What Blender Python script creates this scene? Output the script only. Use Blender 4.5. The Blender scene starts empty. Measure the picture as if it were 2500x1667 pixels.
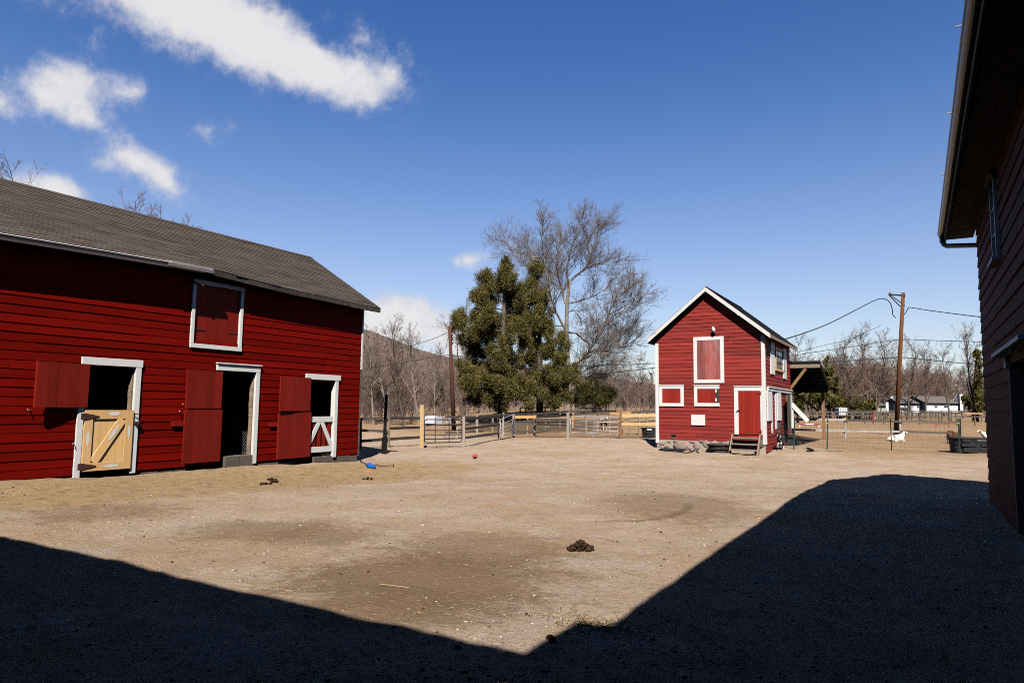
import bpy, bmesh, math, random
import numpy as np
from math import radians, sin, cos, tan, pi, sqrt, hypot, atan2
from mathutils import Vector, Matrix

# ------------------------------------------------------------------ camera, world, sun, exposure
S = bpy.context.scene
COL = S.collection
IW, IH, F = 2500.0, 1667.0, 1667.0
YAW, PITCH, ROLL, CAMH = radians(30.6), radians(5.35), radians(0.75), 1.6
FW = Vector((-sin(YAW) * cos(PITCH), cos(YAW) * cos(PITCH), sin(PITCH)))
RT0 = Vector((cos(YAW), sin(YAW), 0))
UP0 = RT0.cross(FW)
RT = RT0 * cos(ROLL) + UP0 * sin(ROLL)
UP = UP0 * cos(ROLL) - RT0 * sin(ROLL)
CAMP = Vector((0, 0, CAMH))
cam = bpy.data.cameras.new('camera')
camo = bpy.data.objects.new('camera', cam)
COL.objects.link(camo)
m = Matrix((RT, UP, -FW)).transposed().to_4x4()
m.translation = CAMP
camo.matrix_world = m
cam.lens = 24.0
cam.sensor_width = 36.0
cam.clip_end = 5000
cam.clip_start = 0.05
S.camera = camo

KX, KY = 0.48, 0.80
SUN = Vector((KX, -KY, 1)).normalized()
S.view_settings.view_transform = 'Standard'
S.view_settings.look = 'None'
S.view_settings.exposure = 0.42
S.view_settings.gamma = 1.0
S.cycles.max_bounces = 6
S.cycles.diffuse_bounces = 0
S.cycles.use_denoising = False
S.cycles.pixel_filter_type = 'BLACKMAN_HARRIS'
S.cycles.filter_width = 1.0
S.cycles.sample_clamp_indirect = 3.0


def pdir(px, py):
    return FW + RT * ((px - IW / 2) / F) - UP * ((py - IH / 2) / F)


def PA(px, py, ax, v):
    d = pdir(px, py)
    return CAMP + d * ((v - CAMP[ax]) / d[ax])


def PD(px, py, depth):
    return CAMP + pdir(px, py) * depth


def sstep(a, b, x):
    t = min(1.0, max(0.0, (x - a) / (b - a)))
    return t * t * (3 - 2 * t)


def du(x, y):
    return -x * sin(YAW) + y * cos(YAW), x * cos(YAW) + y * sin(YAW)


def gz(x, y):
    d, u = du(x, y)
    z = -0.3 * sstep(12, 19, d) + 0.16 * sstep(22, 28, d) * sstep(0, 5, u)
    if d > 40:
        r = u / d
        z += 1.25 * sstep(42, 62, d) * sstep(-.10, -.02, r) * (1 - sstep(.19, .27, r))
    z += 0.14 * math.exp(-((y - 12.4) / 3.2) ** 2) * sstep(-12.0, -15.4, x) if x > -30 else 0
    z += 0.2 * math.exp(-((x + 4.2) / 1.8) ** 2 - ((y - 31.0) / 2.0) ** 2)
    z += 0.28 * math.exp(-((x + 10.8) / 1.6) ** 2 - ((y - 30.6) / 2.2) ** 2)
    z += 0.5 * math.exp(-((d - 44) / 5.0) ** 2 - ((u + 8.0) / 2.2) ** 2)
    return z


def PG(px, py, it=30):
    z = -0.2
    p = PA(px, py, 2, z)
    for _ in range(it):
        z = 0.5 * z + 0.5 * gz(p.x, p.y)
        p = PA(px, py, 2, z)
    return p


def PGD(px, depth):
    """ground point seen in column px at a given depth"""
    p = PD(px, 1000, depth)
    for _ in range(6):
        zz = gz(p.x, p.y)
        # slide along the image column
        a = PD(px, 900, depth); b = PD(px, 1200, depth)
        t = (zz - a.z) / (b.z - a.z)
        p = a.lerp(b, t)
    p.z = gz(p.x, p.y)
    return p


# world -------------------------------------------------------------
world = bpy.data.worlds.new('World')
S.world = world
world.use_nodes = True
wn, wl = world.node_tree.nodes, world.node_tree.links
wn.clear()


def N(nodes, typ, **kw):
    n = nodes.new(typ)
    for k, v in kw.items():
        if k.startswith('i_'):
            key = k[2:]
            n.inputs[int(key) if key.isdigit() else key].default_value = v
        else:
            setattr(n, k, v)
    return n


SKYS = 0.10
out = N(wn, 'ShaderNodeOutputWorld')
bg = N(wn, 'ShaderNodeBackground')
bg.inputs['Strength'].default_value = SKYS
sky = N(wn, 'ShaderNodeTexSky', sky_type='NISHITA', sun_disc=False)
sky.sun_elevation = math.asin(SUN.z)
sky.sun_rotation = atan2(SUN.x, SUN.y)
sky.altitude = 100
sky.air_density = 1.0
sky.dust_density = 0.3
sky.ozone_density = 2.8
hs = N(wn, 'ShaderNodeHueSaturation')
hs.inputs['Hue'].default_value = 0.512
hs.inputs['Saturation'].default_value = 1.28
hs.inputs['Value'].default_value = 1.0
wl.new(sky.outputs[0], hs.inputs['Color'])
tc = N(wn, 'ShaderNodeTexCoord')
# clouds: soft ellipsoids round fixed sky directions, torn by fractal noise
blobs = [
    # px, py, half length (px), half height (px), angle deg (image, + = down to the right), strength
    (330, -40, 320, 135, 14, 1.1), (520, 60, 330, 120, 28, 1.1), (690, 130, 260, 85, 28, 1.0),
    (800, 175, 190, 70, 30, .9), (885, 195, 105, 78, 42, .9), (960, 190, 85, 75, 10, .6),
    (190, 200, 140, 115, -30, .85), (110, 225, 120, 80, 20, .6), (215, 290, 120, 40, 25, .52), (330, 225, 50, 60, 60, .55),
    (0, 250, 45, 70, 0, .7),
    (60, 470, 150, 85, 8, 1.3), (140, 470, 75, 55, 10, 1.15),
    (320, 385, 100, 50, 26, .72), (395, 430, 115, 62, 38, .8), (250, 400, 60, 50, 0, .42),
    (500, 320, 110, 50, -10, .5), (900, 100, 110, 80, 40, .5),
    (1000, 775, 160, 85, 0, .95), (930, 770, 110, 70, 0, .9), (1090, 815, 120, 55, 5, .8), (900, 810, 120, 60, 0, .85),
    (1140, 635, 80, 36, -6, .8), (1115, 860, 80, 50, 0, .9), (2290, 810, 110, 24, 0, .42),
]
acc = None
for (bx, by, a, b, ang, st) in blobs:
    c = pdir(bx, by).normalized()
    t = radians(ang)
    e1 = (RT * cos(t) - UP * sin(t))
    e1 = (e1 - c * e1.dot(c)).normalized()
    e2 = c.cross(e1)
    mp = N(wn, 'ShaderNodeMapping', vector_type='TEXTURE')
    sc = 1.0 / pdir(bx, by).length
    mp.inputs['Location'].default_value = c
    mp.inputs['Rotation'].default_value = Matrix((e1, e2, c)).transposed().to_euler()
    mp.inputs['Scale'].default_value = (1.35 * a / F * sc, 1.35 * b / F * sc, 1.0)
    wl.new(tc.outputs['Generated'], mp.inputs['Vector'])
    g = N(wn, 'ShaderNodeTexGradient', gradient_type='QUADRATIC_SPHERE')
    wl.new(mp.outputs[0], g.inputs[0])
    mu = N(wn, 'ShaderNodeMath', operation='MULTIPLY')
    mu.inputs[1].default_value = st * 1.3
    wl.new(g.outputs['Fac'], mu.inputs[0])
    if acc is None:
        acc = mu
    else:
        ad = N(wn, 'ShaderNodeMath', operation='ADD')
        wl.new(acc.outputs[0], ad.inputs[0]); wl.new(mu.outputs[0], ad.inputs[1])
        acc = ad
nz = N(wn, 'ShaderNodeTexNoise')
nz.inputs['Scale'].default_value = 9.0
nz.inputs['Detail'].default_value = 9.0
nz.inputs['Roughness'].default_value = 0.6
nz.inputs['Distortion'].default_value = 0.0
wl.new(tc.outputs['Generated'], nz.inputs['Vector'])
nz2 = N(wn, 'ShaderNodeTexNoise'); nz2.inputs['Scale'].default_value = 34.0; nz2.inputs['Detail'].default_value = 9.0; nz2.inputs['Roughness'].default_value = .68
wl.new(tc.outputs['Generated'], nz2.inputs['Vector'])
nzm = N(wn, 'ShaderNodeMixRGB'); nzm.inputs[0].default_value = .40
wl.new(nz.outputs['Fac'], nzm.inputs[1]); wl.new(nz2.outputs['Fac'], nzm.inputs[2])
na = N(wn, 'ShaderNodeMath', operation='MULTIPLY_ADD')
na.inputs[1].default_value = 3.0; na.inputs[2].default_value = -1.58
wl.new(nzm.outputs[0], na.inputs[0])
sm = N(wn, 'ShaderNodeMath', operation='ADD')
wl.new(acc.outputs[0], sm.inputs[0]); wl.new(na.outputs[0], sm.inputs[1])
gate = N(wn, 'ShaderNodeMapRange')
gate.inputs['From Min'].default_value = 0.0; gate.inputs['From Max'].default_value = 0.18
wl.new(acc.outputs[0], gate.inputs['Value'])
cov = N(wn, 'ShaderNodeMapRange', interpolation_type='SMOOTHSTEP')
cov.inputs['From Min'].default_value = 0.0; cov.inputs['From Max'].default_value = 0.95
cov.inputs['To Max'].default_value = 0.96
wl.new(sm.outputs[0], cov.inputs['Value'])
cg = N(wn, 'ShaderNodeMath', operation='MULTIPLY')
wl.new(cov.outputs[0], cg.inputs[0]); wl.new(gate.outputs[0], cg.inputs[1])
CB = 0.80 / SKYS / 2 ** S.view_settings.exposure
ccol = N(wn, 'ShaderNodeMixRGB')
ccol.inputs[1].default_value = (CB * .72, CB * .74, CB * .86, 1)
ccol.inputs[2].default_value = (CB * 1.02, CB * 1.01, CB * 1.02, 1)
cthick = N(wn, 'ShaderNodeMapRange')
cthick.inputs['From Min'].default_value = 0.7; cthick.inputs['From Max'].default_value = 2.1
cs_ = N(wn, 'ShaderNodeMath', operation='MULTIPLY_ADD'); cs_.inputs[1].default_value = 1.6
wl.new(nz2.outputs['Fac'], cs_.inputs[0]); wl.new(sm.outputs[0], cs_.inputs[2])
wl.new(cs_.outputs[0], cthick.inputs['Value'])
wl.new(cthick.outputs[0], ccol.inputs[0])
mx = N(wn, 'ShaderNodeMixRGB')
sp0 = N(wn, 'ShaderNodeSeparateXYZ'); wl.new(tc.outputs['Generated'], sp0.inputs[0])
hz = N(wn, 'ShaderNodeMapRange'); hz.inputs['From Min'].default_value = .55; hz.inputs['From Max'].default_value = 0.0
wl.new(sp0.outputs['Z'], hz.inputs['Value'])
hp2 = N(wn, 'ShaderNodeMath', operation='POWER'); hp2.inputs[1].default_value = 2.3; wl.new(hz.outputs[0], hp2.inputs[0])
hm = N(wn, 'ShaderNodeMath', operation='MULTIPLY'); hm.inputs[1].default_value = .68; wl.new(hp2.outputs[0], hm.inputs[0])
pal = N(wn, 'ShaderNodeMixRGB'); HB = 1.0 / SKYS / 2 ** S.view_settings.exposure
pal.inputs[2].default_value = (.74 * HB, .72 * HB, .74 * HB, 1)
wl.new(hm.outputs[0], pal.inputs[0]); wl.new(hs.outputs[0], pal.inputs[1])
wl.new(cg.outputs[0], mx.inputs[0]); wl.new(pal.outputs[0], mx.inputs[1]); wl.new(ccol.outputs[0], mx.inputs[2])
# sky dimmed overhead and behind the camera to darken the shade
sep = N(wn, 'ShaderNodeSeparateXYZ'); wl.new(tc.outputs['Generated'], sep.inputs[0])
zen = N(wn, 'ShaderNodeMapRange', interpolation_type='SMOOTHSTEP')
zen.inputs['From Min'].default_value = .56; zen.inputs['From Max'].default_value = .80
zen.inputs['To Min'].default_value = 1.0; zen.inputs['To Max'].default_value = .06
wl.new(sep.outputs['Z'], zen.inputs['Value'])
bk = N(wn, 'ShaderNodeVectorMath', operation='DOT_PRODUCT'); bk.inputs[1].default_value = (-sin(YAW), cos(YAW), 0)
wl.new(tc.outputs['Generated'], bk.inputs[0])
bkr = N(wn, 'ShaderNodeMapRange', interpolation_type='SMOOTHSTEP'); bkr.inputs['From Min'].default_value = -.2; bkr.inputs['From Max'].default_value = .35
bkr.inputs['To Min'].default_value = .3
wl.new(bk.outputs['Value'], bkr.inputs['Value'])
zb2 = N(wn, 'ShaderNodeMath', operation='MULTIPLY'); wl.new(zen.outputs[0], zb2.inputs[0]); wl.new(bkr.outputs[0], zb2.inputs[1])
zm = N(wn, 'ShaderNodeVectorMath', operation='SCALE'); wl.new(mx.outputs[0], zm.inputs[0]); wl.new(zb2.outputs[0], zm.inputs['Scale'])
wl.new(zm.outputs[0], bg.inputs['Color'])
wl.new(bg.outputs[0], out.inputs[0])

sun = bpy.data.lights.new('sun', 'SUN')
sun.energy = 5.0
sun.angle = radians(0.53)
sun.color = (1.0, 0.945, 0.87)
suno = bpy.data.objects.new('sun', sun)
suno.rotation_euler = SUN.to_track_quat('Z', 'Y').to_euler()
suno.location = (20, -30, 40)
COL.objects.link(suno)

# ------------------------------------------------------------------ helpers
class MB:
    def __init__(s):
        s.v = []; s.f = []; s.t = []

    def face(s, pts, tint=0.5):
        n = len(s.v)
        s.v.extend([tuple(p) for p in pts])
        s.f.append(tuple(range(n, n + len(pts)))); s.t.append(tint)

    def hexa(s, p, tint=0.5):
        """8 corner points: bottom ring 0-3, top ring 4-7"""
        n = len(s.v)
        s.v.extend([tuple(q) for q in p])
        for q in ((0, 3, 2, 1), (4, 5, 6, 7), (0, 1, 5, 4), (1, 2, 6, 5), (2, 3, 7, 6), (3, 0, 4, 7)):
            s.f.append(tuple(n + i for i in q)); s.t.append(tint)

    def box(s, x0, x1, y0, y1, z0, z1, tint=0.5):
        s.hexa([(x0, y0, z0), (x1, y0, z0), (x1, y1, z0), (x0, y1, z0), (x0, y0, z1), (x1, y0, z1), (x1, y1, z1), (x0, y1, z1)], tint)

    def beam(s, p, q, w, h, up=(0, 0, 1), tint=0.5):
        """a board from p to q, w across, h along up"""
        p = Vector(p); q = Vector(q)
        d = (q - p).normalized(); up = Vector(up)
        side = d.cross(up).normalized() * (w / 2)
        u = side.cross(d).normalized() * (h / 2)
        s.hexa([p - side - u, p + side - u, q + side - u, q - side - u, p - side + u, p + side + u, q + side + u, q - side + u], tint)

    def tube(s, pts, rad, n=8, cap=True, tint=0.5):
        pts = [Vector(p) for p in pts]
        if not hasattr(rad, '__len__'):
            rad = [rad] * len(pts)
        base = len(s.v)
        ref = Vector((0.13, 0.31, 0.94))
        for i, p in enumerate(pts):
            d = (pts[min(i + 1, len(pts) - 1)] - pts[max(i - 1, 0)])
            d = d.normalized() if d.length > 1e-9 else Vector((0, 0, 1))
            a = d.cross(ref)
            if a.length < 0.1:
                a = d.cross(Vector((1, 0, 0)))
            a.normalize(); b = d.cross(a)
            for k in range(n):
                t = 2 * pi * k / n
                s.v.append(tuple(p + (a * cos(t) + b * sin(t)) * rad[i]))
        for i in range(len(pts) - 1):
            for k in range(n):
                k2 = (k + 1) % n
                s.f.append((base + i * n + k, base + i * n + k2, base + (i + 1) * n + k2, base + (i + 1) * n + k)); s.t.append(tint)
        if cap:
            s.f.append(tuple(base + k for k in range(n))[::-1]); s.t.append(tint)
            e = base + (len(pts) - 1) * n
            s.f.append(tuple(e + k for k in range(n))); s.t.append(tint)

    def lathe(s, c, prof, n=24, tint=0.5):
        """prof: (radius, z) list, closed at the ends when radius is 0"""
        c = Vector(c); base = len(s.v)
        for (r, z) in prof:
            for k in range(n):
                t = 2 * pi * k / n
                s.v.append((c.x + r * cos(t), c.y + r * sin(t), c.z + z))
        for i in range(len(prof) - 1):
            for k in range(n):
                k2 = (k + 1) % n
                s.f.append((base + i * n + k, base + i * n + k2, base + (i + 1) * n + k2, base + (i + 1) * n + k)); s.t.append(tint)

    def lump(s, c, r, rng, flat=0.7, sub=2, amp=0.18, tint=0.5):
        bm = bmesh.new()
        bmesh.ops.create_icosphere(bm, subdivisions=sub, radius=1)
        base = len(s.v)
        sx, sy, sz = [r * rng.uniform(.8, 1.2) for _ in range(3)]
        ph = [rng.uniform(0, 6) for _ in range(3)]
        for v in bm.verts:
            k = 1 + amp * (sin(3.1 * v.co.x + ph[0]) * sin(2.7 * v.co.y + ph[1]) + .6 * sin(4.3 * v.co.z + ph[2])) + rng.uniform(-amp, amp) * .5
            s.v.append((c[0] + v.co.x * sx * k, c[1] + v.co.y * sy * k, c[2] + v.co.z * sz * flat * k))
        for f in bm.faces:
            s.f.append(tuple(base + v.index for v in f.verts)); s.t.append(tint)
        bm.free()

    def islands(s):
        par = list(range(len(s.v)))

        def find(i):
            while par[i] != i:
                par[i] = par[par[i]]; i = par[i]
            return i
        for f in s.f:
            r = find(f[0])
            for k in f[1:]: par[find(k)] = r
        g = {}
        for i, f in enumerate(s.f): g.setdefault(find(f[0]), []).append(i)
        out = []
        for fs in g.values():
            m_ = MB(); mp = {}
            for i in fs:
                for k in s.f[i]:
                    if k not in mp: mp[k] = len(m_.v); m_.v.append(s.v[k])
                m_.f.append(tuple(mp[k] for k in s.f[i])); m_.t.append(s.t[i])
            out.append(m_)
        return out

    def build(s, name, material, parent=None, smooth=False, bevel=0, split=False):
        if split:
            return [i.build(name, material, parent, smooth, bevel) for i in s.islands()]
        me = bpy.data.meshes.new(name)
        o = bpy.data.objects.new(name, me)
        COL.objects.link(o)
        org = wloc(parent) if parent is not None else Vector((0, 0, 0))
        vv = np.array(s.v, dtype=np.float64).reshape(-1, 3) - np.array(org)
        if parent is None and len(vv):
            lo = vv.min(0); hi = vv.max(0)
            org = Vector(((lo[0] + hi[0]) / 2, (lo[1] + hi[1]) / 2, lo[2]))
            vv = vv - np.array(org)
            o.location = org
        me.from_pydata([tuple(p) for p in vv], [], s.f)
        at = me.attributes.new('tint', 'FLOAT', 'FACE')
        at.data.foreach_set('value', np.array(s.t, dtype=np.float32))
        me.materials.append(material)
        if smooth:
            me.polygons.foreach_set('use_smooth', [True] * len(me.polygons))
        if parent is not None:
            o.parent = parent
        if bevel:
            bv = o.modifiers.new('bevel', 'BEVEL'); bv.width = bevel; bv.segments = 2; bv.limit_method = 'ANGLE'
        me.update()
        return o


def wloc(o):
    v = Vector((0, 0, 0))
    while o is not None:
        v += Vector(o.location); o = o.parent
    return v


def tag(o, label=None, cat=None, group=None, kind=None):
    if label: o['label'] = label
    if cat: o['category'] = cat
    if group: o['group'] = group
    if kind: o['kind'] = kind
    return o


def thing(name, loc, label, cat, group=None, rz=0):
    o = bpy.data.objects.new(name, None)
    o.empty_display_size = 0.2
    COL.objects.link(o)
    o.location = loc; o.rotation_euler = (0, 0, rz)
    return tag(o, label, cat, group)


def kids(o):
    return [c for c in bpy.data.objects if c.parent == o]


def copy_tree(o, parent=None):
    c = o.copy(); COL.objects.link(c); c.parent = parent
    for ch in kids(o):
        copy_tree(ch, c)
    return c


# ------------------------------------------------------------------ materials
def newmat(name):
    mt = bpy.data.materials.new(name); mt.use_nodes = True
    nd, lk = mt.node_tree.nodes, mt.node_tree.links
    p = nd['Principled BSDF']
    return mt, nd, lk, p


def simple(name, c1, c2=None, scale=8.0, rough=0.75, bump=0.0, bscale=40.0, stretch=(1, 1, 1), metal=0.0, tint=0.0, detail=5.0, c3=None, c3scale=1.2, c3th=(.55, .68), spec=0.12):
    mt, nd, lk, p = newmat(name)
    p.inputs['Roughness'].default_value = rough
    p.inputs['Metallic'].default_value = metal
    p.inputs['Specular IOR Level'].default_value = spec
    t = N(nd, 'ShaderNodeTexCoord')
    mp = N(nd, 'ShaderNodeMapping'); mp.inputs['Scale'].default_value = stretch
    lk.new(t.outputs['Object'], mp.inputs['Vector'])
    src = None
    if c2 is None:
        c2 = tuple(x * .8 for x in c1)
    n = N(nd, 'ShaderNodeTexNoise'); n.inputs['Scale'].default_value = scale; n.inputs['Detail'].default_value = detail
    n.inputs['Roughness'].default_value = .6
    lk.new(mp.outputs[0], n.inputs['Vector'])
    rp = N(nd, 'ShaderNodeValToRGB')
    rp.color_ramp.elements[0].position = .33; rp.color_ramp.elements[1].position = .67
    rp.color_ramp.elements[0].color = (*c1, 1); rp.color_ramp.elements[1].color = (*c2, 1)
    lk.new(n.outputs['Fac'], rp.inputs['Fac'])
    src = rp.outputs['Color']
    if c3 is not None:
        n3 = N(nd, 'ShaderNodeTexNoise'); n3.inputs['Scale'].default_value = c3scale; n3.inputs['Detail'].default_value = 8; n3.inputs['Roughness'].default_value = .7
        lk.new(mp.outputs[0], n3.inputs['Vector'])
        mr = N(nd, 'ShaderNodeMapRange'); mr.inputs['From Min'].default_value = c3th[0]; mr.inputs['From Max'].default_value = c3th[1]
        lk.new(n3.outputs['Fac'], mr.inputs['Value'])
        mix = N(nd, 'ShaderNodeMixRGB'); mix.inputs[2].default_value = (*c3, 1)
        lk.new(mr.outputs[0], mix.inputs[0]); lk.new(src, mix.inputs[1]); src = mix.outputs[0]
    if tint:
        a = N(nd, 'ShaderNodeAttribute', attribute_name='tint')
        mr = N(nd, 'ShaderNodeMapRange'); mr.inputs['To Min'].default_value = 1 - tint; mr.inputs['To Max'].default_value = 1 + tint
        lk.new(a.outputs['Fac'], mr.inputs['Value'])
        mu = N(nd, 'ShaderNodeVectorMath', operation='SCALE')
        lk.new(src, mu.inputs[0]); lk.new(mr.outputs[0], mu.inputs['Scale']); src = mu.outputs[0]
    lk.new(src, p.inputs['Base Color'])
    if bump:
        nb = N(nd, 'ShaderNodeTexNoise'); nb.inputs['Scale'].default_value = bscale; nb.inputs['Detail'].default_value = 6
        lk.new(mp.outputs[0], nb.inputs['Vector'])
        bp = N(nd, 'ShaderNodeBump'); bp.inputs['Strength'].default_value = bump; bp.inputs['Distance'].default_value = .01
        lk.new(nb.outputs['Fac'], bp.inputs['Height']); lk.new(bp.outputs[0], p.inputs['Normal'])
    return mt


M = {}
M['red'] = simple('barn_red', (.178, .0042, .0018), (.138, .0034, .0015), 6, .6, .25, 30, (1, .12, 1), spec=.05, tint=.2, c3=(.10, .006, .004), c3scale=1.6, c3th=(.58, .8))
M['red_leaf'] = simple('leaf_red', (.235, .016, .009), (.19, .012, .007), 7, .5, .25, 30, (1, 1, .1), tint=.2)
M['red_small'] = simple('faded_red', (.32, .040, .033), (.25, .030, .025), 5, .7, .3, 30, (.14, 1, 1), tint=.16, c3=(.15, .032, .025), c3scale=1.3, c3th=(.5, .72))
M['red_side'] = simple('faded_red_side', (.28, .036, .031), (.22, .027, .023), 5, .7, .3, 30, (1, .14, 1), tint=.16, c3=(.15, .032, .025), c3scale=1.2, c3th=(.55, .72))
M['red_door'] = simple('door_red', (.315, .028, .02), (.28, .024, .017), 6, .5, .15, 30, (1, 1, .1), tint=.12)
M['red_hatch'] = simple('worn_red', (.34, .055, .047), (.33, .14, .13), 9, .8, .3, 30, (3, 3, .25), tint=.35, c3=(.30, .21, .20), c3scale=2.2, c3th=(.52, .64))
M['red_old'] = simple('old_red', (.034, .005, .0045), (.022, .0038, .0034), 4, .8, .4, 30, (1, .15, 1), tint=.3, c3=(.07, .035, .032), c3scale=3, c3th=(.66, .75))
M['white'] = simple('white_paint', (.80, .79, .77), (.74, .73, .70), 6, .5, .15, 30)
M['white_worn'] = simple('worn_white_paint', (.78, .76, .73), (.70, .67, .63), 5, .6, .25, 30, (.5, 1, 1), c3=(.38, .28, .23), c3scale=3.0, c3th=(.6, .72))
M['greywood'] = simple('weathered_wood', (.16, .135, .115), (.10, .083, .07), 9, .85, .4, 40, (1, 1, 1), tint=.3)
M['darkwood'] = simple('dark_wood', (.045, .037, .033), (.085, .072, .064), 9, .85, .4, 40, tint=.3)
M['tanwood'] = simple('tan_wood', (.34, .26, .19), (.26, .19, .135), 9, .8, .3, 40, tint=.2)
M['newwood'] = simple('new_wood', (.62, .36, .16), (.53, .28, .115), 5, .65, .15, 30, (1, 1, .15), tint=.12)
M['palewood'] = simple('pale_new_wood', (.66, .45, .22), (.60, .38, .17), 5, .65, .15, 30, tint=.12)
M['pine'] = simple('pine', (.76, .43, .165), (.84, .54, .25), 5, .55, .12, 30, (1, 2.5, .14), tint=.14)
M['palepost'] = simple('pale_post', (.46, .41, .35), (.36, .31, .26), 9, .85, .3, 40, tint=.15)
M['greywhite'] = simple('old_whitewash', (.58, .53, .49), (.40, .355, .32), 5, .8, .3, 30, (.6, .6, 2), tint=.15)
M['brownpost'] = simple('brown_post', (.33, .19, .10), (.26, .14, .07), 6, .8, .3, 30, (1, 1, .2))
M['putty'] = simple('filler', (.82, .80, .76), (.72, .66, .56), 20, .8)
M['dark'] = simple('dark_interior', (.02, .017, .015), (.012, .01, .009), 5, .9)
M['black'] = simple('black_paint', (.012, .011, .011), (.018, .016, .016), 8, .45)
M['blackrubber'] = simple('black_plastic', (.028, .028, .03), (.042, .042, .044), 10, .5, .2, 60)
M['greyrubber'] = simple('grey_rubber', (.05, .045, .045), (.085, .078, .076), 6, .6, .2, 60)
M['galv'] = simple('galvanised', (.50, .51, .54), (.40, .41, .45), 14, .45, metal=.35)
M['darksteel'] = simple('dark_steel', (.02, .022, .027), (.03, .032, .037), 14, .4)
M['iron'] = simple('rusty_iron', (.06, .028, .022), (.09, .045, .033), 20, .6)
M['brownmetal'] = simple('brown_gutter', (.075, .055, .05), (.10, .078, .07), 8, .35, spec=.6)
M['greygutter'] = simple('grey_gutter', (.16, .14, .14), (.22, .19, .19), 8, .3, spec=.7)
M['lip_highlight'] = simple('gutter_lip_highlight', (.80, .80, .81), (.72, .72, .74), 8, .3)  # highlight on the metal rim put in as near-white colour
M['block'] = simple('concrete_block', (.155, .125, .10), (.11, .09, .073), 12, .9, .4, 60, tint=.2)
M['stone'] = simple('field_stone', (.20, .155, .145), (.36, .27, .225), 3, .85, .4, 30, tint=.55)
M['mortar'] = simple('mortar', (.52, .42, .34), (.40, .31, .25), 9, .9, .4, 30)
M['green'] = simple('green_steel', (.035, .10, .085), (.05, .13, .11), 12, .5)
M['yellow'] = simple('yellow_plastic', (.75, .48, .03), (.65, .4, .02), 8, .5)
M['wire'] = simple('wire', (.10, .10, .10), (.14, .14, .14), 8, .5)
M['cable'] = simple('cable', (.03, .035, .045), (.045, .05, .06), 8, .6)
M['pole'] = simple('pole_wood', (.13, .052, .022), (.20, .085, .035), 5, .8, .3, 20, (4, 4, .3))
M['pole_dark'] = simple('dark_pole_wood', (.12, .055, .038), (.085, .04, .028), 5, .8, .3, 20, (4, 4, .3))
M['ball'] = simple('red_rubber', (.50, .075, .07), (.42, .06, .055), 6, .5)
M['blue'] = simple('blue_nylon', (.015, .16, .62), (.012, .12, .5), 8, .6)
M['dung'] = simple('dung', (.022, .015, .011), (.055, .028, .013), 25, .8, .5, 60, tint=.5)
M['straw'] = simple('straw', (.42, .31, .18), (.31, .22, .12), 3, .8, tint=.5)
M['pebble'] = simple('pebble', (.50, .43, .37), (.36, .30, .25), 2, .85, .3, 60, tint=.45)
M['bark'] = simple('bark', (.145, .112, .09), (.085, .064, .052), 3, .9, .4, 12, (1, 1, .3))
M['bark_pale'] = simple('pale_bark', (.36, .30, .245), (.22, .18, .145), 3, .9, .3, 12, (1, 1, .3))
M['twig'] = simple('twig', (.19, .125, .105), (.26, .18, .15), 2, .85, tint=.3)
M['twig_pale'] = simple('pale_twig', (.33, .265, .21), (.21, .165, .135), 2, .85, tint=.3)
M['brush'] = simple('brush', (.32, .225, .185), (.215, .15, .122), 1.2, .9, tint=.4)
M['oaktwig'] = simple('oak_twig', (.27, .21, .17), (.18, .14, .11), 2, .85, tint=.35)
M['fur_white'] = simple('white_fur', (.78, .71, .63), (.66, .58, .50), 9, .9, .3, 60)
M['fur_brown'] = simple('brown_fur', (.155, .078, .045), (.105, .05, .03), 7, .9, .3, 60)
M['house'] = simple('house_siding', (.82, .81, .79), (.76, .75, .73), 4, .6)
M['houseroof'] = simple('house_roof', (.13, .115, .11), (.17, .15, .145), 6, .9)
M['palegreen'] = simple('pale_green_panel', (.50, .52, .42), (.42, .44, .36), 4, .8)
M['trailer'] = simple('trailer_white', (.74, .74, .77), (.66, .66, .70), 3, .5)
M['glass'] = simple('window_glass', (.10, .11, .13), (.16, .17, .19), 3, .12, spec=.6)
M['ivy'] = simple('ivy', (.05, .06, .015), (.09, .09, .025), 3, .7, tint=.5)


def leafmat():
    mt, nd, lk, p = newmat('cedar_foliage')
    p.inputs['Roughness'].default_value = .7
    p.inputs['Specular IOR Level'].default_value = .15
    a = N(nd, 'ShaderNodeAttribute', attribute_name='tint')
    rp = N(nd, 'ShaderNodeValToRGB')
    e = rp.color_ramp.elements
    e[0].position = 0; e[0].color = (.028, .028, .008, 1)
    e[1].position = 1; e[1].color = (.30, .23, .072, 1)
    x = e.new(.5); x.color = (.115, .102, .027, 1)
    lk.new(a.outputs['Fac'], rp.inputs[0]); lk.new(rp.outputs[0], p.inputs['Base Color'])
    return mt


M['cedar'] = leafmat()


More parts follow.
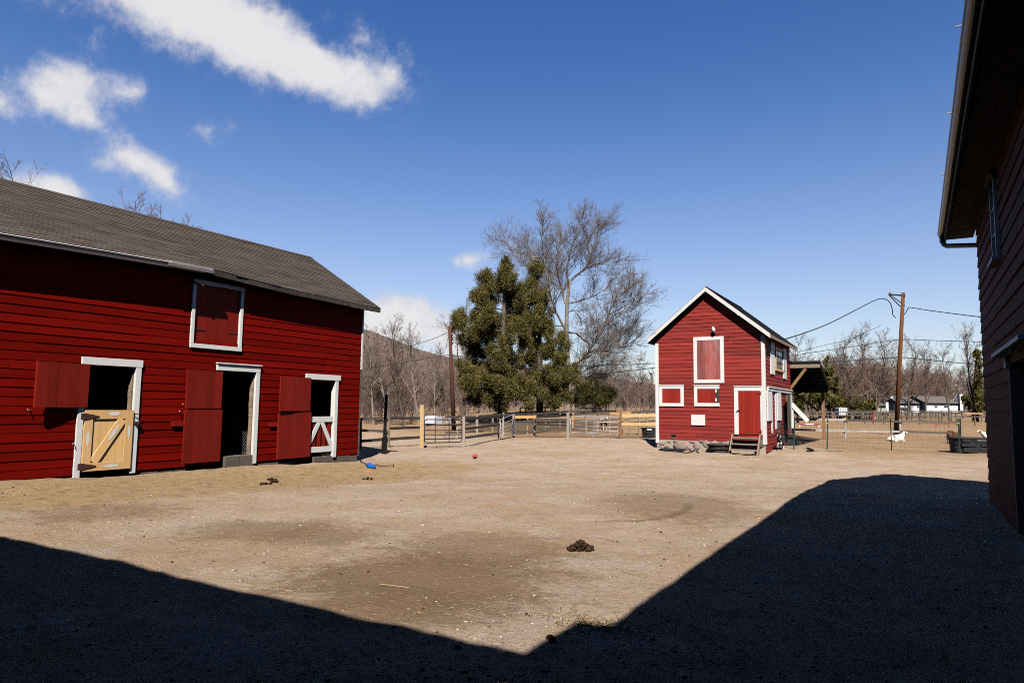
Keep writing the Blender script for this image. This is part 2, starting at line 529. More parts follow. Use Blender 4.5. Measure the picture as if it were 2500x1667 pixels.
def spotmat(name, c1, c2, scale, th, seed=0.0):
    mt, nd, lk, p = newmat(name)
    p.inputs['Roughness'].default_value = .9
    t = N(nd, 'ShaderNodeTexCoord')
    mp = N(nd, 'ShaderNodeMapping'); mp.inputs['Location'].default_value = (seed, seed * .7, seed * .3)
    lk.new(t.outputs['Object'], mp.inputs['Vector'])
    n = N(nd, 'ShaderNodeTexNoise'); n.inputs['Scale'].default_value = scale; n.inputs['Detail'].default_value = 2
    lk.new(mp.outputs[0], n.inputs['Vector'])
    mr = N(nd, 'ShaderNodeMapRange'); mr.inputs['From Min'].default_value = th; mr.inputs['From Max'].default_value = th + .03
    lk.new(n.outputs['Fac'], mr.inputs['Value'])
    mix = N(nd, 'ShaderNodeMixRGB'); mix.inputs[1].default_value = (*c1, 1); mix.inputs[2].default_value = (*c2, 1)
    lk.new(mr.outputs[0], mix.inputs[0]); lk.new(mix.outputs[0], p.inputs['Base Color'])
    return mt


M['fur_spot'] = spotmat('black_white_fur', (.022, .02, .022), (.74, .70, .66), 3.2, .53, 1.3)
M['fur_tan'] = spotmat('tan_white_fur', (.42, .19, .08), (.80, .70, .62), 2.2, .5, 4.1)


def shinglemat(name, c1, c2, c3):
    """asphalt shingles: courses run along Y, the slope is a mix of X and Z"""
    mt, nd, lk, p = newmat(name)
    p.inputs['Roughness'].default_value = .9
    p.inputs['Specular IOR Level'].default_value = .2
    a = N(nd, 'ShaderNodeAttribute', attribute_name='tint')
    t = N(nd, 'ShaderNodeTexCoord')
    mp = N(nd, 'ShaderNodeMapping'); mp.inputs['Scale'].default_value = (3, .55, 3)
    lk.new(t.outputs['Object'], mp.inputs['Vector'])
    n = N(nd, 'ShaderNodeTexNoise'); n.inputs['Scale'].default_value = 1.6; n.inputs['Detail'].default_value = 8; n.inputs['Roughness'].default_value = .7
    lk.new(mp.outputs[0], n.inputs['Vector'])
    rp = N(nd, 'ShaderNodeValToRGB')
    e = rp.color_ramp.elements
    e[0].position = .34; e[0].color = (*c1, 1)
    e[1].position = .66; e[1].color = (*c2, 1)
    x = e.new(.42); x.color = (*c3, 1)
    lk.new(n.outputs['Fac'], rp.inputs[0])
    mr = N(nd, 'ShaderNodeMapRange'); mr.inputs['To Min'].default_value = .72; mr.inputs['To Max'].default_value = 1.28
    lk.new(a.outputs['Fac'], mr.inputs['Value'])
    mu = N(nd, 'ShaderNodeVectorMath', operation='SCALE')
    lk.new(rp.outputs[0], mu.inputs[0]); lk.new(mr.outputs[0], mu.inputs['Scale'])
    lk.new(mu.outputs[0], p.inputs['Base Color'])
    nb = N(nd, 'ShaderNodeTexNoise'); nb.inputs['Scale'].default_value = 60
    lk.new(t.outputs['Object'], nb.inputs['Vector'])
    bp = N(nd, 'ShaderNodeBump'); bp.inputs['Strength'].default_value = .3; bp.inputs['Distance'].default_value = .01
    lk.new(nb.outputs['Fac'], bp.inputs['Height']); lk.new(bp.outputs[0], p.inputs['Normal'])
    return mt


M['shingle'] = shinglemat('brown_shingles', (.050, .043, .042), (.098, .078, .064), (.075, .060, .050))
M['shingle_dark'] = shinglemat('dark_shingles', (.015, .016, .02), (.03, .03, .035), (.02, .021, .026))


def groundmat():
    mt, nd, lk, p = newmat('yard_dirt')
    p.inputs['Roughness'].default_value = .95
    p.inputs['Specular IOR Level'].default_value = .1
    t = N(nd, 'ShaderNodeTexCoord')
    geo = N(nd, 'ShaderNodeNewGeometry')

    def noise(scale, detail=5, rough=.6, stretch=None, rot=0, dist=0):
        n = N(nd, 'ShaderNodeTexNoise'); n.inputs['Scale'].default_value = scale; n.inputs['Detail'].default_value = detail; n.inputs['Roughness'].default_value = rough
        n.inputs['Distortion'].default_value = dist
        if stretch:
            mp = N(nd, 'ShaderNodeMapping'); mp.inputs['Scale'].default_value = stretch; mp.inputs['Rotation'].default_value = (0, 0, rot)
            lk.new(geo.outputs['Position'], mp.inputs['Vector']); lk.new(mp.outputs[0], n.inputs['Vector'])
        else:
            lk.new(geo.outputs['Position'], n.inputs['Vector'])
        return n.outputs['Fac']

    def rng(fac, a, b, lo=0.0, hi=1.0):
        r = N(nd, 'ShaderNodeMapRange', interpolation_type='SMOOTHSTEP'); r.inputs['From Min'].default_value = a; r.inputs['From Max'].default_value = b
        r.inputs['To Min'].default_value = lo; r.inputs['To Max'].default_value = hi
        lk.new(fac, r.inputs['Value']); return r.outputs[0]

    def mix(fac, c1, c2, typ='MIX'):
        x = N(nd, 'ShaderNodeMixRGB', blend_type=typ)
        if isinstance(fac, float): x.inputs[0].default_value = fac
        else: lk.new(fac, x.inputs[0])
        for i, c in ((1, c1), (2, c2)):
            if isinstance(c, tuple): x.inputs[i].default_value = (*c, 1)
            else: lk.new(c, x.inputs[i])
        return x.outputs[0]

    def mul(a, b):
        x = N(nd, 'ShaderNodeMath', operation='MULTIPLY')
        lk.new(a, x.inputs[0])
        if isinstance(b, float): x.inputs[1].default_value = b
        else: lk.new(b, x.inputs[1])
        return x.outputs[0]

    def mask(cx, cy, rx, ry, rot=0.0):
        mp = N(nd, 'ShaderNodeMapping', vector_type='TEXTURE')
        mp.inputs['Location'].default_value = (cx, cy, 0); mp.inputs['Scale'].default_value = (rx, ry, 1000); mp.inputs['Rotation'].default_value = (0, 0, rot)
        lk.new(geo.outputs['Position'], mp.inputs['Vector'])
        g = N(nd, 'ShaderNodeTexGradient', gradient_type='SPHERICAL'); lk.new(mp.outputs[0], g.inputs[0])
        return g.outputs['Fac']

    col = mix(rng(noise(.35, 6), .35, .65), (.48, .365, .275), (.425, .30, .20))
    col = mix(rng(noise(.8, 6, .65), .48, .62, 0, .75), col, (.51, .41, .33))
    col = mix(rng(noise(1.1, 10, .78), .50, .62, 0, .55), col, (.30, .205, .125))
    col = mix(rng(noise(2.7, 10, .8), .54, .64, 0, .5), col, (.25, .17, .105))
    col = mix(rng(noise(.55, 9, .75), .50, .60, 0, .75), col, (.49, .40, .33))
    col = mix(rng(noise(.85, 10, .8, (1, 1, 1), .0, .8), .52, .62, 0, .7), col, (.42, .285, .165))
    # straw-strewn strip along the barn and across the yard
    straw = mask(-13.2, 10.5, 4.2, 11.0)
    nst = noise(.9, 6, .65)
    sx = N(nd, 'ShaderNodeMath', operation='MULTIPLY_ADD'); sx.inputs[1].default_value = 1.5
    lk.new(straw, sx.inputs[0]); lk.new(nst, sx.inputs[2])
    col = mix(rng(sx.outputs[0], .72, 1.15, 0, .8), col, (.385, .255, .13))
    col = mix(mul(rng(straw, .05, .5), rng(noise(3.2, 8, .75), .50, .62, 0, .75)), col, (.21, .135, .07))
    col = mix(mul(rng(straw, .05, .5), rng(noise(7.0, 8, .75), .55, .66, 0, .8)), col, (.50, .38, .23))
    col = mix(rng(noise(1.7, 7, .7, (.6, 1.4, 1), .6), .56, .70, 0, .75), col, (.34, .23, .125))
    # dark damp patches
    pts = [(1030, 1410, 1.5, .75), (640, 1290, 1.1, .5), (780, 1310, .8, .35), (1010, 1480, .9, .4), (250, 1250, 1.2, .6), (1650, 1230, 1.4, 1.2), (1180, 1340, 1.2, .6)]
    for i, (px, py, rx, ry) in enumerate(pts):
        q = PG(px, py)
        mk = mask(q.x, q.y, rx * 1.5, ry * 2.6, .5)
        aa = N(nd, 'ShaderNodeMath', operation='MULTIPLY_ADD'); aa.inputs[1].default_value = .55
        lk.new(mk, aa.inputs[0]); lk.new(noise(2.4 + .4 * i, 10, .85), aa.inputs[2])
        col = mix(mul(rng(aa.outputs[0], .62, .86, 0, .8 if i == 0 else .6), rng(mk, 0, .15)), col, (.20, .125, .07))
    # trampled manure by the long gate
    q = PG(1420, 1062)
    mk = mask(q.x - .5, q.y + 3, 9.0, 8.0, .0)
    aa = N(nd, 'ShaderNodeMath', operation='MULTIPLY_ADD'); aa.inputs[1].default_value = 1.0
    lk.new(mk, aa.inputs[0]); lk.new(noise(.8, 9, .75), aa.inputs[2])
    col = mix(rng(aa.outputs[0], .70, .9, 0, .85), col, (.10, .06, .034))
    q = PG(1290, 1048)  # second patch: ground colour darker behind the broken fence
    mk = mask(q.x, q.y + 2, 9.0, 7.0, .5)
    aa = N(nd, 'ShaderNodeMath', operation='MULTIPLY_ADD'); aa.inputs[1].default_value = 1.0
    lk.new(mk, aa.inputs[0]); lk.new(noise(.7, 9, .75), aa.inputs[2])
    dk_fac = rng(aa.outputs[0], .75, .95, 0, .8)
    # pasture beyond: browner, with tufts of dead grass
    cd = N(nd, 'ShaderNodeVectorMath', operation='DOT_PRODUCT'); cd.inputs[1].default_value = (-sin(YAW), cos(YAW), 0)
    lk.new(geo.outputs['Position'], cd.inputs[0])
    far = rng(cd.outputs['Value'], 23, 30)
    past = mix(rng(noise(.45, 6, .7), .4, .62), (.40, .26, .15), (.32, .205, .115))
    past = mix(rng(noise(1.5, 6, .7), .58, .7, 0, .6), past, (.20, .15, .06))
    past = mix(rng(noise(2.5, 6, .7), .60, .72, 0, .8), past, (.13, .08, .045))
    wob = rng(noise(.25, 4), .42, .58)
    rt = N(nd, 'ShaderNodeVectorMath', operation='DOT_PRODUCT'); rt.inputs[1].default_value = (cos(YAW), sin(YAW), 0)
    lk.new(geo.outputs['Position'], rt.inputs[0])
    rside = rng(rt.outputs['Value'], 11.5, 13.5)
    col = mix(mul(far, rside), col, past)
    far2 = rng(cd.outputs['Value'], 36, 46)
    col = mix(far2, col, past)
    col = mix(dk_fac, col, (.085, .055, .033))
    grass = rng(cd.outputs['Value'], 60, 90)
    col = mix(mul(grass, .5), col, (.29, .19, .10))
    # a faint curved tyre track on the right
    q = PG(1625, 1260)
    ring = N(nd, 'ShaderNodeVectorMath', operation='DISTANCE'); ring.inputs[1].default_value = (q.x - 2.6, q.y + .6, q.z)
    lk.new(geo.outputs['Position'], ring.inputs[0])
    rr = N(nd, 'ShaderNodeMath', operation='SUBTRACT'); rr.inputs[1].default_value = 2.67
    lk.new(ring.outputs['Value'], rr.inputs[0])
    ra = N(nd, 'ShaderNodeMath', operation='ABSOLUTE'); lk.new(rr.outputs[0], ra.inputs[0])
    rm = rng(ra.outputs[0], .13, .02)
    tmk = rng(mask(q.x, q.y, 1.3, 2.2), .0, .6)
    tm = mul(mul(rm, tmk), .6)
    col = mix(tm, col, (.14, .09, .055))
    # fine grain
    col = mix(rng(noise(4, 9, .8), .54, .66, 0, .5), col, (.22, .15, .10))
    col = mix(rng(noise(9, 8, .8), .54, .68, 0, .45), col, (.22, .145, .09))
    col = mix(rng(noise(23, 6, .8), .56, .68, 0, .5), col, (.17, .115, .075))
    col = mix(rng(noise(17, 7, .8), .58, .68, 0, .6), col, (.58, .46, .37))
    lk.new(col, p.inputs['Base Color'])
    h1 = noise(13, 8, .75); h2 = noise(60, 4, .7)
    ha = N(nd, 'ShaderNodeMath', operation='MULTIPLY_ADD'); ha.inputs[1].default_value = .35
    lk.new(h2, ha.inputs[0]); lk.new(h1, ha.inputs[2])
    bp = N(nd, 'ShaderNodeBump'); bp.inputs['Strength'].default_value = .95; bp.inputs['Distance'].default_value = .05
    lk.new(ha.outputs[0], bp.inputs['Height']); lk.new(bp.outputs[0], p.inputs['Normal'])
    return mt


M['ground'] = groundmat()


def hillmat():
    mt, nd, lk, p = newmat('wooded_hill')
    p.inputs['Roughness'].default_value = 1
    p.inputs['Specular IOR Level'].default_value = 0
    geo = N(nd, 'ShaderNodeNewGeometry')
    n = N(nd, 'ShaderNodeTexNoise'); n.inputs['Scale'].default_value = .09; n.inputs['Detail'].default_value = 10; n.inputs['Roughness'].default_value = .8
    lk.new(geo.outputs['Position'], n.inputs['Vector'])
    rp = N(nd, 'ShaderNodeValToRGB'); e = rp.color_ramp.elements
    e[0].position = .35; e[0].color = (.095, .070, .062, 1); e[1].position = .66; e[1].color = (.21, .155, .135, 1)
    lk.new(n.outputs['Fac'], rp.inputs[0]); lk.new(rp.outputs[0], p.inputs['Base Color'])
    return mt


M['hill'] = hillmat()
#@@SECTION2
# ------------------------------------------------------------------ terrain
def axis_coords(lo, hi, fine, far, g=1.16):
    c = list(np.arange(lo, hi + 1e-6, fine))
    st, x = fine, hi
    while x < far:
        st *= g; x += st; c.append(x)
    st, x = fine, lo
    while x > -far:
        st *= g; x -= st; c.insert(0, x)
    return np.array(c)


def vnoise(x, y, cell, seed):
    r = np.random.RandomState(seed).rand(257, 257)
    u = x / cell; v = y / cell
    i = np.floor(u).astype(int); j = np.floor(v).astype(int)
    fu = u - i; fv = v - j
    fu = fu * fu * (3 - 2 * fu); fv = fv * fv * (3 - 2 * fv)
    a = r[i % 257, j % 257]; b = r[(i + 1) % 257, j % 257]; c = r[i % 257, (j + 1) % 257]; d = r[(i + 1) % 257, (j + 1) % 257]
    return (a * (1 - fu) + b * fu) * (1 - fv) + (c * (1 - fu) + d * fu) * fv - .5


xs = axis_coords(-16.6, 2.4, .085, 1400)
ys = axis_coords(1.6, 31.0, .085, 1400)
X, Y = np.meshgrid(xs, ys, indexing='ij')
gzv = np.vectorize(gz)
near = (X > -40) & (X < 40) & (Y > -20) & (Y < 80)
Z = gzv(X, Y)
dist = np.hypot(X, Y)
fade = np.clip((44 - dist) / 8, 0, 1)
MICRO = lambda x, y: vnoise(x, y, 1.3, 1) * .05 + vnoise(x, y, .45, 2) * .03 + vnoise(x, y, .19, 3) * .02
Z = Z + fade * MICRO(X, Y) + np.clip((dist - 30) / 30, 0, 1) * (vnoise(X, Y, 7, 4) * .16)
nx, ny = X.shape
verts = np.stack([X, Y, Z], -1).reshape(-1, 3)
idx = np.arange(nx * ny).reshape(nx, ny)
quads = np.stack([idx[:-1, :-1], idx[1:, :-1], idx[1:, 1:], idx[:-1, 1:]], -1).reshape(-1, 4)


def raw_mesh(name, verts, quads, mat, smooth=True, tint=None):
    me = bpy.data.meshes.new(name)
    n, k = quads.shape
    me.vertices.add(len(verts)); me.vertices.foreach_set('co', np.asarray(verts, dtype=np.float32).ravel())
    me.loops.add(n * k); me.loops.foreach_set('vertex_index', quads.astype(np.int32).ravel())
    me.polygons.add(n); me.polygons.foreach_set('loop_start', np.arange(0, n * k, k, dtype=np.int32))
    me.update(calc_edges=True)
    if smooth:
        me.polygons.foreach_set('use_smooth', np.ones(n, dtype=bool))
    if tint is not None:
        at = me.attributes.new('tint', 'FLOAT', 'FACE'); at.data.foreach_set('value', np.asarray(tint, dtype=np.float32))
    me.materials.append(mat)
    o = bpy.data.objects.new(name, me); COL.objects.link(o)
    return o


tag(raw_mesh('ground', verts, quads, M['ground']), 'brown dirt yard and pasture ground strewn with straw', 'ground', kind='structure')


def gzm(x, y):
    return gz(x, y) + float(MICRO(np.array([x]), np.array([y]))[0]) * max(0, min(1, (44 - hypot(x, y)) / 8))


# far wooded hill ---------------------------------------------------
hp = [(-700, 640), (200, 730), (600, 760), (800, 788), (905, 812), (960, 832), (1020, 856), (1080, 872), (1140, 880), (1250, 893), (1400, 915), (1600, 940), (1900, 962), (2200, 985), (2700, 1005)]
HD = 620.0
hv = []; rows = 40
npx = 1500
pxs = np.linspace(-700, 2700, npx)
pys = np.interp(pxs, [p[0] for p in hp], [p[1] for p in hp])
rr = np.random.RandomState(5)
for i in range(npx):
    top = PD(pxs[i], pys[i], HD + 40 * sin(pxs[i] * .004))
    base = PD(pxs[i], 1010, HD - 260)
    for j in range(rows):
        t = j / (rows - 1)
        s = t * t * (3 - 2 * t)
        p = base.lerp(top, t)
        z = -3 + (top.z + 3) * s
        a = 1.1 * (rr.rand() - .4) if t > .1 else 0
        hv.append((p.x + rr.uniform(-1, 1), p.y + rr.uniform(-1, 1), z + a * 1.6))
    bk = top + Vector((FW.x, FW.y, 0)) * 200
    hv.append((bk.x, bk.y, -3))
hidx = np.arange(npx * (rows + 1)).reshape(npx, rows + 1)
hq = np.stack([hidx[:-1, :-1], hidx[1:, :-1], hidx[1:, 1:], hidx[:-1, 1:]], -1).reshape(-1, 4)
tag(raw_mesh('hill', np.array(hv), hq, M['hill'], smooth=False), 'distant hill covered in bare grey brown woods', 'hill', kind='structure')


# ------------------------------------------------------------------ wall builders
def uvmap(ax, c, sgn):
    """map (u along the wall, z, distance out of the wall) to a point; ax is the axis the wall is normal to"""
    if ax == 0:
        return lambda u, z, o: (c + sgn * o, u, z)
    return lambda u, z, o: (u, c + sgn * o, z)


def siding(mb, P, u0, u1, z0, z1, course, holes=(), clip=None, proud=.022, rng=None, wob=.004, blen=(2.2, 4.5)):
    z = z0
    while z < z1 - .02:
        zt = min(z + course, z1)
        zm = (z + zt) / 2
        a0, b0 = (u0, u1) if clip is None else clip(z)
        a1, b1 = (u0, u1) if clip is None else clip(zt)
        if b0 - a0 < .05:
            break
        iv = [(a0, b0)]
        for (h0, h1, g0, g1) in holes:
            if g0 < zm < g1:
                nv = []
                for (p, q) in iv:
                    if h1 <= p or h0 >= q: nv.append((p, q)); continue
                    if h0 > p: nv.append((p, h0))
                    if h1 < q: nv.append((h1, q))
                iv = nv
        for (p, q) in iv:
            x = p
            while x < q - .01:
                l = rng.uniform(*blen)
                e = q if x + l > q - .5 else x + l
                dz = rng.uniform(-wob, wob); dz2 = rng.uniform(-wob, wob); pr = proud * rng.uniform(.7, 1.35); ti = rng.random()
                # top corners follow the roof line at the ends
                xt, et = x, e
                if clip is not None:
                    if x == a0: xt = min(a1, e)
                    if e == b0: et = max(b1, x)
                g = .002 if e != q else 0
                A, B, Cc, D = P(x, z + dz, pr), P(e - g, z + dz2, pr), P(et - g, zt + .012, .001), P(xt, zt + .012, .001)
                mb.face([A, B, Cc, D], ti)
                mb.face([P(x, z + dz, -.004), P(e - g, z + dz2, -.004), B, A], ti)
                mb.face([A, D, P(x, z + dz, -.004)], ti)
                mb.face([B, P(e - g, z + dz2, -.004), Cc], ti)
                x = e
        z += course


def wall_cells(mb, P, u0, u1, z0, z1, holes, thick=.12, off=-.006):
    us = sorted({u0, u1, *[h[0] for h in holes], *[h[1] for h in holes]}); us = [u for u in us if u0 <= u <= u1]
    zs = sorted({z0, z1, *[h[2] for h in holes], *[h[3] for h in holes]}); zs = [z for z in zs if z0 <= z <= z1]

    def full(i, j):
        if i < 0 or j < 0 or i >= len(us) - 1 or j >= len(zs) - 1: return False
        um, zm = (us[i] + us[i + 1]) / 2, (zs[j] + zs[j + 1]) / 2
        return not any(h[0] < um < h[1] and h[2] < zm < h[3] for h in holes)
    for i in range(len(us) - 1):
        for j in range(len(zs) - 1):
            if not full(i, j): continue
            a, b, c, d = us[i], us[i + 1], zs[j], zs[j + 1]
            f, k = off, off - thick
            mb.face([P(a, c, f), P(b, c, f), P(b, d, f), P(a, d, f)])
            mb.face([P(a, c, k), P(a, d, k), P(b, d, k), P(b, c, k)])
            if not full(i - 1, j): mb.face([P(a, c, f), P(a, d, f), P(a, d, k), P(a, c, k)])
            if not full(i + 1, j): mb.face([P(b, c, f), P(b, c, k), P(b, d, k), P(b, d, f)])
            if not full(i, j - 1): mb.face([P(a, c, f), P(a, c, k), P(b, c, k), P(b, c, f)])
            if not full(i, j + 1): mb.face([P(a, d, f), P(b, d, f), P(b, d, k), P(a, d, k)])


def pbox(mb, P, u0, u1, z0, z1, o0, o1, tint=.5):
    pts = [P(u0, z0, o0), P(u1, z0, o0), P(u1, z0, o1), P(u0, z0, o1), P(u0, z1, o0), P(u1, z1, o0), P(u1, z1, o1), P(u0, z1, o1)]
    mb.hexa(pts, tint)


def shingles(mb, A, B, up, L, course, rng, tab=(.25, .9), lift=.008, ragged=0.0):
    """roof courses from the eave line A-B up the slope vector up over the length L"""
    A = Vector(A); B = Vector(B); up = Vector(up).normalized()
    along = (B - A); W = along.length; along.normalize()
    nrm = along.cross(up).normalized()
    if nrm.z < 0: nrm = -nrm
    s = 0.0
    while s < L - .01:
        e = min(s + course, L)
        x = 0.0
        while x < W - .001:
            l = rng.uniform(*tab)
            x2 = W if x + l > W - .15 else x + l
            ti = min(1, max(0, rng.gauss(.5, .22)))
            ds = rng.uniform(-.012, .012) - (rng.uniform(0, ragged) if s == 0 else 0)
            lf = lift * rng.uniform(.7, 1.4)
            p1 = A + along * x + up * (s + ds) + nrm * (lf + .004); p2 = A + along * (x2 - .003) + up * (s + ds) + nrm * (lf + .004)
            p3 = A + along * (x2 - .003) + up * (e + .02) + nrm * .002; p4 = A + along * x + up * (e + .02) + nrm * .002
            mb.face([p1, p2, p3, p4], ti)
            mb.face([p1 - nrm * lf, p2 - nrm * lf, p2, p1], ti)
            x = x2
        s = e


def planks(mb, p, q, z0, z1, thick, n, rng, gap=.004, nrm=None, zj=0.0):
    """vertical boards side by side from p to q (plan points), thick along nrm"""
    p = Vector((p[0], p[1], 0)); q = Vector((q[0], q[1], 0))
    d = (q - p); L = d.length; d.normalize()
    if nrm is None: nrm = Vector((0, 0, 1)).cross(d)
    nrm = Vector(nrm).normalized()
    ws = [rng.uniform(.85, 1.15) for _ in range(n)]
    k = L / sum(ws); x = 0
    for w in ws:
        w *= k
        a = p + d * (x + gap / 2); b = p + d * (x + w - gap / 2)
        t0 = thick * rng.uniform(.92, 1.05)
        za = z0 + rng.uniform(-zj, zj); zb = z1 + rng.uniform(-zj, zj)
        mb.hexa([(*a.xy, za), (*b.xy, za), (*(b + nrm * t0).xy, za), (*(a + nrm * t0).xy, za), (*a.xy, zb), (*b.xy, zb), (*(b + nrm * t0).xy, zb), (*(a + nrm * t0).xy, zb)], rng.random())
        x += w


# ------------------------------------------------------------------ long red barn on the left
rg = random.Random(11)
BX, BY0, BY1 = -16.0, 0.0, 17.13
EZ = 4.80
b1 = thing('barn', (BX, 8.5, -.05), 'long red clapboard barn with three open stall doors and brown shingle roof', 'barn')
P1 = uvmap(0, BX, 1)


def LY(px, py=1000, x=BX): return PA(px, py, 0, x).y
def LZ(px, py, x=BX): return PA(px, py, 0, x).z


d1 = (LY(201), LY(325), -.06, LZ(260, 892))
d2 = (LY(536), LY(620), -.02, LZ(580, 906))
d3 = (LY(753), LY(815), -.02, LZ(785, 927))
hay = (LY(472, 760), LY(586, 760), LZ(525, 843), LZ(530, 701))
holes = [d1, d2, d3]
mb = MB()
siding(mb, P1, BY0, BY1 - .03, -.05, EZ, .19, [(d[0], d[1], -1, d[3]) for d in holes] + [hay], None, .0145, rg, .006)
w1 = mb.build('wall', M['red'], b1)
mb = MB()
wall_cells(mb, P1, BY0, BY1 - .03, -.05, EZ + .1, [(d[0], d[1], -1, d[3]) for d in holes] + [hay], .14)
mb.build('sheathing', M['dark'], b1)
mb = MB()
# rear and end walls, loft floor
Pr = uvmap(0, -22.2, -1)
sl = [(LY(217, 940, -22.2), LY(231, 940, -22.2), LZ(223, 944.5, -22.2), LZ(223, 935, -22.2)), (LY(214, 963, -22.2), LY(229, 963, -22.2), LZ(222, 968, -22.2), LZ(222, 959.5, -22.2))]
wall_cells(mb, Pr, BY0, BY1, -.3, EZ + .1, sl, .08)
mb.build('rear_wall', M['dark'], b1)
mb = MB()
RX, RZ = -19.1, 6.92          # ridge
for yy in (BY0, BY1 - .06):
    mb.hexa([(-22.1, yy, -.3), (-16.15, yy, -.3), (-16.15, yy + .05, -.3), (-22.1, yy + .05, -.3), (-22.1, yy, EZ), (-16.15, yy, EZ), (-16.15, yy + .05, EZ), (-22.1, yy + .05, EZ)])
    mb.face([(-22.2, yy, EZ), (-16, yy, EZ), (RX, yy, RZ - .15)]); mb.face([(-22.2, yy + .05, EZ), (RX, yy + .05, RZ - .15), (-16, yy + .05, EZ)])
mb.box(-22.1, -16.16, BY0 + .1, BY1 - .1, 2.75, 2.8)
mb.box(-22.1, -16.16, BY0 + .1, BY1 - .1, -.12, -.06)
for yy in (d1[1] + .9, d2[1] + .8):
    mb.box(-22.1, -16.2, yy, yy + .06, -.06, 2.7)
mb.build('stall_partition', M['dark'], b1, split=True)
# roof: the eave line is hogged, so every course is ruled between the eave and the straight ridge
XE = -15.62
YR0, YR1 = BY0 - .4, 17.60
EY = [-.4, 6.3, 8.3, 10.8, 12.2, 13.7, 15.1, 16.7, 17.6]
EZV = [4.72, 4.905, 4.965, 5.03, 4.96, 4.89, 4.87, 4.835, 4.83]


def ze(y): return float(np.interp(y, EY, EZV))


def rp_(y, s, lift=0.0, sg=1):
    e = Vector((XE if sg > 0 else 2 * RX - XE, y, ze(y) if sg > 0 else 4.83)); r_ = Vector((RX, y, RZ + .03))
    n_ = Vector((.5 * sg, 0, .86))
    return e + (r_ - e) * s + n_ * lift


SL = hypot(RX - XE, RZ - 4.9)
mb = MB()
for sg in (1, -1):
    nc = int(SL / .145)
    for k in range(nc):
        s0, s1 = k / nc, (k + 1) / nc
        y = YR0
        while y < YR1 - .001:
            l = rg.uniform(.25, .9)
            y2 = YR1 if y + l > YR1 - .15 else y + l
            ti = min(1, max(0, rg.gauss(.5, .2)))
            d_ = rg.uniform(-.003, .003) - (rg.uniform(0, .008) if k == 0 else 0)
            lf = .008 * rg.uniform(.7, 1.4)
            q = [rp_(y, s0 + d_, lf + .004, sg), rp_(y2 - .003, s0 + d_, lf + .004, sg), rp_(y2 - .003, s1 + .006, .002, sg), rp_(y, s1 + .006, .002, sg)]
            mb.face(q if sg > 0 else q[::-1], ti)
            mb.face([rp_(y, s0 + d_, 0, sg), rp_(y2 - .003, s0 + d_, 0, sg), q[1], q[0]], ti)
            y = y2
for k in range(30):
    a = YR0 + (YR1 - YR0) * k / 30; b_ = YR0 + (YR1 - YR0) * (k + 1) / 30 - .006
    for sx in (-1, 1):
        mb.face([(RX, a, RZ + .055), (RX, b_, RZ + .055), (RX + sx * .14, b_, RZ - .03), (RX + sx * .14, a, RZ - .03)][::sx], rg.uniform(.2, .7))
roof = mb.build('roof', M['shingle'], b1)
mb = MB()
yk = [YR0 + .02] + EY[1:-1] + [YR1 - .02]
for sg in (1, -1):
    for i in range(len(yk) - 1):
        A, B = yk[i], yk[i + 1]
        q = [rp_(A, .004, 0, sg), rp_(B, .004, 0, sg), rp_(B, 1, 0, sg), rp_(A, 1, 0, sg)]
        mb.hexa([v - Vector((0, 0, .105)) for v in q] + [v - Vector((0, 0, .008)) for v in q])
mb.build('roof_deck', M['darkwood'], roof)
# weathered eave board on the right, gutter on the left
yg = 10.80
mb = MB()
y = yg
while y < YR1 - .02:
    e = min(y + rg.uniform(.5, 1.3), YR1 - .02)
    x1 = -15.615 + rg.uniform(-.006, .006); k1, k2 = rg.uniform(-.008, .010), rg.uniform(-.008, .010)
    za, zb_ = ze(y), ze(e)
    mb.hexa([(-15.66, y, za - .145 + k1), (x1, y, za - .145 + k1), (x1, e - .003, zb_ - .145 + k2), (-15.66, e - .003, zb_ - .145 + k2), (-15.66, y, za - .012), (x1, y, za - .012), (x1, e - .003, zb_ - .012), (-15.66, e - .003, zb_ - .012)], rg.random())
    y = e
mb.build('eave_board', M['darkwood'], b1)
mb = MB(); lipb = []
yk = [YR0, 3.0, 6.3, 8.3, yg]
for i in range(len(yk) - 1):
    A, B = yk[i], yk[i + 1]
    pa = [(-15.655, ze(A) - .16), (-15.60, ze(A) - .175), (-15.545, ze(A) - .16), (-15.515, ze(A) - .05), (-15.525, ze(A) - .05), (-15.555, ze(A) - .15), (-15.60, ze(A) - .16), (-15.645, ze(A) - .02)]
    pb = [(x, z - ze(A) + ze(B)) for (x, z) in pa]
    for j in range(7):
        mb.face([(pa[j][0], A, pa[j][1]), (pa[j + 1][0], A, pa[j + 1][1]), (pb[j + 1][0], B, pb[j + 1][1]), (pb[j][0], B, pb[j][1])])
mb.face([(-15.655, yg, ze(yg) - .16), (-15.60, yg, ze(yg) - .175), (-15.545, yg, ze(yg) - .16), (-15.515, yg, ze(yg) - .05), (-15.645, yg, ze(yg) - .03)])
gut = mb.build('gutter', M['greygutter'], b1)
mb = MB()
mb.tube([(-15.512, y, ze(y) - .043) for y in (YR0, 3, 6.3, 8.3, yg - .9)], .012, 8)
mb.build('gutter_lip', M['lip_highlight'], gut)
mb = MB()
A, B = yg - 1.0, yg + .25
mb.hexa([(-15.58, A, ze(A) - .10), (-15.505, A, ze(A) - .13), (-15.505, B, ze(B) - .13), (-15.58, B, ze(B) - .09), (-15.585, A, ze(A) + .012), (-15.50, A, ze(A) - .055), (-15.50, B, ze(B) - .06), (-15.585, B, ze(B) + .018)])
mb.build('gutter_patch', M['greygutter'], gut)
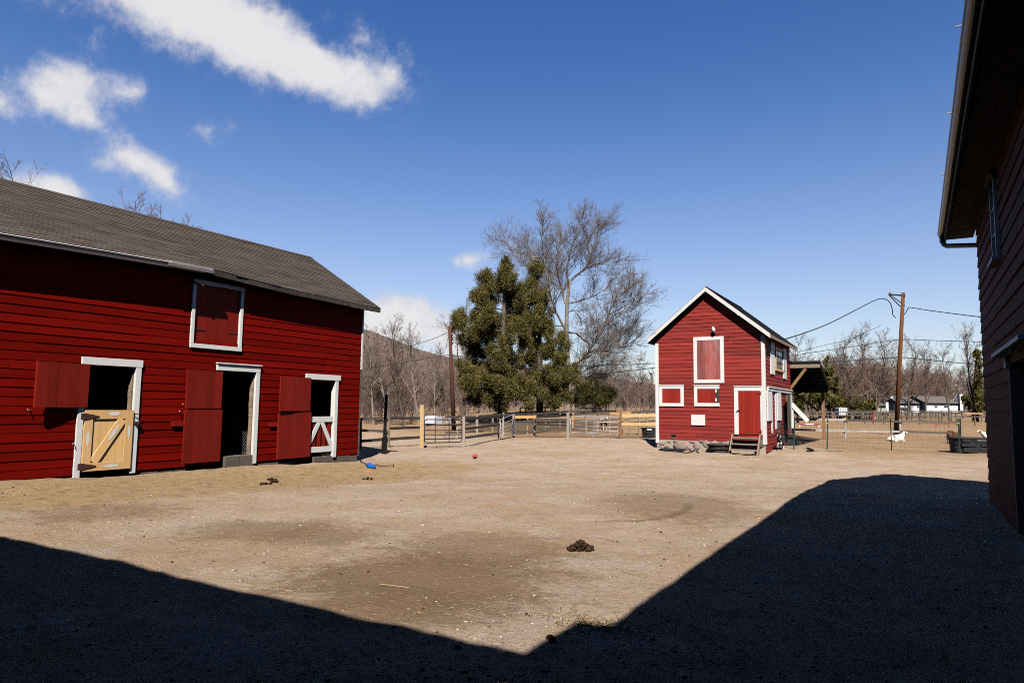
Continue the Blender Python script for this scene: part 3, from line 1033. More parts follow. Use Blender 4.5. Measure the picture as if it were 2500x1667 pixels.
# corner board
mb = MB()
mb.box(BX - .10, BX + .035, BY1 - .035, BY1 + .03, LZ(879, 900) - .02, EZ - .02)
mb.build('corner_board', M['white_worn'], b1)
mb = MB()
mb.box(BX - .10, BX + .02, BY1 - .035, BY1 + .025, -.12, LZ(879, 900) - .022)
mb.build('corner_board', M['greywood'], b1)


def door_frame(d, px_head, right_only=True, leftz=None, cap=False):
    mb = MB()
    hz = d[3]
    pbox(mb, P1, px_head[0], px_head[1], hz - .005, hz + .165, -.02, .062)
    if cap:
        pbox(mb, P1, px_head[0] - .02, px_head[1] + .03, hz + .167, hz + .20, -.02, .10)
    pbox(mb, P1, d[1] - .02, d[1] + .115, -.10, hz - .007, -.12, .055)
    if leftz is not None:
        pbox(mb, P1, d[0] - .12, d[0] + .01, -.12, leftz, -.12, .055)
    return mb.build('door_frame', M['white'], b1, bevel=.004)


door_frame(d1, (LY(197, 890), LY(346, 890)), leftz=d1[3] - .01)
door_frame(d2, (LY(527, 903), LY(633, 903)), cap=True, leftz=None)
door_frame(d3, (LY(745, 922), LY(829, 922)))
# gnawed raw jambs inside the first two openings
for d in (d1, d2):
    mb = MB()
    z = -.02; k = 0
    while z < d[3] - .12:
        h = rg.uniform(.10, .2); w = .05 + .045 * (.5 + .5 * sin(z * 5)) * rg.uniform(.5, 1.2)
        pbox(mb, P1, d[1] - .022 - w * .5, d[1] - .022, z, min(z + h, d[3] - .1), -.15, -.02, rg.random())
        z += h; k += 1
    mb.build('jamb', M['tanwood'], b1)


def leaf(name, hinge, free, z0, z1, n, mat='red_leaf', th=.045, label=None):
    mb = MB()
    fv, hv_ = Vector((*free, 0)), Vector((*hinge, 0)); nr0 = (hv_ - fv).normalized().cross(Vector((0, 0, 1)))
    planks(mb, free, hinge, z0, z1, th, n, rg, .004, nr0)
    o = mb.build(name, M[mat], b1)
    if label: o['label'] = label
    # ledge boards behind
    mb = MB()
    f = Vector((*free, 0)); h = Vector((*hinge, 0)); d = (h - f).normalized(); nr = d.cross(Vector((0, 0, 1)))
    for zz in (z0 + .2, z1 - .2):
        a = f + d * .04 - nr * .012; b_ = h - d * .04 - nr * .012
        mb.beam((a.x, a.y, zz), (b_.x, b_.y, zz), .022, .12)
    mb.build('ledge', M[mat], o, split=True)
    return o


def lp(px, py, x): p = PA(px, py, 0, x); return (p.x, p.y)


zt, zb = LZ(140, 884, -15.83), LZ(140, 994, -15.83)
leaf('upper_door', lp(214, 940, -15.96), lp(84, 940, -15.80), zb, zt, 5, label='red upper stall door folded open beside the pine half door')
leaf('upper_door', lp(540, 950, -15.97), lp(453, 950, -15.90), LZ(500, 997, -15.85), LZ(500, 904, -15.85), 4)
leaf('lower_door', lp(537, 1065, -15.97), lp(446, 1065, -15.89), LZ(492, 1129, -15.85), LZ(492, 999.5, -15.85), 4)
leaf('upper_door', lp(756, 960, -15.97), lp(682, 960, -15.84), LZ(718, 1003, -15.85), LZ(718, 920, -15.85), 5)
leaf('lower_door', lp(756, 1060, -15.97), lp(676, 1060, -15.91), LZ(716, 1118, -15.88), LZ(716, 1006, -15.88), 5)
# iron hooks and wooden turn buttons on the wall
mb = MB()
for (px, py) in ((448, 988), (440, 1005), (73, 1001), (182, 1084)):
    p = PA(px, py, 0, BX + .02)
    mb.tube([p, p + Vector((.07, -.05, -.01)), p + Vector((.10, -.09, .02))], .011, 6)
mb.build('hook', M['galv'], b1, split=True)
for (px, py, w) in ((430, 1034, .3), (664, 1036, .26)):
    mb = MB()
    p = PA(px, py, 0, BX)
    pbox(mb, P1, p.y - w / 2, p.y + w / 2, p.z - .06, p.z + .06, .02, .07)
    mb.build('turn_button', M['red_leaf'], b1)

# new pine half door
x0 = -15.965
ya, yb = d1[0] + .02, d1[1] - .035
z0, z1 = .02, LZ(260, 1001, -15.95)
mb = MB()
planks(mb, (x0, ya), (x0, yb), z0, z1, .03, 6, rg, .003, (1, 0, 0))
pd = mb.build('lower_door', M['pine'], b1)
pd['label'] = 'new unpainted pine half door with diagonal brace and white filler patches'
mb = MB()
Pp = uvmap(0, x0 + .031, 1)
fw = .18
pbox(mb, Pp, ya, ya + fw, z0, z1, 0, .028, .45); pbox(mb, Pp, yb - fw, yb, z0, z1, 0, .028, .4)
pbox(mb, Pp, ya + fw + .002, yb - fw - .002, z1 - fw - .02, z1, 0, .027, .3); pbox(mb, Pp, ya + fw + .002, yb - fw - .002, z0, z0 + fw, 0, .027, .35)
a = Vector(Pp(ya + fw + .06, z0 + fw + .01, .014)); b_ = Vector(Pp(yb - fw - .07, z1 - fw - .03, .014))
mb.beam(a, b_, .028, .19, (0, -.7, .7), .9)
mb.build('brace', M['pine'], pd, bevel=.003)
mb = MB()
for (cu, cz, ru, rz) in ((ya + fw * .5, (z0 + z1) / 2 + .05, .04, .17), (yb - fw * .5, (z0 + z1) / 2 + .18, .032, .16), ((ya + yb) / 2 + .1, z1 - fw * .45, .14, .05), ((ya + yb) / 2 + .1, z0 + fw * .5, .19, .035)):
    mb.face([Pp(cu + ru * cos(t * pi / 9) * (1 + .12 * sin(5 * t)), cz + rz * sin(t * pi / 9) * (1 + .1 * cos(4 * t)), .031) for t in range(18)])
c = a.lerp(b_, .68)
dv = (b_ - a).normalized(); pv = Vector((0, -dv.z, dv.y))
mb.face([tuple(c + dv * .22 * cos(t * pi / 9) + pv * .045 * sin(t * pi / 9) + Vector((.018, 0, 0))) for t in range(18)])
mb.build('filler_patch', M['putty'], pd, split=True)
for zc in (z0 + fw * .5 + .02, z1 - fw * .5 - .05):
    mb = MB()
    q = [Pp(ya - .09, zc - .07, .034), Pp(ya - .09, zc + .07, .034), Pp(ya + .0, zc + .075, .034), Pp(ya + .3, zc + .012, .034), Pp(ya + .3, zc - .012, .034), Pp(ya + .0, zc - .075, .034)]
    mb.face(q[::-1]); mb.face([(v[0] + .006, v[1], v[2]) for v in q])
    for i in range(6):
        j = (i + 1) % 6
        mb.face([q[i], q[j], (q[j][0] + .006, q[j][1], q[j][2]), (q[i][0] + .006, q[i][1], q[i][2])])
    mb.build('hinge', M['iron'], pd)
mb = MB()
p = PA(334, 1032, 0, BX + .07)
mb.box(p.x - .02, p.x + .05, p.y - .06, p.y + .05, p.z - .03, p.z + .03)
mb.tube([p + Vector((.03, -.1, .22)), p + Vector((.05, -.02, .2)), p + Vector((.03, .04, .21))], .012, 6)
mb.build('latch', M['iron'], b1, split=True)

# white braced gate in the third doorway
x3 = BX - .03
ya, yb = d3[0], d3[1] - .01
z0, z1 = LZ(785, 1103, x3), LZ(785, 1016.5, x3)
Pg = uvmap(0, x3, 1)
mb = MB()
pbox(mb, Pg, ya, yb, z1 - .17, z1, 0, .03); pbox(mb, Pg, ya, yb, z0, z0 + .17, 0, .03)
yc = (ya + yb) / 2
for (yy, top) in ((ya + .03, yc - .05), (yb - .03, yc + .05)):
    mb.beam(Pg(yy, z0 + .17, .014), Pg(top, z1 - .16, .014), .028, .14, (0, 1 if yy < yc else -1, .7))
gt = mb.build('half_gate', M['white'], b1, bevel=.003)
gt['label'] = 'white half gate with two slanted braces over red slats'
mb = MB()
n = 5
for k in range(n):
    w = (yb - ya) / n
    pbox(mb, Pg, ya + w * k + .02, ya + w * k + w * .72, z0 + .02, z1 - .02, -.03, -.004, rg.random())
mb.build('slat', M['red_leaf'], gt, split=True)
# diamond wire stall guard inside the second doorway
xg = BX - .75
ga, gb = LY(560, 1060, xg), LY(612, 1060, xg)
z0, z1 = LZ(585, 1107, xg), LZ(585, 1021, xg)
mb = MB()
for (A, B) in (((ga, z0), (gb, z0)), ((ga, z1), (gb, z1)), ((ga, z0), (ga, z1)), ((gb, z0), (gb, z1))):
    mb.tube([(xg, *A), (xg, *B)], .016, 6)
sg = mb.build('stall_guard', M['greywood'], b1)
mb = MB()
W_, H_ = gb - ga, z1 - z0
s = .095
for sgn in (1, -1):
    k = -H_
    while k < W_:
        t0 = max(0, -k); t1 = min(H_, W_ - k)
        if t1 > t0:
            if sgn > 0: mb.tube([(xg, ga + k + t0, z0 + t0), (xg, ga + k + t1, z0 + t1)], .008, 5)
            else: mb.tube([(xg, gb - k - t0, z0 + t0), (xg, gb - k - t1, z0 + t1)], .006, 5)
        k += s
mb.build('wire_mesh', M['wire'], sg)
# hay door
mb = MB()
hy0, hy1, hz0, hz1 = hay
pbox(mb, P1, hy0 - .07, hy1 + .07, hz0 - .11, hz0 + .0, -.02, .065)
pbox(mb, P1, hy0 - .07, hy1 + .09, hz1, hz1 + .11, -.02, .06)
pbox(mb, P1, hy0 - .07, hy0 + .02, hz0 + .002, hz1 - .002, -.02, .055); pbox(mb, P1, hy1 - .02, hy1 + .07, hz0 + .002, hz1 - .002, -.02, .055)
hf = mb.build('hay_door', M['white'], b1, bevel=.004)
mb = MB()
planks(mb, (BX - .05, hy0), (BX - .05, hy1), hz0, hz1, .03, 4, rg, .006, (1, 0, 0))
mb.build('panel', M['red_leaf'], hf)
mb = MB()
for (u, w) in ((hy0 + .02, .36), (hy1 - .3, .28)):
    pbox(mb, P1, u, u + w, hz0 + .36, hz0 + .385, -.019, -.005)
mb.build('hinge', M['iron'], hf, split=True)
# hay trolley bracket that throws the odd shadow over the hay door
mb = MB()
mb.tube([(BX + .05, hy0 - .1, hz1 + .05), (BX + .30, hy0 - .22, hz1 - .03), (BX + .34, hy0 + .02, hz1 - .10)], .03, 6)
mb.build('hay_bracket', M['iron'], b1)
# foundation blocks
def blocks(y0, y1, zt, zb, out, n):
    mb = MB()
    w = (y1 - y0) / n
    for k in range(n):
        mb.box(BX - .25, BX + out + rg.uniform(-.012, .012), y0 + w * k + .006, y0 + w * (k + 1) - .006, zb, zt + rg.uniform(-.01, .01), rg.random())
    return mb.build('foundation_block', M['block'], b1, bevel=.012)


blocks(LY(545, 1125), LY(617, 1125), LZ(580, 1112), -.5, .06, 2)
blocks(LY(766, 1115), LY(873, 1115), LZ(820, 1108) - .04, -.6, .0, 5)
blocks(LY(345, 1145), LY(465, 1140), -.10, -.6, -.01, 3)
blocks(LY(630, 1125), LY(720, 1120), -.13, -.6, -.01, 2)
mb = MB(); mb.box(BX - .3, BX - .16, BY0, BY1, -.7, -.06); mb.build('footing', M['dark'], b1)

# ------------------------------------------------------------------ small red barn
rg = random.Random(23)
SY = 28.0
sx0, sx1, sAx = -9.42, -5.08, -7.26
sZ0, sZe, sAz = .27, 4.47, 6.30
SYB = 34.35
b2 = thing('small_barn', (-7.26, 31, -.15), 'small two storey red barn with white trim and a steep gable', 'barn')
P2 = uvmap(1, SY, -1)
P2s = uvmap(0, sx1, 1)


def FX(px, py): return PA(px, py, 1, SY).x
def FZ(px, py): return PA(px, py, 1, SY).z
def GY(px, py): return PA(px, py, 0, sx1).y
def GZ(px, py): return PA(px, py, 0, sx1).z


kl = (sAz - 4.40) / (sAx - sx0); kr = (sAz - 4.50) / (sx1 - sAx)


def clip(z):
    a, b_ = sx0, sx1
    if z > 4.40: a = sx0 + (z - 4.40) / kl
    if z > 4.50: b_ = sx1 - (z - 4.50) / kr
    return a, b_


mb = MB()
siding(mb, P2, sx0, sx1, sZ0, sAz - .05, .15, [], clip, .0165, rg, .009, (1.2, 3.2))
w2 = mb.build('wall', M['red_small'], b2)
mb = MB()
siding(mb, P2s, SY + .02, SYB, -.09, 4.5, .15, [(GY(1904, 1010), GY(1907.5, 1010), -1, GZ(1906, 970))], None, .02, rg, .007, (1.5, 3))
mb.build('wall', M['red_side'], b2)
mb = MB()
mb.box(sx0 + .01, sx1 - .01, SYB - .05, SYB, .2, 4.4)
mb.box(sx0 + .01, sx0 + .06, SY + .05, SYB - .06, .2, 4.4)
mb.face([(sx0, SYB, 4.4), (sAx, SYB, sAz), (sx1, SYB, 4.4)])
mb.face([(sx0 + .02, SY + .012, .2), (sx1 - .02, SY + .012, .2), (sx1 - .02, SY + .012, 4.42), (sAx, SY + .012, sAz - .05), (sx0 + .02, SY + .012, 4.36)])
wall_cells(mb, P2s, SY + .02, SYB - .01, .2, 4.5, [(GY(1904, 1010), GY(1907.5, 1010), -1, GZ(1906, 970))], .1)
mb.box(sx0 + .1, sx1 - .12, SY + .1, SYB - .1, .2, .25)
mb.build('sheathing', M['dark'], b2)
# roof
RY0, RY1 = 27.75, 34.62
mb = MB()
eL = Vector((-9.74, RY0, 4.415)); eR = Vector((-4.78, RY0, 4.455)); ap = Vector((sAx, RY0, 6.47))
for (e, sg) in ((eL, 1), (eR, -1)):
    u = (ap - e); L = u.length
    A = e; B = e + Vector((0, RY1 - RY0, 0))
    shingles(mb, A + Vector((0, -.03, .055)), B + Vector((0, 0, .055)), u, L + .02, .14, rg)
r2 = mb.build('roof', M['shingle_dark'], b2)
mb = MB()
for (e, sg) in ((eL, 1), (eR, -1)):
    u = (ap - e)
    A = e; B = e + Vector((0, RY1 - RY0, 0))
    up = Vector((0, 0, 1))
    mb.hexa([A - up * .04, B - up * .04, B + u - up * .04, A + u - up * .04, A + up * .052, B + up * .052, B + u + up * .052, A + u + up * .052])
mb.build('roof_deck', M['darkwood'], r2)
mb = MB()
for (e, sg) in ((eL, 1), (eR, -1)):
    u = (ap - e)
    y0, y1 = RY0 - .035, RY0 - .002
    lo, hi = -.125, .05
    q = []
    for yy in (y0, y1):
        q.append([(e.x, yy, e.z + lo), (ap.x, yy, ap.z + lo), (ap.x, yy, ap.z + hi), (e.x, yy, e.z + hi)])
    mb.face(q[0] if sg > 0 else q[0][::-1]); mb.face(q[1])
    for i in range(4):
        j = (i + 1) % 4
        mb.face([q[0][i], q[0][j], q[1][j], q[1][i]])
mb.build('rake_board', M['white_worn'], b2)
mb = MB()
mb.box(-4.79, -4.755, RY0, RY1, 4.34, 4.46)
mb.box(-9.775, -9.742, RY0, RY1, 4.30, 4.42)
mb.build('eave_board', M['tanwood'], b2, split=True)
# white trim
mb = MB()
mb.box(sx0 - .05, sx0 + .09, SY - .045, SY + .1, .12, 4.30)
mb.build('corner_board', M['white'], b2, bevel=.004)
mb = MB()
mb.box(sx1 - .10, sx1 + .045, SY - .045, SY + .09, .22, 4.46)
mb.build('corner_board', M['white_worn'], b2, bevel=.004)


def fr(mb, P, u0, u1, z0, z1, w, o=.045, sides='lrtb', wt=None):
    wt = wt or w
    if 't' in sides: pbox(mb, P, u0, u1, z1 - wt, z1, .0, o)
    if 'b' in sides: pbox(mb, P, u0, u1, z0, z0 + w, .0, o)
    zz0 = z0 + w + .001 if 'b' in sides else z0
    if 'l' in sides: pbox(mb, P, u0, u0 + w, zz0, z1 - wt - .001, .0, o)
    if 'r' in sides: pbox(mb, P, u1 - w, u1, zz0, z1 - wt - .001, .0, o)


mb = MB()
a = (FX(1694, 880), FX(1768, 880), FZ(1730, 935), FZ(1730, 822))
fr(mb, P2, *a, .145, .05)
lh = mb.build('loft_hatch', M['white'], b2, bevel=.004)
lh['label'] = 'loft hatch of worn red boards in a broad white frame'
mb = MB()
planks(mb, (a[0] + .14, SY - .024), (a[1] - .14, SY - .024), a[2] + .13, a[3] - .13, .014, 6, rg, .004, (0, -1, 0))
mb.build('panel', M['red_hatch'], lh)
for (p0, p1, sd) in ((1610, 1670, 'lrtb'), (1695, 1757, 'ltb')):
    mb = MB()
    a = (FX(p0, 966), FX(p1, 966), FZ((p0 + p1) / 2, 991.7), FZ((p0 + p1) / 2, 941))
    fr(mb, P2, *a, .135, .05, sd)
    pbox(mb, P2, a[0] - .015, a[1] + .015, a[3] + .002, a[3] + .03, 0, .07)
    wn_ = mb.build('shutter_window', M['white'], b2, bevel=.004)
    mb = MB()
    r_ = a[1] - (.13 if 'r' in sd else .15)
    planks(mb, (a[0] + .13, SY - .024), (r_, SY - .024), a[2] + .13, a[3] - .13, .014, 4, rg, .004, (0, -1, 0))
    mb.build('panel', M['red_door'], wn_)
    if 'r' not in sd:
        mb = MB(); pbox(mb, P2, r_ + .005, a[1], a[2] + .137, a[3] - .137, .02, .034); mb.build('bare_jamb', M['darkwood'], wn_)
        mb = MB()
        for zz in (a[2] + .2, a[2] + .56): pbox(mb, P2, r_ - .01, r_ + .045, zz, zz + .13, .035, .045)
        mb.build('hinge', M['white'], wn_, split=True)
mb = MB()
pbox(mb, P2, FX(1688, 1025), FX(1722, 1025), FZ(1705, 1038), FZ(1705, 1012), .0, .05)
mb.build('access_panel', M['white'], b2, bevel=.01)
# door
a = (FX(1793, 1000), FX(1867, 1000), .47, FZ(1830, 943.5))
mb = MB()
pbox(mb, P2, a[0], a[1] - .05, a[3] - .17, a[3], 0, .052)
pbox(mb, P2, a[0], a[0] + .165, FZ(1797, 1060), a[3] - .172, 0, .05)
pbox(mb, P2, FX(1857, 1000), sx1 - .104, FZ(1857, 1061), a[3] - .172, 0, .05)
pbox(mb, P2, a[0] - .02, a[1] - .08, a[3] + .002, a[3] + .03, 0, .075)
dr = mb.build('door', M['white'], b2, bevel=.004)
mb = MB()
planks(mb, (FX(1803.5, 1000), SY - .022), (FX(1857, 1000), SY - .022), FZ(1830, 1060), a[3] - .175, .016, 6, rg, .006, (0, -1, 0))
mb.build('panel', M['red_door'], dr)
for py in (960, 1053):
    mb = MB()
    z = FZ(1855, py)
    pbox(mb, P2, FX(1848, 1000), FX(1857.5, 1000), z - .03, z + .03, .039, .05)
    pbox(mb, P2, FX(1856, 1000), FX(1859.5, 1000), z - .06, z + .06, .052, .064)
    mb.build('hinge', M['red_door'], dr, split=True)
mb = MB()
p = Vector(P2(FX(1805, 1002), FZ(1805, 1002), .06))
mb.box(p.x - .07, p.x + .05, p.y - .02, p.y + .02, p.z - .015, p.z + .02)
mb.tube([p + Vector((-.05, -.02, -.01)), p + Vector((-.1, -.02, -.06))], .014, 6)
mb.build('latch', M['iron'], dr, split=True)
# flood light above the hatch
mb = MB()
p = Vector(P2(FX(1740, 820), FZ(1740, 820), .05))
mb.tube([p, p + Vector((.0, -.02, .12))], .035, 8)
mb.tube([p + Vector((.10, .02, .10)), p + Vector((.14, -.01, .0)), p + Vector((.24, -.0, .02)), p + Vector((.28, .02, .1))], .008, 6)
fl = mb.build('floodlight', M['dark'], b2)
mb = MB()
mb.lathe(p + Vector((.02, -.03, .11)), [(0, 0), (.05, .01), (.055, .05), (.035, .08), (0, .09)], 12)
mb.tube([p + Vector((.08, -.08, .14)), p + Vector((.075, -.10, .26)), p + Vector((.05, -.12, .36))], [.075, .065, .035], 10)
mb.build('lamp', M['white'], fl, smooth=True)
# flat dark patch for the shade inside a hole in the bottom boards
mb = MB()
p = P2(FX(1644, 1065), FZ(1644, 1065), .028)
hp_ = [(-.13, -.01), (-.10, .05), (-.03, .085), (.05, .065), (.14, .08), (.11, .0), (.05, -.035), (.0, -.075), (-.07, -.06)]
mb.face([(p[0] + x, p[1], p[2] + z) for (x, z) in hp_])
hl = mb.build('dark_hole_patch', M['dark'], b2)
mb = MB()
for i in range(6, 9):
    q = hp_[i]; q2 = hp_[(i + 1) % 9]
    mb.beam((p[0] + q[0], p[1] - .004, p[2] + q[1]), (p[0] + q2[0], p[1] - .004, p[2] + q2[1]), .012, .03)
mb.build('hole_rim', M['tanwood'], hl)
# stone foundation
mb = MB()
mb.box(sx0, sx1, SY - .02, SY + .25, -.7, sZ0 - .004)
mb.box(sx1 - .25, sx1 - .02, SY + .26, SYB, -.7, .35)
fd = mb.build('foundation', M['mortar'], b2)
mb = MB()
big = [(1615, 1082, .20, .13), (1628, 1092, .17, .1), (1662, 1088, .40, .26), (1633, 1078, .12, .08), (1701, 1088, .2, .2), (1723, 1084, .2, .17), (1743, 1082, .19, .12), (1690, 1079, .16, .09), (1712, 1078, .14, .08), (1610, 1094, .14, .1), (1760, 1084, .2, .13), (1778, 1084, .18, .14), (1684, 1094, .1, .08), (1738, 1093, .16, .09), (1648, 1078, .12, .06), (1795, 1085, .2, .16), (1815, 1085, .22, .15), (1840, 1085, .25, .16), (1858, 1084, .16, .2)]
for (px, py, w, h) in big:
    q = PA(px, py, 1, SY - .02)
    ti = rg.random()
    bm = MB(); bm.lump((0, 0, 0), 1, rg, 1, 2, .16, ti)
    n0 = len(mb.v)
    for v in bm.v: mb.v.append((q.x + v[0] * w * .85, SY - .012 + v[1] * .035, q.z + v[2] * h * .85))
    for f in bm.f: mb.f.append(tuple(n0 + i for i in f)); mb.t.append(ti)
mb.build('stone', M['stone'], fd, smooth=True, split=True)


# right-hand side wall: boards, window, panels
def sbox(px0, px1, pt, pb, o0, o1, mb):
    y0, y1 = GY(px0, 990), GY(px1, 990)
    pm = (px0 + px1) / 2
    pbox(mb, P2s, y0, y1, GZ(pm, pb), GZ(pm, pt), o0, o1)


mb = MB()
sbox(1871, 1881, 953, 1027, .0, .07, mb); sbox(1894.5, 1903, 958, 1026, .0, .07, mb); sbox(1922.5, 1929.5, 963, 1025, .0, .07, mb)
mb.build('white_board', M['white'], b2, split=True)
mb = MB()
sbox(1881.3, 1883.3, 953, 1057, .0, .05, mb); sbox(1891, 1893.8, 956, 1047, .0, .05, mb); sbox(1904, 1905.2, 960, 1026, .0, .05, mb); sbox(1920.7, 1922.2, 962, 1028, 0, .05, mb)
mb.build('white_batten', M['white'], b2, split=True)
mb = MB()
pbox(mb, P2s, GY(1872, 990), SYB, GZ(1900, 957), GZ(1900, 950.5), 0, .085)
pbox(mb, P2s, GY(1872, 990), SYB, GZ(1900, 950), GZ(1900, 947.5), 0, .12)
mb.build('belt_board', M['white'], b2)
mb = MB()
planks(mb, (sx1 + .25, GY(1907.5, 1000)), (sx1 + .22, GY(1915.5, 1000)), GZ(1911, 1051), GZ(1911, 962), .04, 2, rg, .006, (1, 0, 0))
sbox(1894.5, 1903.5, 1029, 1046, .0, .03, mb)
mb.build('plank_door', M['greywood'], b2)
mb = MB()
planks(mb, (sx1 + .05, GY(1916, 1000)), (sx1 + .05, GY(1920.5, 1000)), GZ(1918, 1050), GZ(1918, 966), .04, 1, rg, .004, (1, 0, 0))
mb.build('door_post', M['brownpost'], b2)
for (p0, p1, t, b_) in ((1881, 1890, 832, 914), (1912, 1919, 851, 925)):
    mb = MB(); sbox(p0, p1, t, b_, .02, .07, mb); mb.build('shutter_board', M['white'], b2)
mb = MB()
ww = (GY(1891, 880), GY(1911, 880), GZ(1901, 907), GZ(1901, 851))
fr(mb, P2s, *ww, .10, .07)
sw = mb.build('side_window', M['palewood'], b2)
mb = MB(); pbox(mb, P2s, ww[0] + .1, ww[1] - .1, ww[2] + .1, ww[3] - .1, .022, .03); mb.build('pane', M['glass'], sw)
mb = MB()
for k in range(1, 3):
    zz = ww[2] + .1 + (ww[3] - ww[2] - .2) * k / 3
    pbox(mb, P2s, ww[0] + .1, ww[1] - .1, zz - .025, zz + .025, .031, .045)
    yy = ww[0] + .1 + (ww[1] - ww[0] - .2) * k / 3
    pbox(mb, P2s, yy - .03, yy + .03, ww[2] + .1, ww[3] - .1, .046, .052)
mb.build('muntin', M['greywood'], sw, split=True)
mb = MB()
p = Vector(P2s(GY(1873, 850), GZ(1873, 850), .03))
mb.tube([p, p + Vector((.1, 0, .06)), p + Vector((.12, .6, .05)), p + Vector((.1, 4.0, .12))], .012, 6)
mb.tube([p + Vector((.03, .1, .0)), p + Vector((.08, .18, -.4))], .018, 6)
mb.build('conduit', M['galv'], b2)
# lean-to roof behind
lf = PA(2003, 885, 1, 34.45); lb = PA(2027, 950, 1, 44.0)
xl = sx1 - 3.5
mb = MB()
A0, A1 = Vector((xl, 34.42, lf.z)), Vector((lf.x, 34.42, lf.z)); B0, B1 = Vector((xl - .0, 44, lb.z)), Vector((lb.x, 44, lb.z))
up = Vector((0, 0, .09))
mb.hexa([A0, A1, B1, B0, A0 + up, A1 + up, B1 + up, B0 + up])
lt = mb.build('lean_to', M['shingle_dark'], b2)
mb = MB()
for k in range(9):
    t = (k + .5) / 9
    mb.beam(A0.lerp(B0, t) - Vector((0, 0, .07)), A1.lerp(B1, t) - Vector((.08, 0, .07)), .05, .13)
mb.build('rafter', M['darkwood'], lt, split=True)
mb = MB(); mb.beam((sx1 - .2, 34.5, lf.z - .12), (lf.x - .02, 34.5, lf.z - .12), .06, .22); mb.build('header_beam', M['tanwood'], lt)
mb = MB(); mb.beam((xl, 43.7, lb.z - .12), (lb.x - .02, 43.7, lb.z - .12), .14, .2); mb.build('header_beam', M['brownpost'], lt)
q = PA(1928, 951, 1, 34.52); q2 = PA(1967, 900, 1, 34.52)
mb = MB(); mb.beam(q, q2, .05, .13); mb.build('strut', M['brownpost'], lt)
pp = PA(2010, 1000, 1, 43.6)
mb = MB(); mb.box(pp.x - .08, pp.x + .08, 43.52, 43.68, gz(pp.x, 43.6) - .3, lb.z - .22); mb.build('post', M['brownpost'], lt)
mb = MB(); mb.beam((pp.x - 1.5, 43.6, lb.z - .25), (pp.x - .05, 43.6, lb.z - 1.45), .05, .12); mb.build('strut', M['brownpost'], lt)
# white raking prop at the corner
q = PA(1931, 985, 1, 34.6); q2 = PA(1972, 1028, 1, 34.9)
mb = MB(); mb.beam(q, q2, .08, .2); mb.build('corner_prop', M['white_worn'], b2)
mb = MB()
q = PA(1933, 1000, 1, 34.6); q2 = PA(1935, 1045, 1, 34.6)
mb.beam(q, q2, .12, .14, (1, 0, 0)); mb.build('corner_post', M['white'], b2)
# door ramp on the right side
rp = thing('ramp', (-4.3, 33, -.1), 'plank ramp with slatted dark side leading up to the small barn side door', 'ramp')
A = PA(1914, 1052, 0, -4.95); B = PG(2003, 1074)
mb = MB()
A = Vector((sx1 + .05, 32.6, .55)); Bx = PG(2003, 1074)
B = Vector((Bx.x, Bx.y, Bx.z + .03))
dv = (B - A); sd = Vector((-dv.y, dv.x, 0)).normalized()
mb.hexa([A - Vector((0, 0, .04)), B - Vector((0, 0, .04)), B + sd * 1.1 - Vector((0, 0, .04)), A + sd * 1.1 - Vector((0, 0, .04)), A, B, B + sd * 1.1, A + sd * 1.1])
mb.build('deck', M['tanwood'], rp)
mb = MB()
mb.beam(A - Vector((0, 0, .12)), B - Vector((0, 0, .06)), .05, .1)
for t in (.2, .4, .6):
    c = A.lerp(B, t); mb.beam(c - Vector((0, 0, .1)), c + dv * .05 - Vector((0, 0, max(.12, c.z + .05))), .04, .05)
mb.face([A - sd * -.03 - Vector((0, 0, .05)), B + sd * .03 - Vector((0, 0, .05)), Vector((B.x, B.y, -.3)) + sd * .03, Vector((A.x, A.y, -.3)) + sd * .03])
mb.build('side_frame', M['darkwood'], rp)
# wooden steps
st = thing('wooden_steps', (-5.65, 27.5, -.13), 'three tread wooden steps at the small barn red door', 'steps')
xs0, xs1 = FX(1791, 1060), FX(1858, 1060)
for (zz, yy) in ((.43, 27.78), (.20, 27.52), (-.01, 27.26)):
    mb = MB(); mb.box(xs0 + .03, xs1 - .03, yy - .14, yy + .13, zz, zz + .045); mb.build('tread', M['tanwood'], st, bevel=.006)
for xx in (xs0, xs1):
    mb = MB()
    mb.hexa([(xx - .025, 27.05, -.3), (xx + .025, 27.05, -.3), (xx + .025, 27.35, -.3), (xx - .025, 27.35, -.3), (xx - .025, 27.78, .6), (xx + .025, 27.78, .6), (xx + .025, 27.93, .6), (xx - .025, 27.93, .6)])
    mb.build('stringer', M['tanwood'], st)

# ------------------------------------------------------------------ near barn on the right with its wing
rg = random.Random(31)
RXW, RYE = 1.12, 15.62
b3 = thing('near_barn', (4, 7, 0), 'shaded dark barn wall close by on the right under a deep eave', 'barn')
P3 = uvmap(0, RXW, -1)
door3 = (8.9, 11.30, -.5, 2.24)
wy0, wy1, wz0, wz1 = 11.72, 12.34, 3.80, 4.98
mb = MB()
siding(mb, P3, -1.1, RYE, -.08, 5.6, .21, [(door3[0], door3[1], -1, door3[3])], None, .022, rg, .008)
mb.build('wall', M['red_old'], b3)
mb = MB()
wall_cells(mb, P3, -1.1, RYE - .02, -.5, 5.6, [door3], .14)
mb.box(1.3, 6.8, RYE - .12, RYE - .03, -.5, 5.4)
mb.face([(1.12, RYE - .03, 5.4), (6.82, RYE - .03, 5.4), (3.97, RYE - .03, 8.9)])
mb.box(6.75, 6.82, -8, RYE - .13, -.5, 5.5)
mb.box(2.6, 2.7, -1, RYE - .13, -.4, 5.0); mb.box(1.3, 2.6, 7.0, 7.1, -.4, 5.0); mb.box(1.3, 2.6, -1, RYE - .2, 2.6, 2.66)
mb.build('sheathing', M['dark'], b3)
mb = MB()
pbox(mb, P3, 11.5, RYE, -.28, -.082, .0, .03)
mb.build('base_board', M['greywood'], b3)
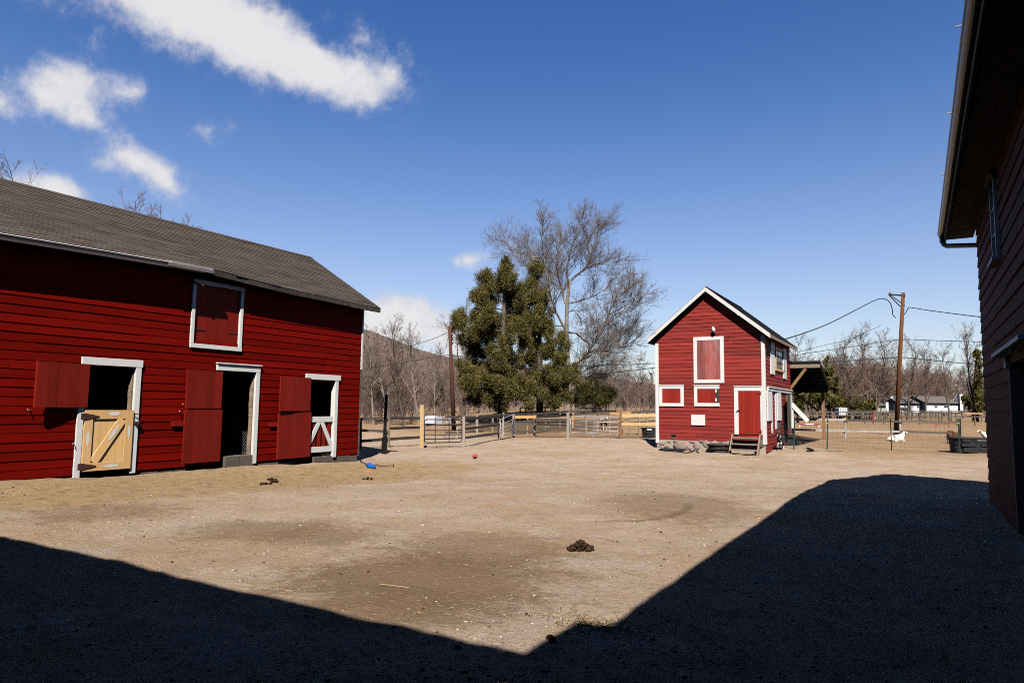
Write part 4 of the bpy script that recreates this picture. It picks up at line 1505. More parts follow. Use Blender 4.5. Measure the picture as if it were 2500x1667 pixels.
e0, rdg = Vector((.60, 0, 5.24)), Vector((3.97, 0, 9.30))
u = (rdg - e0); L = u.length
mb = MB()
shingles(mb, (.545, -9, 5.24), (.545, 16.26, 5.24), u, L + .05, .15, rg)
shingles(mb, (7.44, -9, 5.24), (7.44, 16.26, 5.24), (-u.x, 0, u.z), L + .05, .15, rg)
r3 = mb.build('roof', M['shingle'], b3)
mb = MB()
for (ex, sg) in ((.60, 1), (7.34, -1)):
    uu = Vector((u.x * sg, 0, u.z)); nn = Vector((0, 0, 1))
    A = Vector((ex, -9, 5.24)); B = Vector((ex, 16.24, 5.24))
    mb.hexa([A - nn * .11, B - nn * .11, B + uu - nn * .11, A + uu - nn * .11, A - nn * .005, B - nn * .005, B + uu - nn * .005, A + uu - nn * .005])
mb.build('roof_deck', M['darkwood'], r3)
mb = MB()
mb.box(.61, .64, -8.9, 16.22, 5.02, 5.12)
mb.box(.65, 1.1, -8.9, 16.2, 5.06, 5.075)
mb.build('eave_board', M['greywood'], b3, split=True)
mb = MB()
prof = [(.50 - .075 * sin(t * pi / 8) * 1.0 + .06, 5.20 - .10 * sin(t * pi / 8)) for t in range(9)]
gx, gzc, gr = .565, 5.20, .058
pr = [(gx + gr * cos(pi + t * pi / 8), gzc + gr * 1.3 * sin(pi + t * pi / 8)) for t in range(9)]
for i in range(8):
    mb.face([(pr[i][0], -8.9, pr[i][1]), (pr[i + 1][0], -8.9, pr[i + 1][1]), (pr[i + 1][0], 16.3, pr[i + 1][1]), (pr[i][0], 16.3, pr[i][1])])
mb.face([(x, 16.3, z) for (x, z) in pr])
mb.tube([(gx - gr, -8.9, gzc), (gx - gr, 16.3, gzc)], .012, 6)
g3 = mb.build('gutter', M['brownmetal'], b3, smooth=True)
mb = MB()
for yy in (4.2, 5.6, 7.4, 9.6, 12.1):
    mb.tube([(gx - gr - .06, yy, gzc + .01), (gx + gr, yy, gzc + .02)], .009, 6)
mb.build('gutter_spike', M['galv'], g3, split=True)
mb = MB()
mb.tube([(.57, 16.15, 5.13), (.57, 16.14, 5.03), (.60, 16.10, 4.95), (.64, 16.02, 4.90), (1.12, 15.72, 4.80), (1.2, 15.67, 4.74), (1.22, 15.66, 4.6), (1.22, 15.66, 0)], .048, 10)
mb.build('downspout', M['brownmetal'], b3, smooth=True)
# tall narrow window with a pointed head board
mb = MB()
pbox(mb, P3, wy0, wy0 + .07, wz0, wz1, .0, .06); pbox(mb, P3, wy1 - .07, wy1, wz0, wz1, .0, .06)
pbox(mb, P3, wy0 - .04, wy1 + .04, wz1 + .001, wz1 + .09, .0, .10); pbox(mb, P3, wy0 - .06, wy1 + .06, wz0 - .05, wz0 - .001, .0, .12)
w3 = mb.build('window', M['white_worn'], b3)
mb = MB(); pbox(mb, P3, wy0 + .07, wy1 - .07, wz0, wz1, .015, .026); mb.build('pane', M['glass'], w3)
mb = MB()
for t in (.33, .66): pbox(mb, P3, wy0 + .07, wy1 - .07, wz0 + (wz1 - wz0) * t - .015, wz0 + (wz1 - wz0) * t + .015, .027, .045)
mb.build('muntin', M['white_worn'], w3, split=True)
mb = MB()
pbox(mb, P3, door3[1] - .03, door3[1] + .05, -.4, door3[3] - .02, -.12, .03)
df = mb.build('door_frame', M['tanwood'], b3)
mb = MB()
pbox(mb, P3, door3[0] - .3, door3[1] + .3, door3[3] + .10, door3[3] + .15, .0, .2)
pbox(mb, P3, door3[1] - .04, door3[1] + .16, door3[3] - .05, door3[3] + .098, .0, .07)
mb.build('door_hood', M['white_worn'], df)
# wing behind the photographer: its eave line draws the shadow across the yard
mb = MB()
P3w = uvmap(1, -1.1, 1)
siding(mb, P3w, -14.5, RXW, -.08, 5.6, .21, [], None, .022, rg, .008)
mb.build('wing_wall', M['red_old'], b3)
mb = MB()
mb.box(-14.5, RXW - .01, -1.3, -1.12, -.5, 5.6); mb.box(-14.5, -14.4, -11, -1.31, -.5, 5.6); mb.box(-14.5, 1.1, -11, -10.9, -.5, 5.6)
mb.face([(-14.45, -1.1, 5.6), (-14.45, -11, 5.6), (-14.45, -6, 9.6)])
mb.build('wing_sheathing', M['dark'], b3)
mb = MB()
ew = Vector((0, -.52, 5.58)); rw = Vector((0, -6, 9.9)); uw = rw - ew
shingles(mb, (-14.9, -.49, 5.60), (.50, -.49, 5.60), uw, uw.length, .15, rg)
shingles(mb, (-14.9, -11.5, 5.60), (1.0, -11.5, 5.60), (0, -uw.y, uw.z), uw.length, .15, rg)
mb.box(.27, .52, -.5, .62, 5.02, 5.24)  # unseen box added to cast the bump in the yard shadow's edge
wr = mb.build('wing_roof', M['shingle'], b3)
mb = MB()
mb.hexa([(-14.9, -.52, 5.48), (.9, -.52, 5.48), (.9, -6, 9.8), (-14.9, -6, 9.8), (-14.9, -.52, 5.585), (.9, -.52, 5.585), (.9, -6, 9.905), (-14.9, -6, 9.905)])
mb.build('wing_roof_deck', M['darkwood'], wr)
#@@SECTION3
# ------------------------------------------------------------------ fences, gates
rg = random.Random(47)


def dep(p): return (Vector(p) - CAMP).dot(FW)


def post_pts(px, pt, pb, pxt=None):
    B = PG(px, pb); D = dep(B)
    T = PD(px if pxt is None else pxt, pt, D)
    return B, T, D


def mkpost(parent, px, pt, pb, wpx, mat, pxt=None, rnd=False, name='post', pointed=False):
    B, T, D = post_pts(px, pt, pb, pxt)
    w = wpx * D / F
    mb = MB()
    B0 = B - Vector((0, 0, .25))
    if rnd:
        mb.tube([B0, B0.lerp(T, .5) + Vector((.01, 0, 0)), T], [w / 2 * 1.06, w / 2, w / 2 * .96], 10)
    else:
        up = (FW.x, FW.y, 0)
        mb.beam(B0, T, w, w, up)
    return mb.build(name, M[mat], parent, bevel=.008), D


def mkrail(parent, a, b, tpx, mat, D0, D1, name='rail', thick=.04, front=.06):
    p = PD(a[0], a[1], D0 - front); q = PD(b[0], b[1], D1 - front)
    h = tpx * (D0 + D1) / 2 / F
    mb = MB()
    n = 5
    pts = [p.lerp(q, t / n) + Vector((0, 0, rg.uniform(-.006, .006))) for t in range(n + 1)]
    d = (q - p).normalized(); side = d.cross(Vector((0, 0, 1))).normalized() * thick / 2
    base = len(mb.v)
    for pt in pts:
        hh = h / 2 * rg.uniform(.93, 1.07)
        for s_, z in ((-1, -hh), (1, -hh), (1, hh), (-1, hh)):
            mb.v.append(tuple(pt + side * s_ + Vector((0, 0, z))))
    ti = rg.random()
    for i in range(n):
        for k in range(4):
            k2 = (k + 1) % 4
            mb.f.append((base + i * 4 + k, base + i * 4 + k2, base + i * 4 + 4 + k2, base + i * 4 + 4 + k)); mb.t.append(ti)
    mb.f.append((base + 3, base + 2, base + 1, base)); mb.t.append(ti)
    e = base + n * 4
    mb.f.append((e, e + 1, e + 2, e + 3)); mb.t.append(ti)
    return mb.build(name, M[mat], parent)


def fence(name, label, cat, posts, rails, group=None):
    """posts: (px, top, base, width px, material[, px of the top, round]); rails: (x0,y0,x1,y1,thick px, material)"""
    ctr = PG(posts[len(posts) // 2][0], posts[len(posts) // 2][2])
    t = thing(name, ctr, label, cat, group)
    dl = []
    for po in posts:
        o, D = mkpost(t, po[0], po[1], po[2], po[3], po[4], po[5] if len(po) > 5 else None, po[6] if len(po) > 6 else False)
        dl.append((po[0], 1 / D))
    dl.sort()
    xs_ = [d[0] for d in dl]; iv = [d[1] for d in dl]

    def D_at(x):
        if len(xs_) > 1:
            if x < xs_[0]: return 1 / (iv[0] + (iv[1] - iv[0]) * (x - xs_[0]) / (xs_[1] - xs_[0]))
            if x > xs_[-1]: return 1 / (iv[-1] + (iv[-1] - iv[-2]) * (x - xs_[-1]) / (xs_[-1] - xs_[-2]))
        return 1 / float(np.interp(x, xs_, iv))
    for r in rails:
        mkrail(t, r[0:2], r[2:4], r[4], r[5], D_at(r[0]), D_at(r[2]))
    return t, D_at


def bargate(name, label, corners, ys, verts_, mat, r, group=None, curved=(False, False)):
    """corners: (xl, Dl, xr, Dr); ys: (left y, right y) of each bar; verts_: px of uprights"""
    xl, Dl, xr, Dr = corners

    def Dm(x): return 1 / (1 / Dl + (1 / Dr - 1 / Dl) * (x - xl) / (xr - xl))

    def P_(x, k): t_ = (x - xl) / (xr - xl); return PD(x, ys[k][0] + (ys[k][1] - ys[k][0]) * t_, Dm(x))
    b0 = P_((xl + xr) / 2, len(ys) - 1)
    t = thing(name, (b0.x, b0.y, gz(b0.x, b0.y)), label, 'gate', group)
    mb = MB()
    c = [P_(xl, 0), P_(xr, 0), P_(xr, len(ys) - 1), P_(xl, len(ys) - 1)]
    ring = []
    for i in range(4):
        a, b_, d_ = c[i], c[(i + 1) % 4], c[(i - 1) % 4]
        cut = .12
        p1 = a + (d_ - a).normalized() * cut; p2 = a + (b_ - a).normalized() * cut
        ring += [p1, (p1 + p2) / 2 + (a - (p1 + p2) / 2) * .45, p2]
    ring.append(ring[0])
    mb.tube(ring, r * 1.1, 8)
    mb.build('frame', M[mat], t, smooth=True)
    for k in range(1, len(ys) - 1):
        mb = MB(); mb.tube([P_(xl, k), P_((xl + xr) / 2, k) - Vector((0, 0, .01)), P_(xr, k)], r, 8); mb.build('bar', M[mat], t, smooth=True)
    for x in verts_:
        mb = MB(); a, b_ = P_(x, 0), P_(x, len(ys) - 1); off = Vector((FW.x, FW.y, 0)) * -.02
        mb.beam(a + off, b_ + off, .035, .02, (FW.x, FW.y, 0)); mb.build('upright', M[mat], t)
    return t


# left paddock
fA, DA = fence('board_fence', 'grey board fence with three rails running from the barn corner to the yellow post', 'fence',
    [(879, 1020, 1096, 8, 'greywood'), (948, 1018, 1092, 8, 'tanwood')],
    [(877, 1022.5, 948, 1021.5, 6, 'greywood'), (948, 1021, 1036, 1020.5, 6, 'darkwood'), (877, 1050, 948, 1053, 6.5, 'greywood'), (950, 1045.5, 1036, 1043, 6, 'darkwood'), (877, 1077, 947, 1071.5, 7, 'darkwood'), (947, 1072, 1036, 1066, 6.5, 'darkwood')])
B, T, Dy = post_pts(1030.5, 989, 1093)
t = thing('gate_post', B, 'tall new yellow timber gate post beside the black gate', 'post')
mkpost(t, 1030.5, 989, 1093, 9.6, 'palewood', name='shaft')
B2, T2, Db = post_pts(1132.5, 1017, 1091.5)
bargate('metal_gate', 'black tubular farm gate between the yellow post and a grey post', (1036, Dy, 1128, Db), [(1023.5, 1025), (1036.5, 1036.8), (1050, 1050), (1060.7, 1060.5), (1071.5, 1070), (1081, 1079)], (1062.5, 1096.5), 'darksteel', .021)
fB, DB = fence('board_fence', 'three rail grey fence climbing from the black gate to the short silver gate', 'fence',
    [(1132.5, 1017, 1091.5, 6.5, 'palepost'), (1165, 1014, 1080, 5.5, 'palepost'), (1217.5, 1012, 1073.5, 5, 'tanwood')],
    [(1134, 1023.5, 1222, 1015, 6.5, 'greywood'), (1134, 1047, 1222, 1036, 6, 'greywood'), (1134, 1068.5, 1220, 1057, 6, 'greywood')])
Dg0 = dep(PG(1221, 1073.5)); Bq, Tq, Dg1 = post_pts(1252.5, 1012, 1067)
bargate('metal_gate', 'short galvanised tube gate standing ajar in the middle of the fence', (1221, Dg0, 1257, Dg1 - .2), [(1024, 1010), (1035.5, 1022), (1046, 1034), (1054, 1044.5), (1063, 1053), (1071.5, 1062)], (), 'galv', .022)
fC, DC = fence('broken_fence', 'broken fence with fallen rails and one new orange board between two silver gates', 'fence',
    [(1252.5, 1012, 1067, 6, 'palepost', 1253.5, True), (1304, 1027, 1065.5, 5.5, 'tanwood', 1306.5), (1385.7, 1009, 1067.5, 8, 'palepost', 1386.5, True)],
    [(1256, 1018, 1309.5, 1016.8, 7, 'newwood'), (1257, 1034, 1310, 1036, 5.5, 'greywood'), (1258, 1054, 1302, 1051.5, 4.5, 'greywood'), (1309, 1017, 1369, 1014.5, 6.5, 'darkwood'), (1307, 1024, 1387, 1024.5, 5.5, 'greywood'), (1307, 1029.5, 1384, 1031, 3.5, 'darkwood'), (1305, 1036, 1384, 1038, 4, 'darkwood'), (1304, 1043, 1386, 1048, 5, 'greywood'), (1302, 1057, 1345, 1049, 4, 'greywood'), (1309, 1064, 1333, 1068, 1.6, 'greywood')])
Bp, Tp, Dp7 = post_pts(1516, 1000, 1070.5)
D6 = dep(PG(1386, 1067.5))
bargate('metal_gate', 'long galvanised tube gate with five bars left of the small barn', (1392, D6, 1519.5, Dp7 + .3), [(1015, 1020.5), (1026.2, 1032.4), (1037, 1043.5), (1045.4, 1053.3), (1054.2, 1062.2)], (1450, 1455), 'galv', .022)
mb = MB()
p = PD(1450, 1056, (D6 + Dp7) / 2 - .02); mb.tube([p, PD(1447.5, 1068, (D6 + Dp7) / 2 - .02)], .03, 6)
tag(mb.build('gate_prop', M['galv']), 'short prop under the middle of the long silver gate', 'prop')
fD, DD = fence('rail_fence', 'two pale new rails from a brown post to the small barn corner', 'fence',
    [(1516, 1000, 1070.5, 5.4, 'brownpost')], [(1518, 1014.6, 1604, 1013.6, 7.6, 'palewood'), (1518, 1035.2, 1604, 1034.6, 6.8, 'palewood')])
# inner fences behind


def fence2(name, label, posts, rails, Dl):
    ctr = PGD(posts[len(posts) // 2][0], np.interp(posts[len(posts) // 2][0], *Dl))
    t = thing(name, ctr, label, 'fence', 'weathered inner paddock fences')
    for (px, pt, w, mat) in posts:
        D = float(np.interp(px, *Dl)); T = PD(px, pt, D)
        mb = MB(); mb.beam((T.x, T.y, gz(T.x, T.y) - .2), T, w * D / F, w * D / F, (FW.x, FW.y, 0)); mb.build('post', M[mat], t)
    for r in rails:
        mkrail(t, r[0:2], r[2:4], r[4], r[5], float(np.interp(r[0], *Dl)), float(np.interp(r[2], *Dl)))
    return t


fence2('board_fence', 'inner grey board fence seen through the black gate rising toward the cedars',
    [(1085, 1015, 5.5, 'tanwood'), (1117, 1018, 4.5, 'palepost'), (1164, 1013, 4.5, 'tanwood'), (1203, 1012, 4, 'tanwood'), (1229, 1007, 4, 'palepost'), (1288, 1012, 4, 'tanwood')],
    [(1086, 1018, 1164, 1017.5, 5.5, 'greywood'), (1164, 1016, 1235, 1012, 5, 'darkwood'), (1235, 1012, 1312, 1010, 5, 'darkwood'), (1090, 1037, 1164, 1034, 4, 'greywood'), (1164, 1034, 1225, 1031.5, 4, 'darkwood'), (1088, 1056, 1130, 1055, 4.5, 'greywood'), (1130, 1055, 1180, 1052.5, 4, 'darkwood'), (1235, 1030, 1310, 1031, 4, 'darkwood')], ([1080, 1320], [38, 45]))
fence2('board_fence', 'dark inner fence crossing behind the broken fence under the big bare tree',
    [(1332, 1008, 4, 'tanwood'), (1367, 1006, 4, 'tanwood'), (1398, 1006, 4.5, 'newwood'), (1339, 1030, 3.5, 'tanwood'), (1430, 1012, 4.5, 'tanwood')],
    [(1312, 1010, 1386, 1004.5, 5, 'darkwood'), (1386, 1004, 1442, 1001.5, 5, 'greywood'), (1312, 1032, 1384, 1028, 4, 'darkwood'), (1395, 1012.5, 1470, 1008, 4.5, 'greywood')], ([1300, 1450], [46, 49]))
fence2('board_fence', 'inner fence with a new orange board seen past the long silver gate',
    [(1431, 1014, 4, 'tanwood'), (1459, 1012, 4.2, 'tanwood'), (1487.5, 1012, 4.2, 'tanwood'), (1538, 1008, 4, 'tanwood'), (1561, 1005, 4, 'tanwood'), (1580, 1004, 4, 'tanwood')],
    [(1436, 1010.5, 1489, 1008.5, 5, 'greywood'), (1489, 1009, 1541, 1007.5, 5.5, 'newwood'), (1541, 1006.5, 1604, 1003.5, 6, 'greywood'), (1405, 1028.5, 1512, 1023, 5, 'greywood'), (1525, 1025, 1540, 1021, 4, 'greywood'), (1540, 1020.5, 1604, 1016, 4, 'greywood'), (1540, 1032, 1604, 1027, 3, 'darkwood')], ([1400, 1604], [43, 43]))
fence2('board_fence', 'almost black far fence in the shade of the cedars left of the bare tree trunk',
    [(1270, 996, 3.5, 'darkwood'), (1283, 994, 3.5, 'darkwood'), (1331, 994, 3.5, 'darkwood')], [(1270, 995, 1331, 994.5, 3.2, 'darkwood'), (1331, 994.5, 1366, 995.5, 3.2, 'darkwood'), (1270, 1006, 1366, 1004, 2.6, 'darkwood')], ([1260, 1370], [58, 58]))
fence2('board_fence', 'black far fence right of the bare tree trunk behind the silver gate',
    [(1417, 994, 4, 'darkwood'), (1430, 995, 3.5, 'darkwood'), (1467, 998, 3.5, 'darkwood')], [(1416, 995.8, 1470, 997.5, 4, 'black'), (1432, 1002, 1504, 1003.5, 3.5, 'black')], ([1400, 1510], [57, 57]))
# white trailer behind the black gate
D = 61.0
tr = thing('trailer', PGD(1060, D), 'low white box trailer parked behind the black gate', 'trailer')


def dbox(mb, x0, x1, yt, yb, D, dep_, back=None):
    """a box facing the camera: front rectangle seen between the pixels, dep_ metres deep"""
    a = PD(x0, yb, D); b_ = PD(x1, yb, D); c = PD(x1, yt, D); d = PD(x0, yt, D)
    k = Vector((FW.x, FW.y, 0)).normalized() * dep_
    a.z = b_.z = (a.z + b_.z) / 2; c.z = d.z = (c.z + d.z) / 2
    c.x, c.y = b_.x, b_.y; d.x, d.y = a.x, a.y
    mb.hexa([a, b_, b_ + k, a + k, d, c, c + k, d + k], rg.random())


mb = MB(); dbox(mb, 1036, 1061, 1016, 1034.5, D, 3); mb.build('body', M['trailer'], tr, bevel=.05)
mb = MB(); dbox(mb, 1061.5, 1080, 1017, 1035, D + .4, 3); mb.build('side_panel', M['galv'], tr)
mb = MB(); dbox(mb, 1036, 1062, 1034.8, 1037.5, D + .05, 2.8); mb.build('chassis', M['dark'], tr)
D = 62.5
tr = thing('shelter', PGD(1096, D), 'small white slatted shelter behind the black gate next to the trailer', 'shelter')
mb = MB(); dbox(mb, 1083, 1105, 1018, 1034, D, 2); mb.build('body', M['trailer'], tr)
mb = MB()
for k in range(6): dbox(mb, 1085 + k * 3.2, 1086.6 + k * 3.2, 1021, 1029, D - .03, .02)
mb.build('gap', M['dark'], tr, split=True)
# black leaning post
B, T, D = post_pts(937, 963, 1108, 943.5)
t = thing('post', B, 'tall black leaning post with a thick sleeve base beside the long barn corner', 'post')
mb = MB(); mb.beam(B.lerp(T, .25), T, .105, .105, (FW.x, FW.y, 0)); mb.build('shaft', M['black'], t)
mb = MB(); B0, T0 = B - Vector((0, 0, .2)), PD(939.5, 1067, D)
mb.beam(B0, T0, .19, .19, (FW.x, FW.y, 0)); mb.beam(T0, T0 + (T0 - B0).normalized() * .05, .14, .14, (FW.x, FW.y, 0)); mb.build('sleeve', M['black'], t, bevel=.01)

# right hand pasture fence
fR, DR = fence('rail_fence', 'white and grey three rail fence across the pasture right of the small barn', 'fence',
    [(1937, 1020, 1071, 6, 'greywhite'), (2063, 1022, 1069.5, 5.6, 'greywhite', None, True), (2197, 1024, 1068.5, 5.6, 'greywhite', None, True), (2347, 1021, 1072, 6, 'tanwood')],
    [(1932, 1023.3, 2063, 1024.6, 6, 'greywhite'), (2063, 1025.5, 2196, 1028.5, 5.4, 'greywood'), (2196, 1028.5, 2343, 1032, 6, 'greywood'), (1934, 1048.5, 2063, 1051, 5, 'greywhite'), (2063, 1052, 2196, 1053.5, 5, 'greywhite'), (2196, 1053, 2340, 1057, 5, 'greywood'), (2205, 1074, 2345, 1078, 6.5, 'greywood')])
mb = MB(); p = PD(2063, 1021.5, DR(2063)); mb.lathe(p - Vector((0, 0, .05)), [(0, 0), (.09, 0), (.085, .07), (0, .1)], 12); mb.build('cap', M['yellow'], fR)
for yy in (1029, 1057):
    p = PD(2063, yy, DR(2063)); mb = MB(); mb.lathe(p, [(0, -.03), (.085, -.03), (.085, .03), (0, .03)], 12); mb.build('band', M['black'], fR)
# wire fence on green steel posts
wf = thing('wire_fence', PG(2100, 1098), 'thin wire mesh fence on slim green steel posts in front of the pasture rails', 'fence')
tp = [(1879.5, 1021, 1095, 1877), (1937.5, 1023, 1097, 1940), (2018.5, 1023, 1096, 2021), (2177, 1022, 1100, 2174), (2344, 1020.5, 1106, 2339)]
pts = []
for i, (px, pt, pb, pxt) in enumerate(tp):
    B, T, D = post_pts(px, pt, pb, pxt)
    mb = MB()
    up = (FW.x, FW.y, 0)
    mb.beam(B - Vector((0, 0, .3)), T, .045 if i != 3 else .03, .02, up)
    mb.beam(B - Vector((0, 0, .3)) - FW * .018, T - FW * .018, .012, .03, up)
    po = mb.build('steel_post', M['green'] if i != 3 else M['darksteel'], wf)
    if i in (2, 4):
        mb = MB(); c = B.lerp(T, .86); mb.box(c.x - .03, c.x + .03, c.y - .05, c.y + .01, c.z - .025, c.z + .025); mb.build('insulator', M['yellow'], po)
    pts.append((B, T))
mb = MB()
for i in range(len(pts) - 1):
    (b0, t0), (b1_, t1) = pts[i], pts[i + 1]
    L = (b1_ - b0).length
    for k in range(9):
        s = .04 + .8 * k / 8
        mb.tube([b0.lerp(t0, s), b1_.lerp(t1, s)], .0022, 3, False)
    n = int(L / .16)
    for k in range(1, n):
        a = b0.lerp(b1_, k / n); c = t0.lerp(t1, k / n)
        mb.tube([a.lerp(c, .04), a.lerp(c, .84)], .0018, 3, False)
mb.build('wire_mesh', M['wire'], wf)


# far pasture fences
def farfence(label, D0, D1, px0, px1, step, ys, ytop, mat, wp=1.5, th=1.8, skip=()):
    t = thing('rail_fence', PGD((px0 + px1) / 2, (D0 + D1) / 2), label, 'fence', 'far pasture fences')
    n = int((px1 - px0) / step)

    def Dm(x): return D0 + (D1 - D0) * (x - px0) / (px1 - px0)
    for k in range(n + 1):
        x = px0 + (px1 - px0) * k / n + rg.uniform(-1.5, 1.5)
        D = Dm(x); T = PD(x, ytop(x), D)
        mb = MB(); mb.beam((T.x, T.y, gz(T.x, T.y) - .2), T, wp * D / F, wp * D / F, (FW.x, FW.y, 0)); mb.build('post', M[mat], t)
    for y in ys:
        x = px0
        while x < px1 - 1:
            e = min(px1, x + step * rg.choice((2, 3)))
            mkrail(t, (x, y(x)), (e, y(e)), th, mat, Dm(x), Dm(e), front=.1)
            x = e
    return t


farfence('furthest grey rail fence along the back of the pasture before the white houses', 118, 112, 1932, 2420, 24, [lambda x: 1001.5 + (x - 1932) * .0035, lambda x: 1007 + (x - 1932) * .005, lambda x: 1012.5 + (x - 1932) * .006], lambda x: 1000 + (x - 1932) * .003, 'greywood', 1.4, 1.7)
farfence('nearer grey rail fence in the middle of the pasture crossing behind the utility pole', 92, 84, 1932, 2425, 43, [lambda x: 1004.5 + (x - 1932) * .008, lambda x: 1013 + (x - 1932) * .009], lambda x: 1003.5 + (x - 1932) * .006, 'greywood', 1.8, 2.3)
D = 82; mb = MB(); p = PD(2352, 1008.5, D); q = PD(2399, 1009.5, D); mb.beam(p, q, .04, .15); tag(mb.build('plank', M['newwood']), 'bright new plank nailed along the pasture fence near the barn edge', 'plank')
# pasture bits
p = PGD(2302, 72)
mb = MB(); a = PGD(2286, 72) + Vector((0, 0, .45)); b_ = PGD(2317, 72) + Vector((0, 0, .45))
jt = thing('jump', p, 'low white jump pole on two red ended stands in the pasture', 'jump')
mb.tube([a, b_], .07, 8); mb.build('pole', M['white'], jt)
for q in (a, b_):
    mb = MB(); mb.beam(q - Vector((0, 0, .5)), q + Vector((0, 0, .05)), .12, .12, (1, 0, 0)); mb.build('stand', M['ball'], jt)
p = PGD(1967, 66)
mb = MB(); a = PGD(1953, 66) + Vector((0, 0, .3)); b_ = PGD(2000, 66) + Vector((0, 0, .3))
jt = thing('jump', p, 'low red and white jump pole in the pasture just right of the small barn', 'jump')
mb.tube([a, a.lerp(b_, .28)], .07, 8); mb.tube([a.lerp(b_, .72), b_], .07, 8); mb.build('red_end', M['ball'], jt, split=True)
mb = MB(); mb.tube([a.lerp(b_, .285), a.lerp(b_, .715)], .068, 8); mb.build('pole', M['white'], jt)
for q in (a, b_):
    mb = MB(); mb.beam(q - Vector((0, 0, .45)), q - Vector((0, 0, .07)), .12, .12, (1, 0, 0)); mb.build('stand', M['white_worn'], jt)
p = PGD(2132, 88); T = PD(2132, 1007, 88)
mb = MB(); mb.tube([p - Vector((0, 0, .2)), T], [.10, .08], 8); hy = thing('marker_post', p, 'short red marker post in the pasture before the pale green shed', 'post'); mb.build('shaft', M['ball'], hy)
mb = MB(); mb.lathe(T, [(0, -.02), (.16, 0), (.14, .1), (0, .16)], 10); mb.build('cap', M['ball'], hy)
D = 100
ib = thing('water_tank', PGD(2059, D), 'white caged water tank standing at the far pasture fence', 'tank')
mb = MB(); dbox(mb, 2048, 2070, 995, 1014, D, 1.2); mb.build('tank', M['trailer'], ib, bevel=.06)
mb = MB()
for k in range(6): dbox(mb, 2048.5 + k * 4, 2049.3 + k * 4, 994, 1014, D - .05, .03)
mb.build('cage_bar', M['galv'], ib, split=True)

# ------------------------------------------------------------------ poles and cables
def cable(label, pts, r=.022, group='overhead cables'):
    P_ = [PD(*p) for p in pts]
    out = []
    for i in range(len(P_) - 1):
        p0 = P_[max(i - 1, 0)]; p1 = P_[i]; p2 = P_[i + 1]; p3 = P_[min(i + 2, len(P_) - 1)]
        for k in range(6):
            t = k / 6
            out.append(.5 * ((2 * p1) + (p2 - p0) * t + (2 * p0 - 5 * p1 + 4 * p2 - p3) * t * t + (3 * p1 - p0 - 3 * p2 + p3) * t ** 3))
    out.append(P_[-1])
    mb = MB(); mb.tube(out, r, 5)
    return tag(mb.build('overhead_cable', M['cable'], smooth=True), label, 'cable', group)


B, T, D = post_pts(2187, 1062, 1062)
T = PD(2205.5, 714, D - .6)
up_ = thing('utility_pole', B, 'leaning brown utility pole with a braced crossarm in the right hand pasture', 'pole')
mb = MB(); mb.tube([B - Vector((0, 0, .5)), B.lerp(T, .5), T], [.165, .14, .115], 12); mb.build('shaft', M['pole'], up_, smooth=True)
mb = MB(); mb.tube([B - Vector((0, 0, .3)), B.lerp(T, .10)], [.175, .168], 12); mb.build('tar_band', M['black'], up_, smooth=True)
mb = MB(); mb.beam(PD(2170, 719, D + .3), PD(2209.5, 721.5, D - .75), .09, .11); mb.build('crossarm', M['darkwood'], up_)
for (a, b_) in (((2171, 721), (2198, 748)), ((2173, 719.5), (2209, 746))):
    mb = MB(); mb.beam(PD(*a, D + .2), PD(*b_, D - .7), .05, .06); mb.build('brace', M['darkwood'], up_)
mb = MB(); p = PD(2173.5, 716, D + .25); mb.lathe(p - Vector((0, 0, .05)), [(0, 0), (.06, 0), (.07, .06), (.05, .14), (0, .15)], 10); mb.build('insulator', M['brownpost'], up_)
mb = MB(); p = PD(2197, 826.5, D - .35); mb.lathe(p, [(0, -.06), (.07, -.04), (.07, .04), (0, .06)], 8); mb.build('insulator', M['white'], up_)
cable('thick service cable dropping from the leaning pole to the small barn roof', [(1911, 829.5, 33), (1960, 814, 37), (2020, 791.5, 41), (2085, 759, 45), (2130, 736, 47), (2152, 729, 48), (2170, 735, 49), (2178, 752, 49.5), (2180, 768, 50), (2187, 776, 50)], .032)
cable('twisted cable running right from the leaning pole toward the near barn', [(2203, 772, 50), (2210, 765, 49.5), (2218, 752, 49), (2225, 751, 48.5), (2270, 758, 46), (2330, 766, 43), (2395, 774, 40)], .028)
cable('thin upper wire crossing behind the small barn eave', [(1945, 860, 52), (2020, 841, 51), (2070, 830, 51), (2110, 813, 51), (2150, 795, 51)], .016)
cable('telephone wire tied halfway up the leaning pole', [(1930, 869, 52), (2020, 855, 51), (2110, 842, 50.5), (2192, 829.5, 50), (2290, 831.5, 46), (2398, 834.5, 42)], .022)
cable('slack lower loop of wire left of the leaning pole', [(2108, 843, 50.5), (2135, 848, 50.4), (2160, 844, 50.3), (2180, 833, 50.1), (2192, 829.5, 50)], .016)
cable('dark lowest wire crossing the leaning pole below the others', [(1990, 885, 52), (2080, 880, 51), (2190, 872.5, 50), (2290, 881, 46), (2398, 891.5, 42)], .026)
cable('thin wire just under the lowest wire left of the leaning pole', [(1990, 887.5, 52), (2080, 882, 51), (2190, 873, 50.1)], .014)
B, T, D = post_pts(1109, 1051, 1051)
T = PD(1097.5, 796, D)
up2 = thing('utility_pole', B, 'leaning dark utility pole without crossarm left of the cedars', 'pole')
mb = MB(); mb.tube([B - Vector((0, 0, .5)), B.lerp(T, .5), T], [.16, .14, .115], 12); mb.build('shaft', M['pole_dark'], up2, smooth=True)
for py in (818, 829, 838):
    mb = MB(); x = 1099.5 + (py - 800) * .05; p = PD(x + 3, py, D - .15); mb.lathe(p, [(0, -.08), (.07, -.06), (.07, .06), (0, .08)], 8); mb.build('insulator', M['iron'], up2)
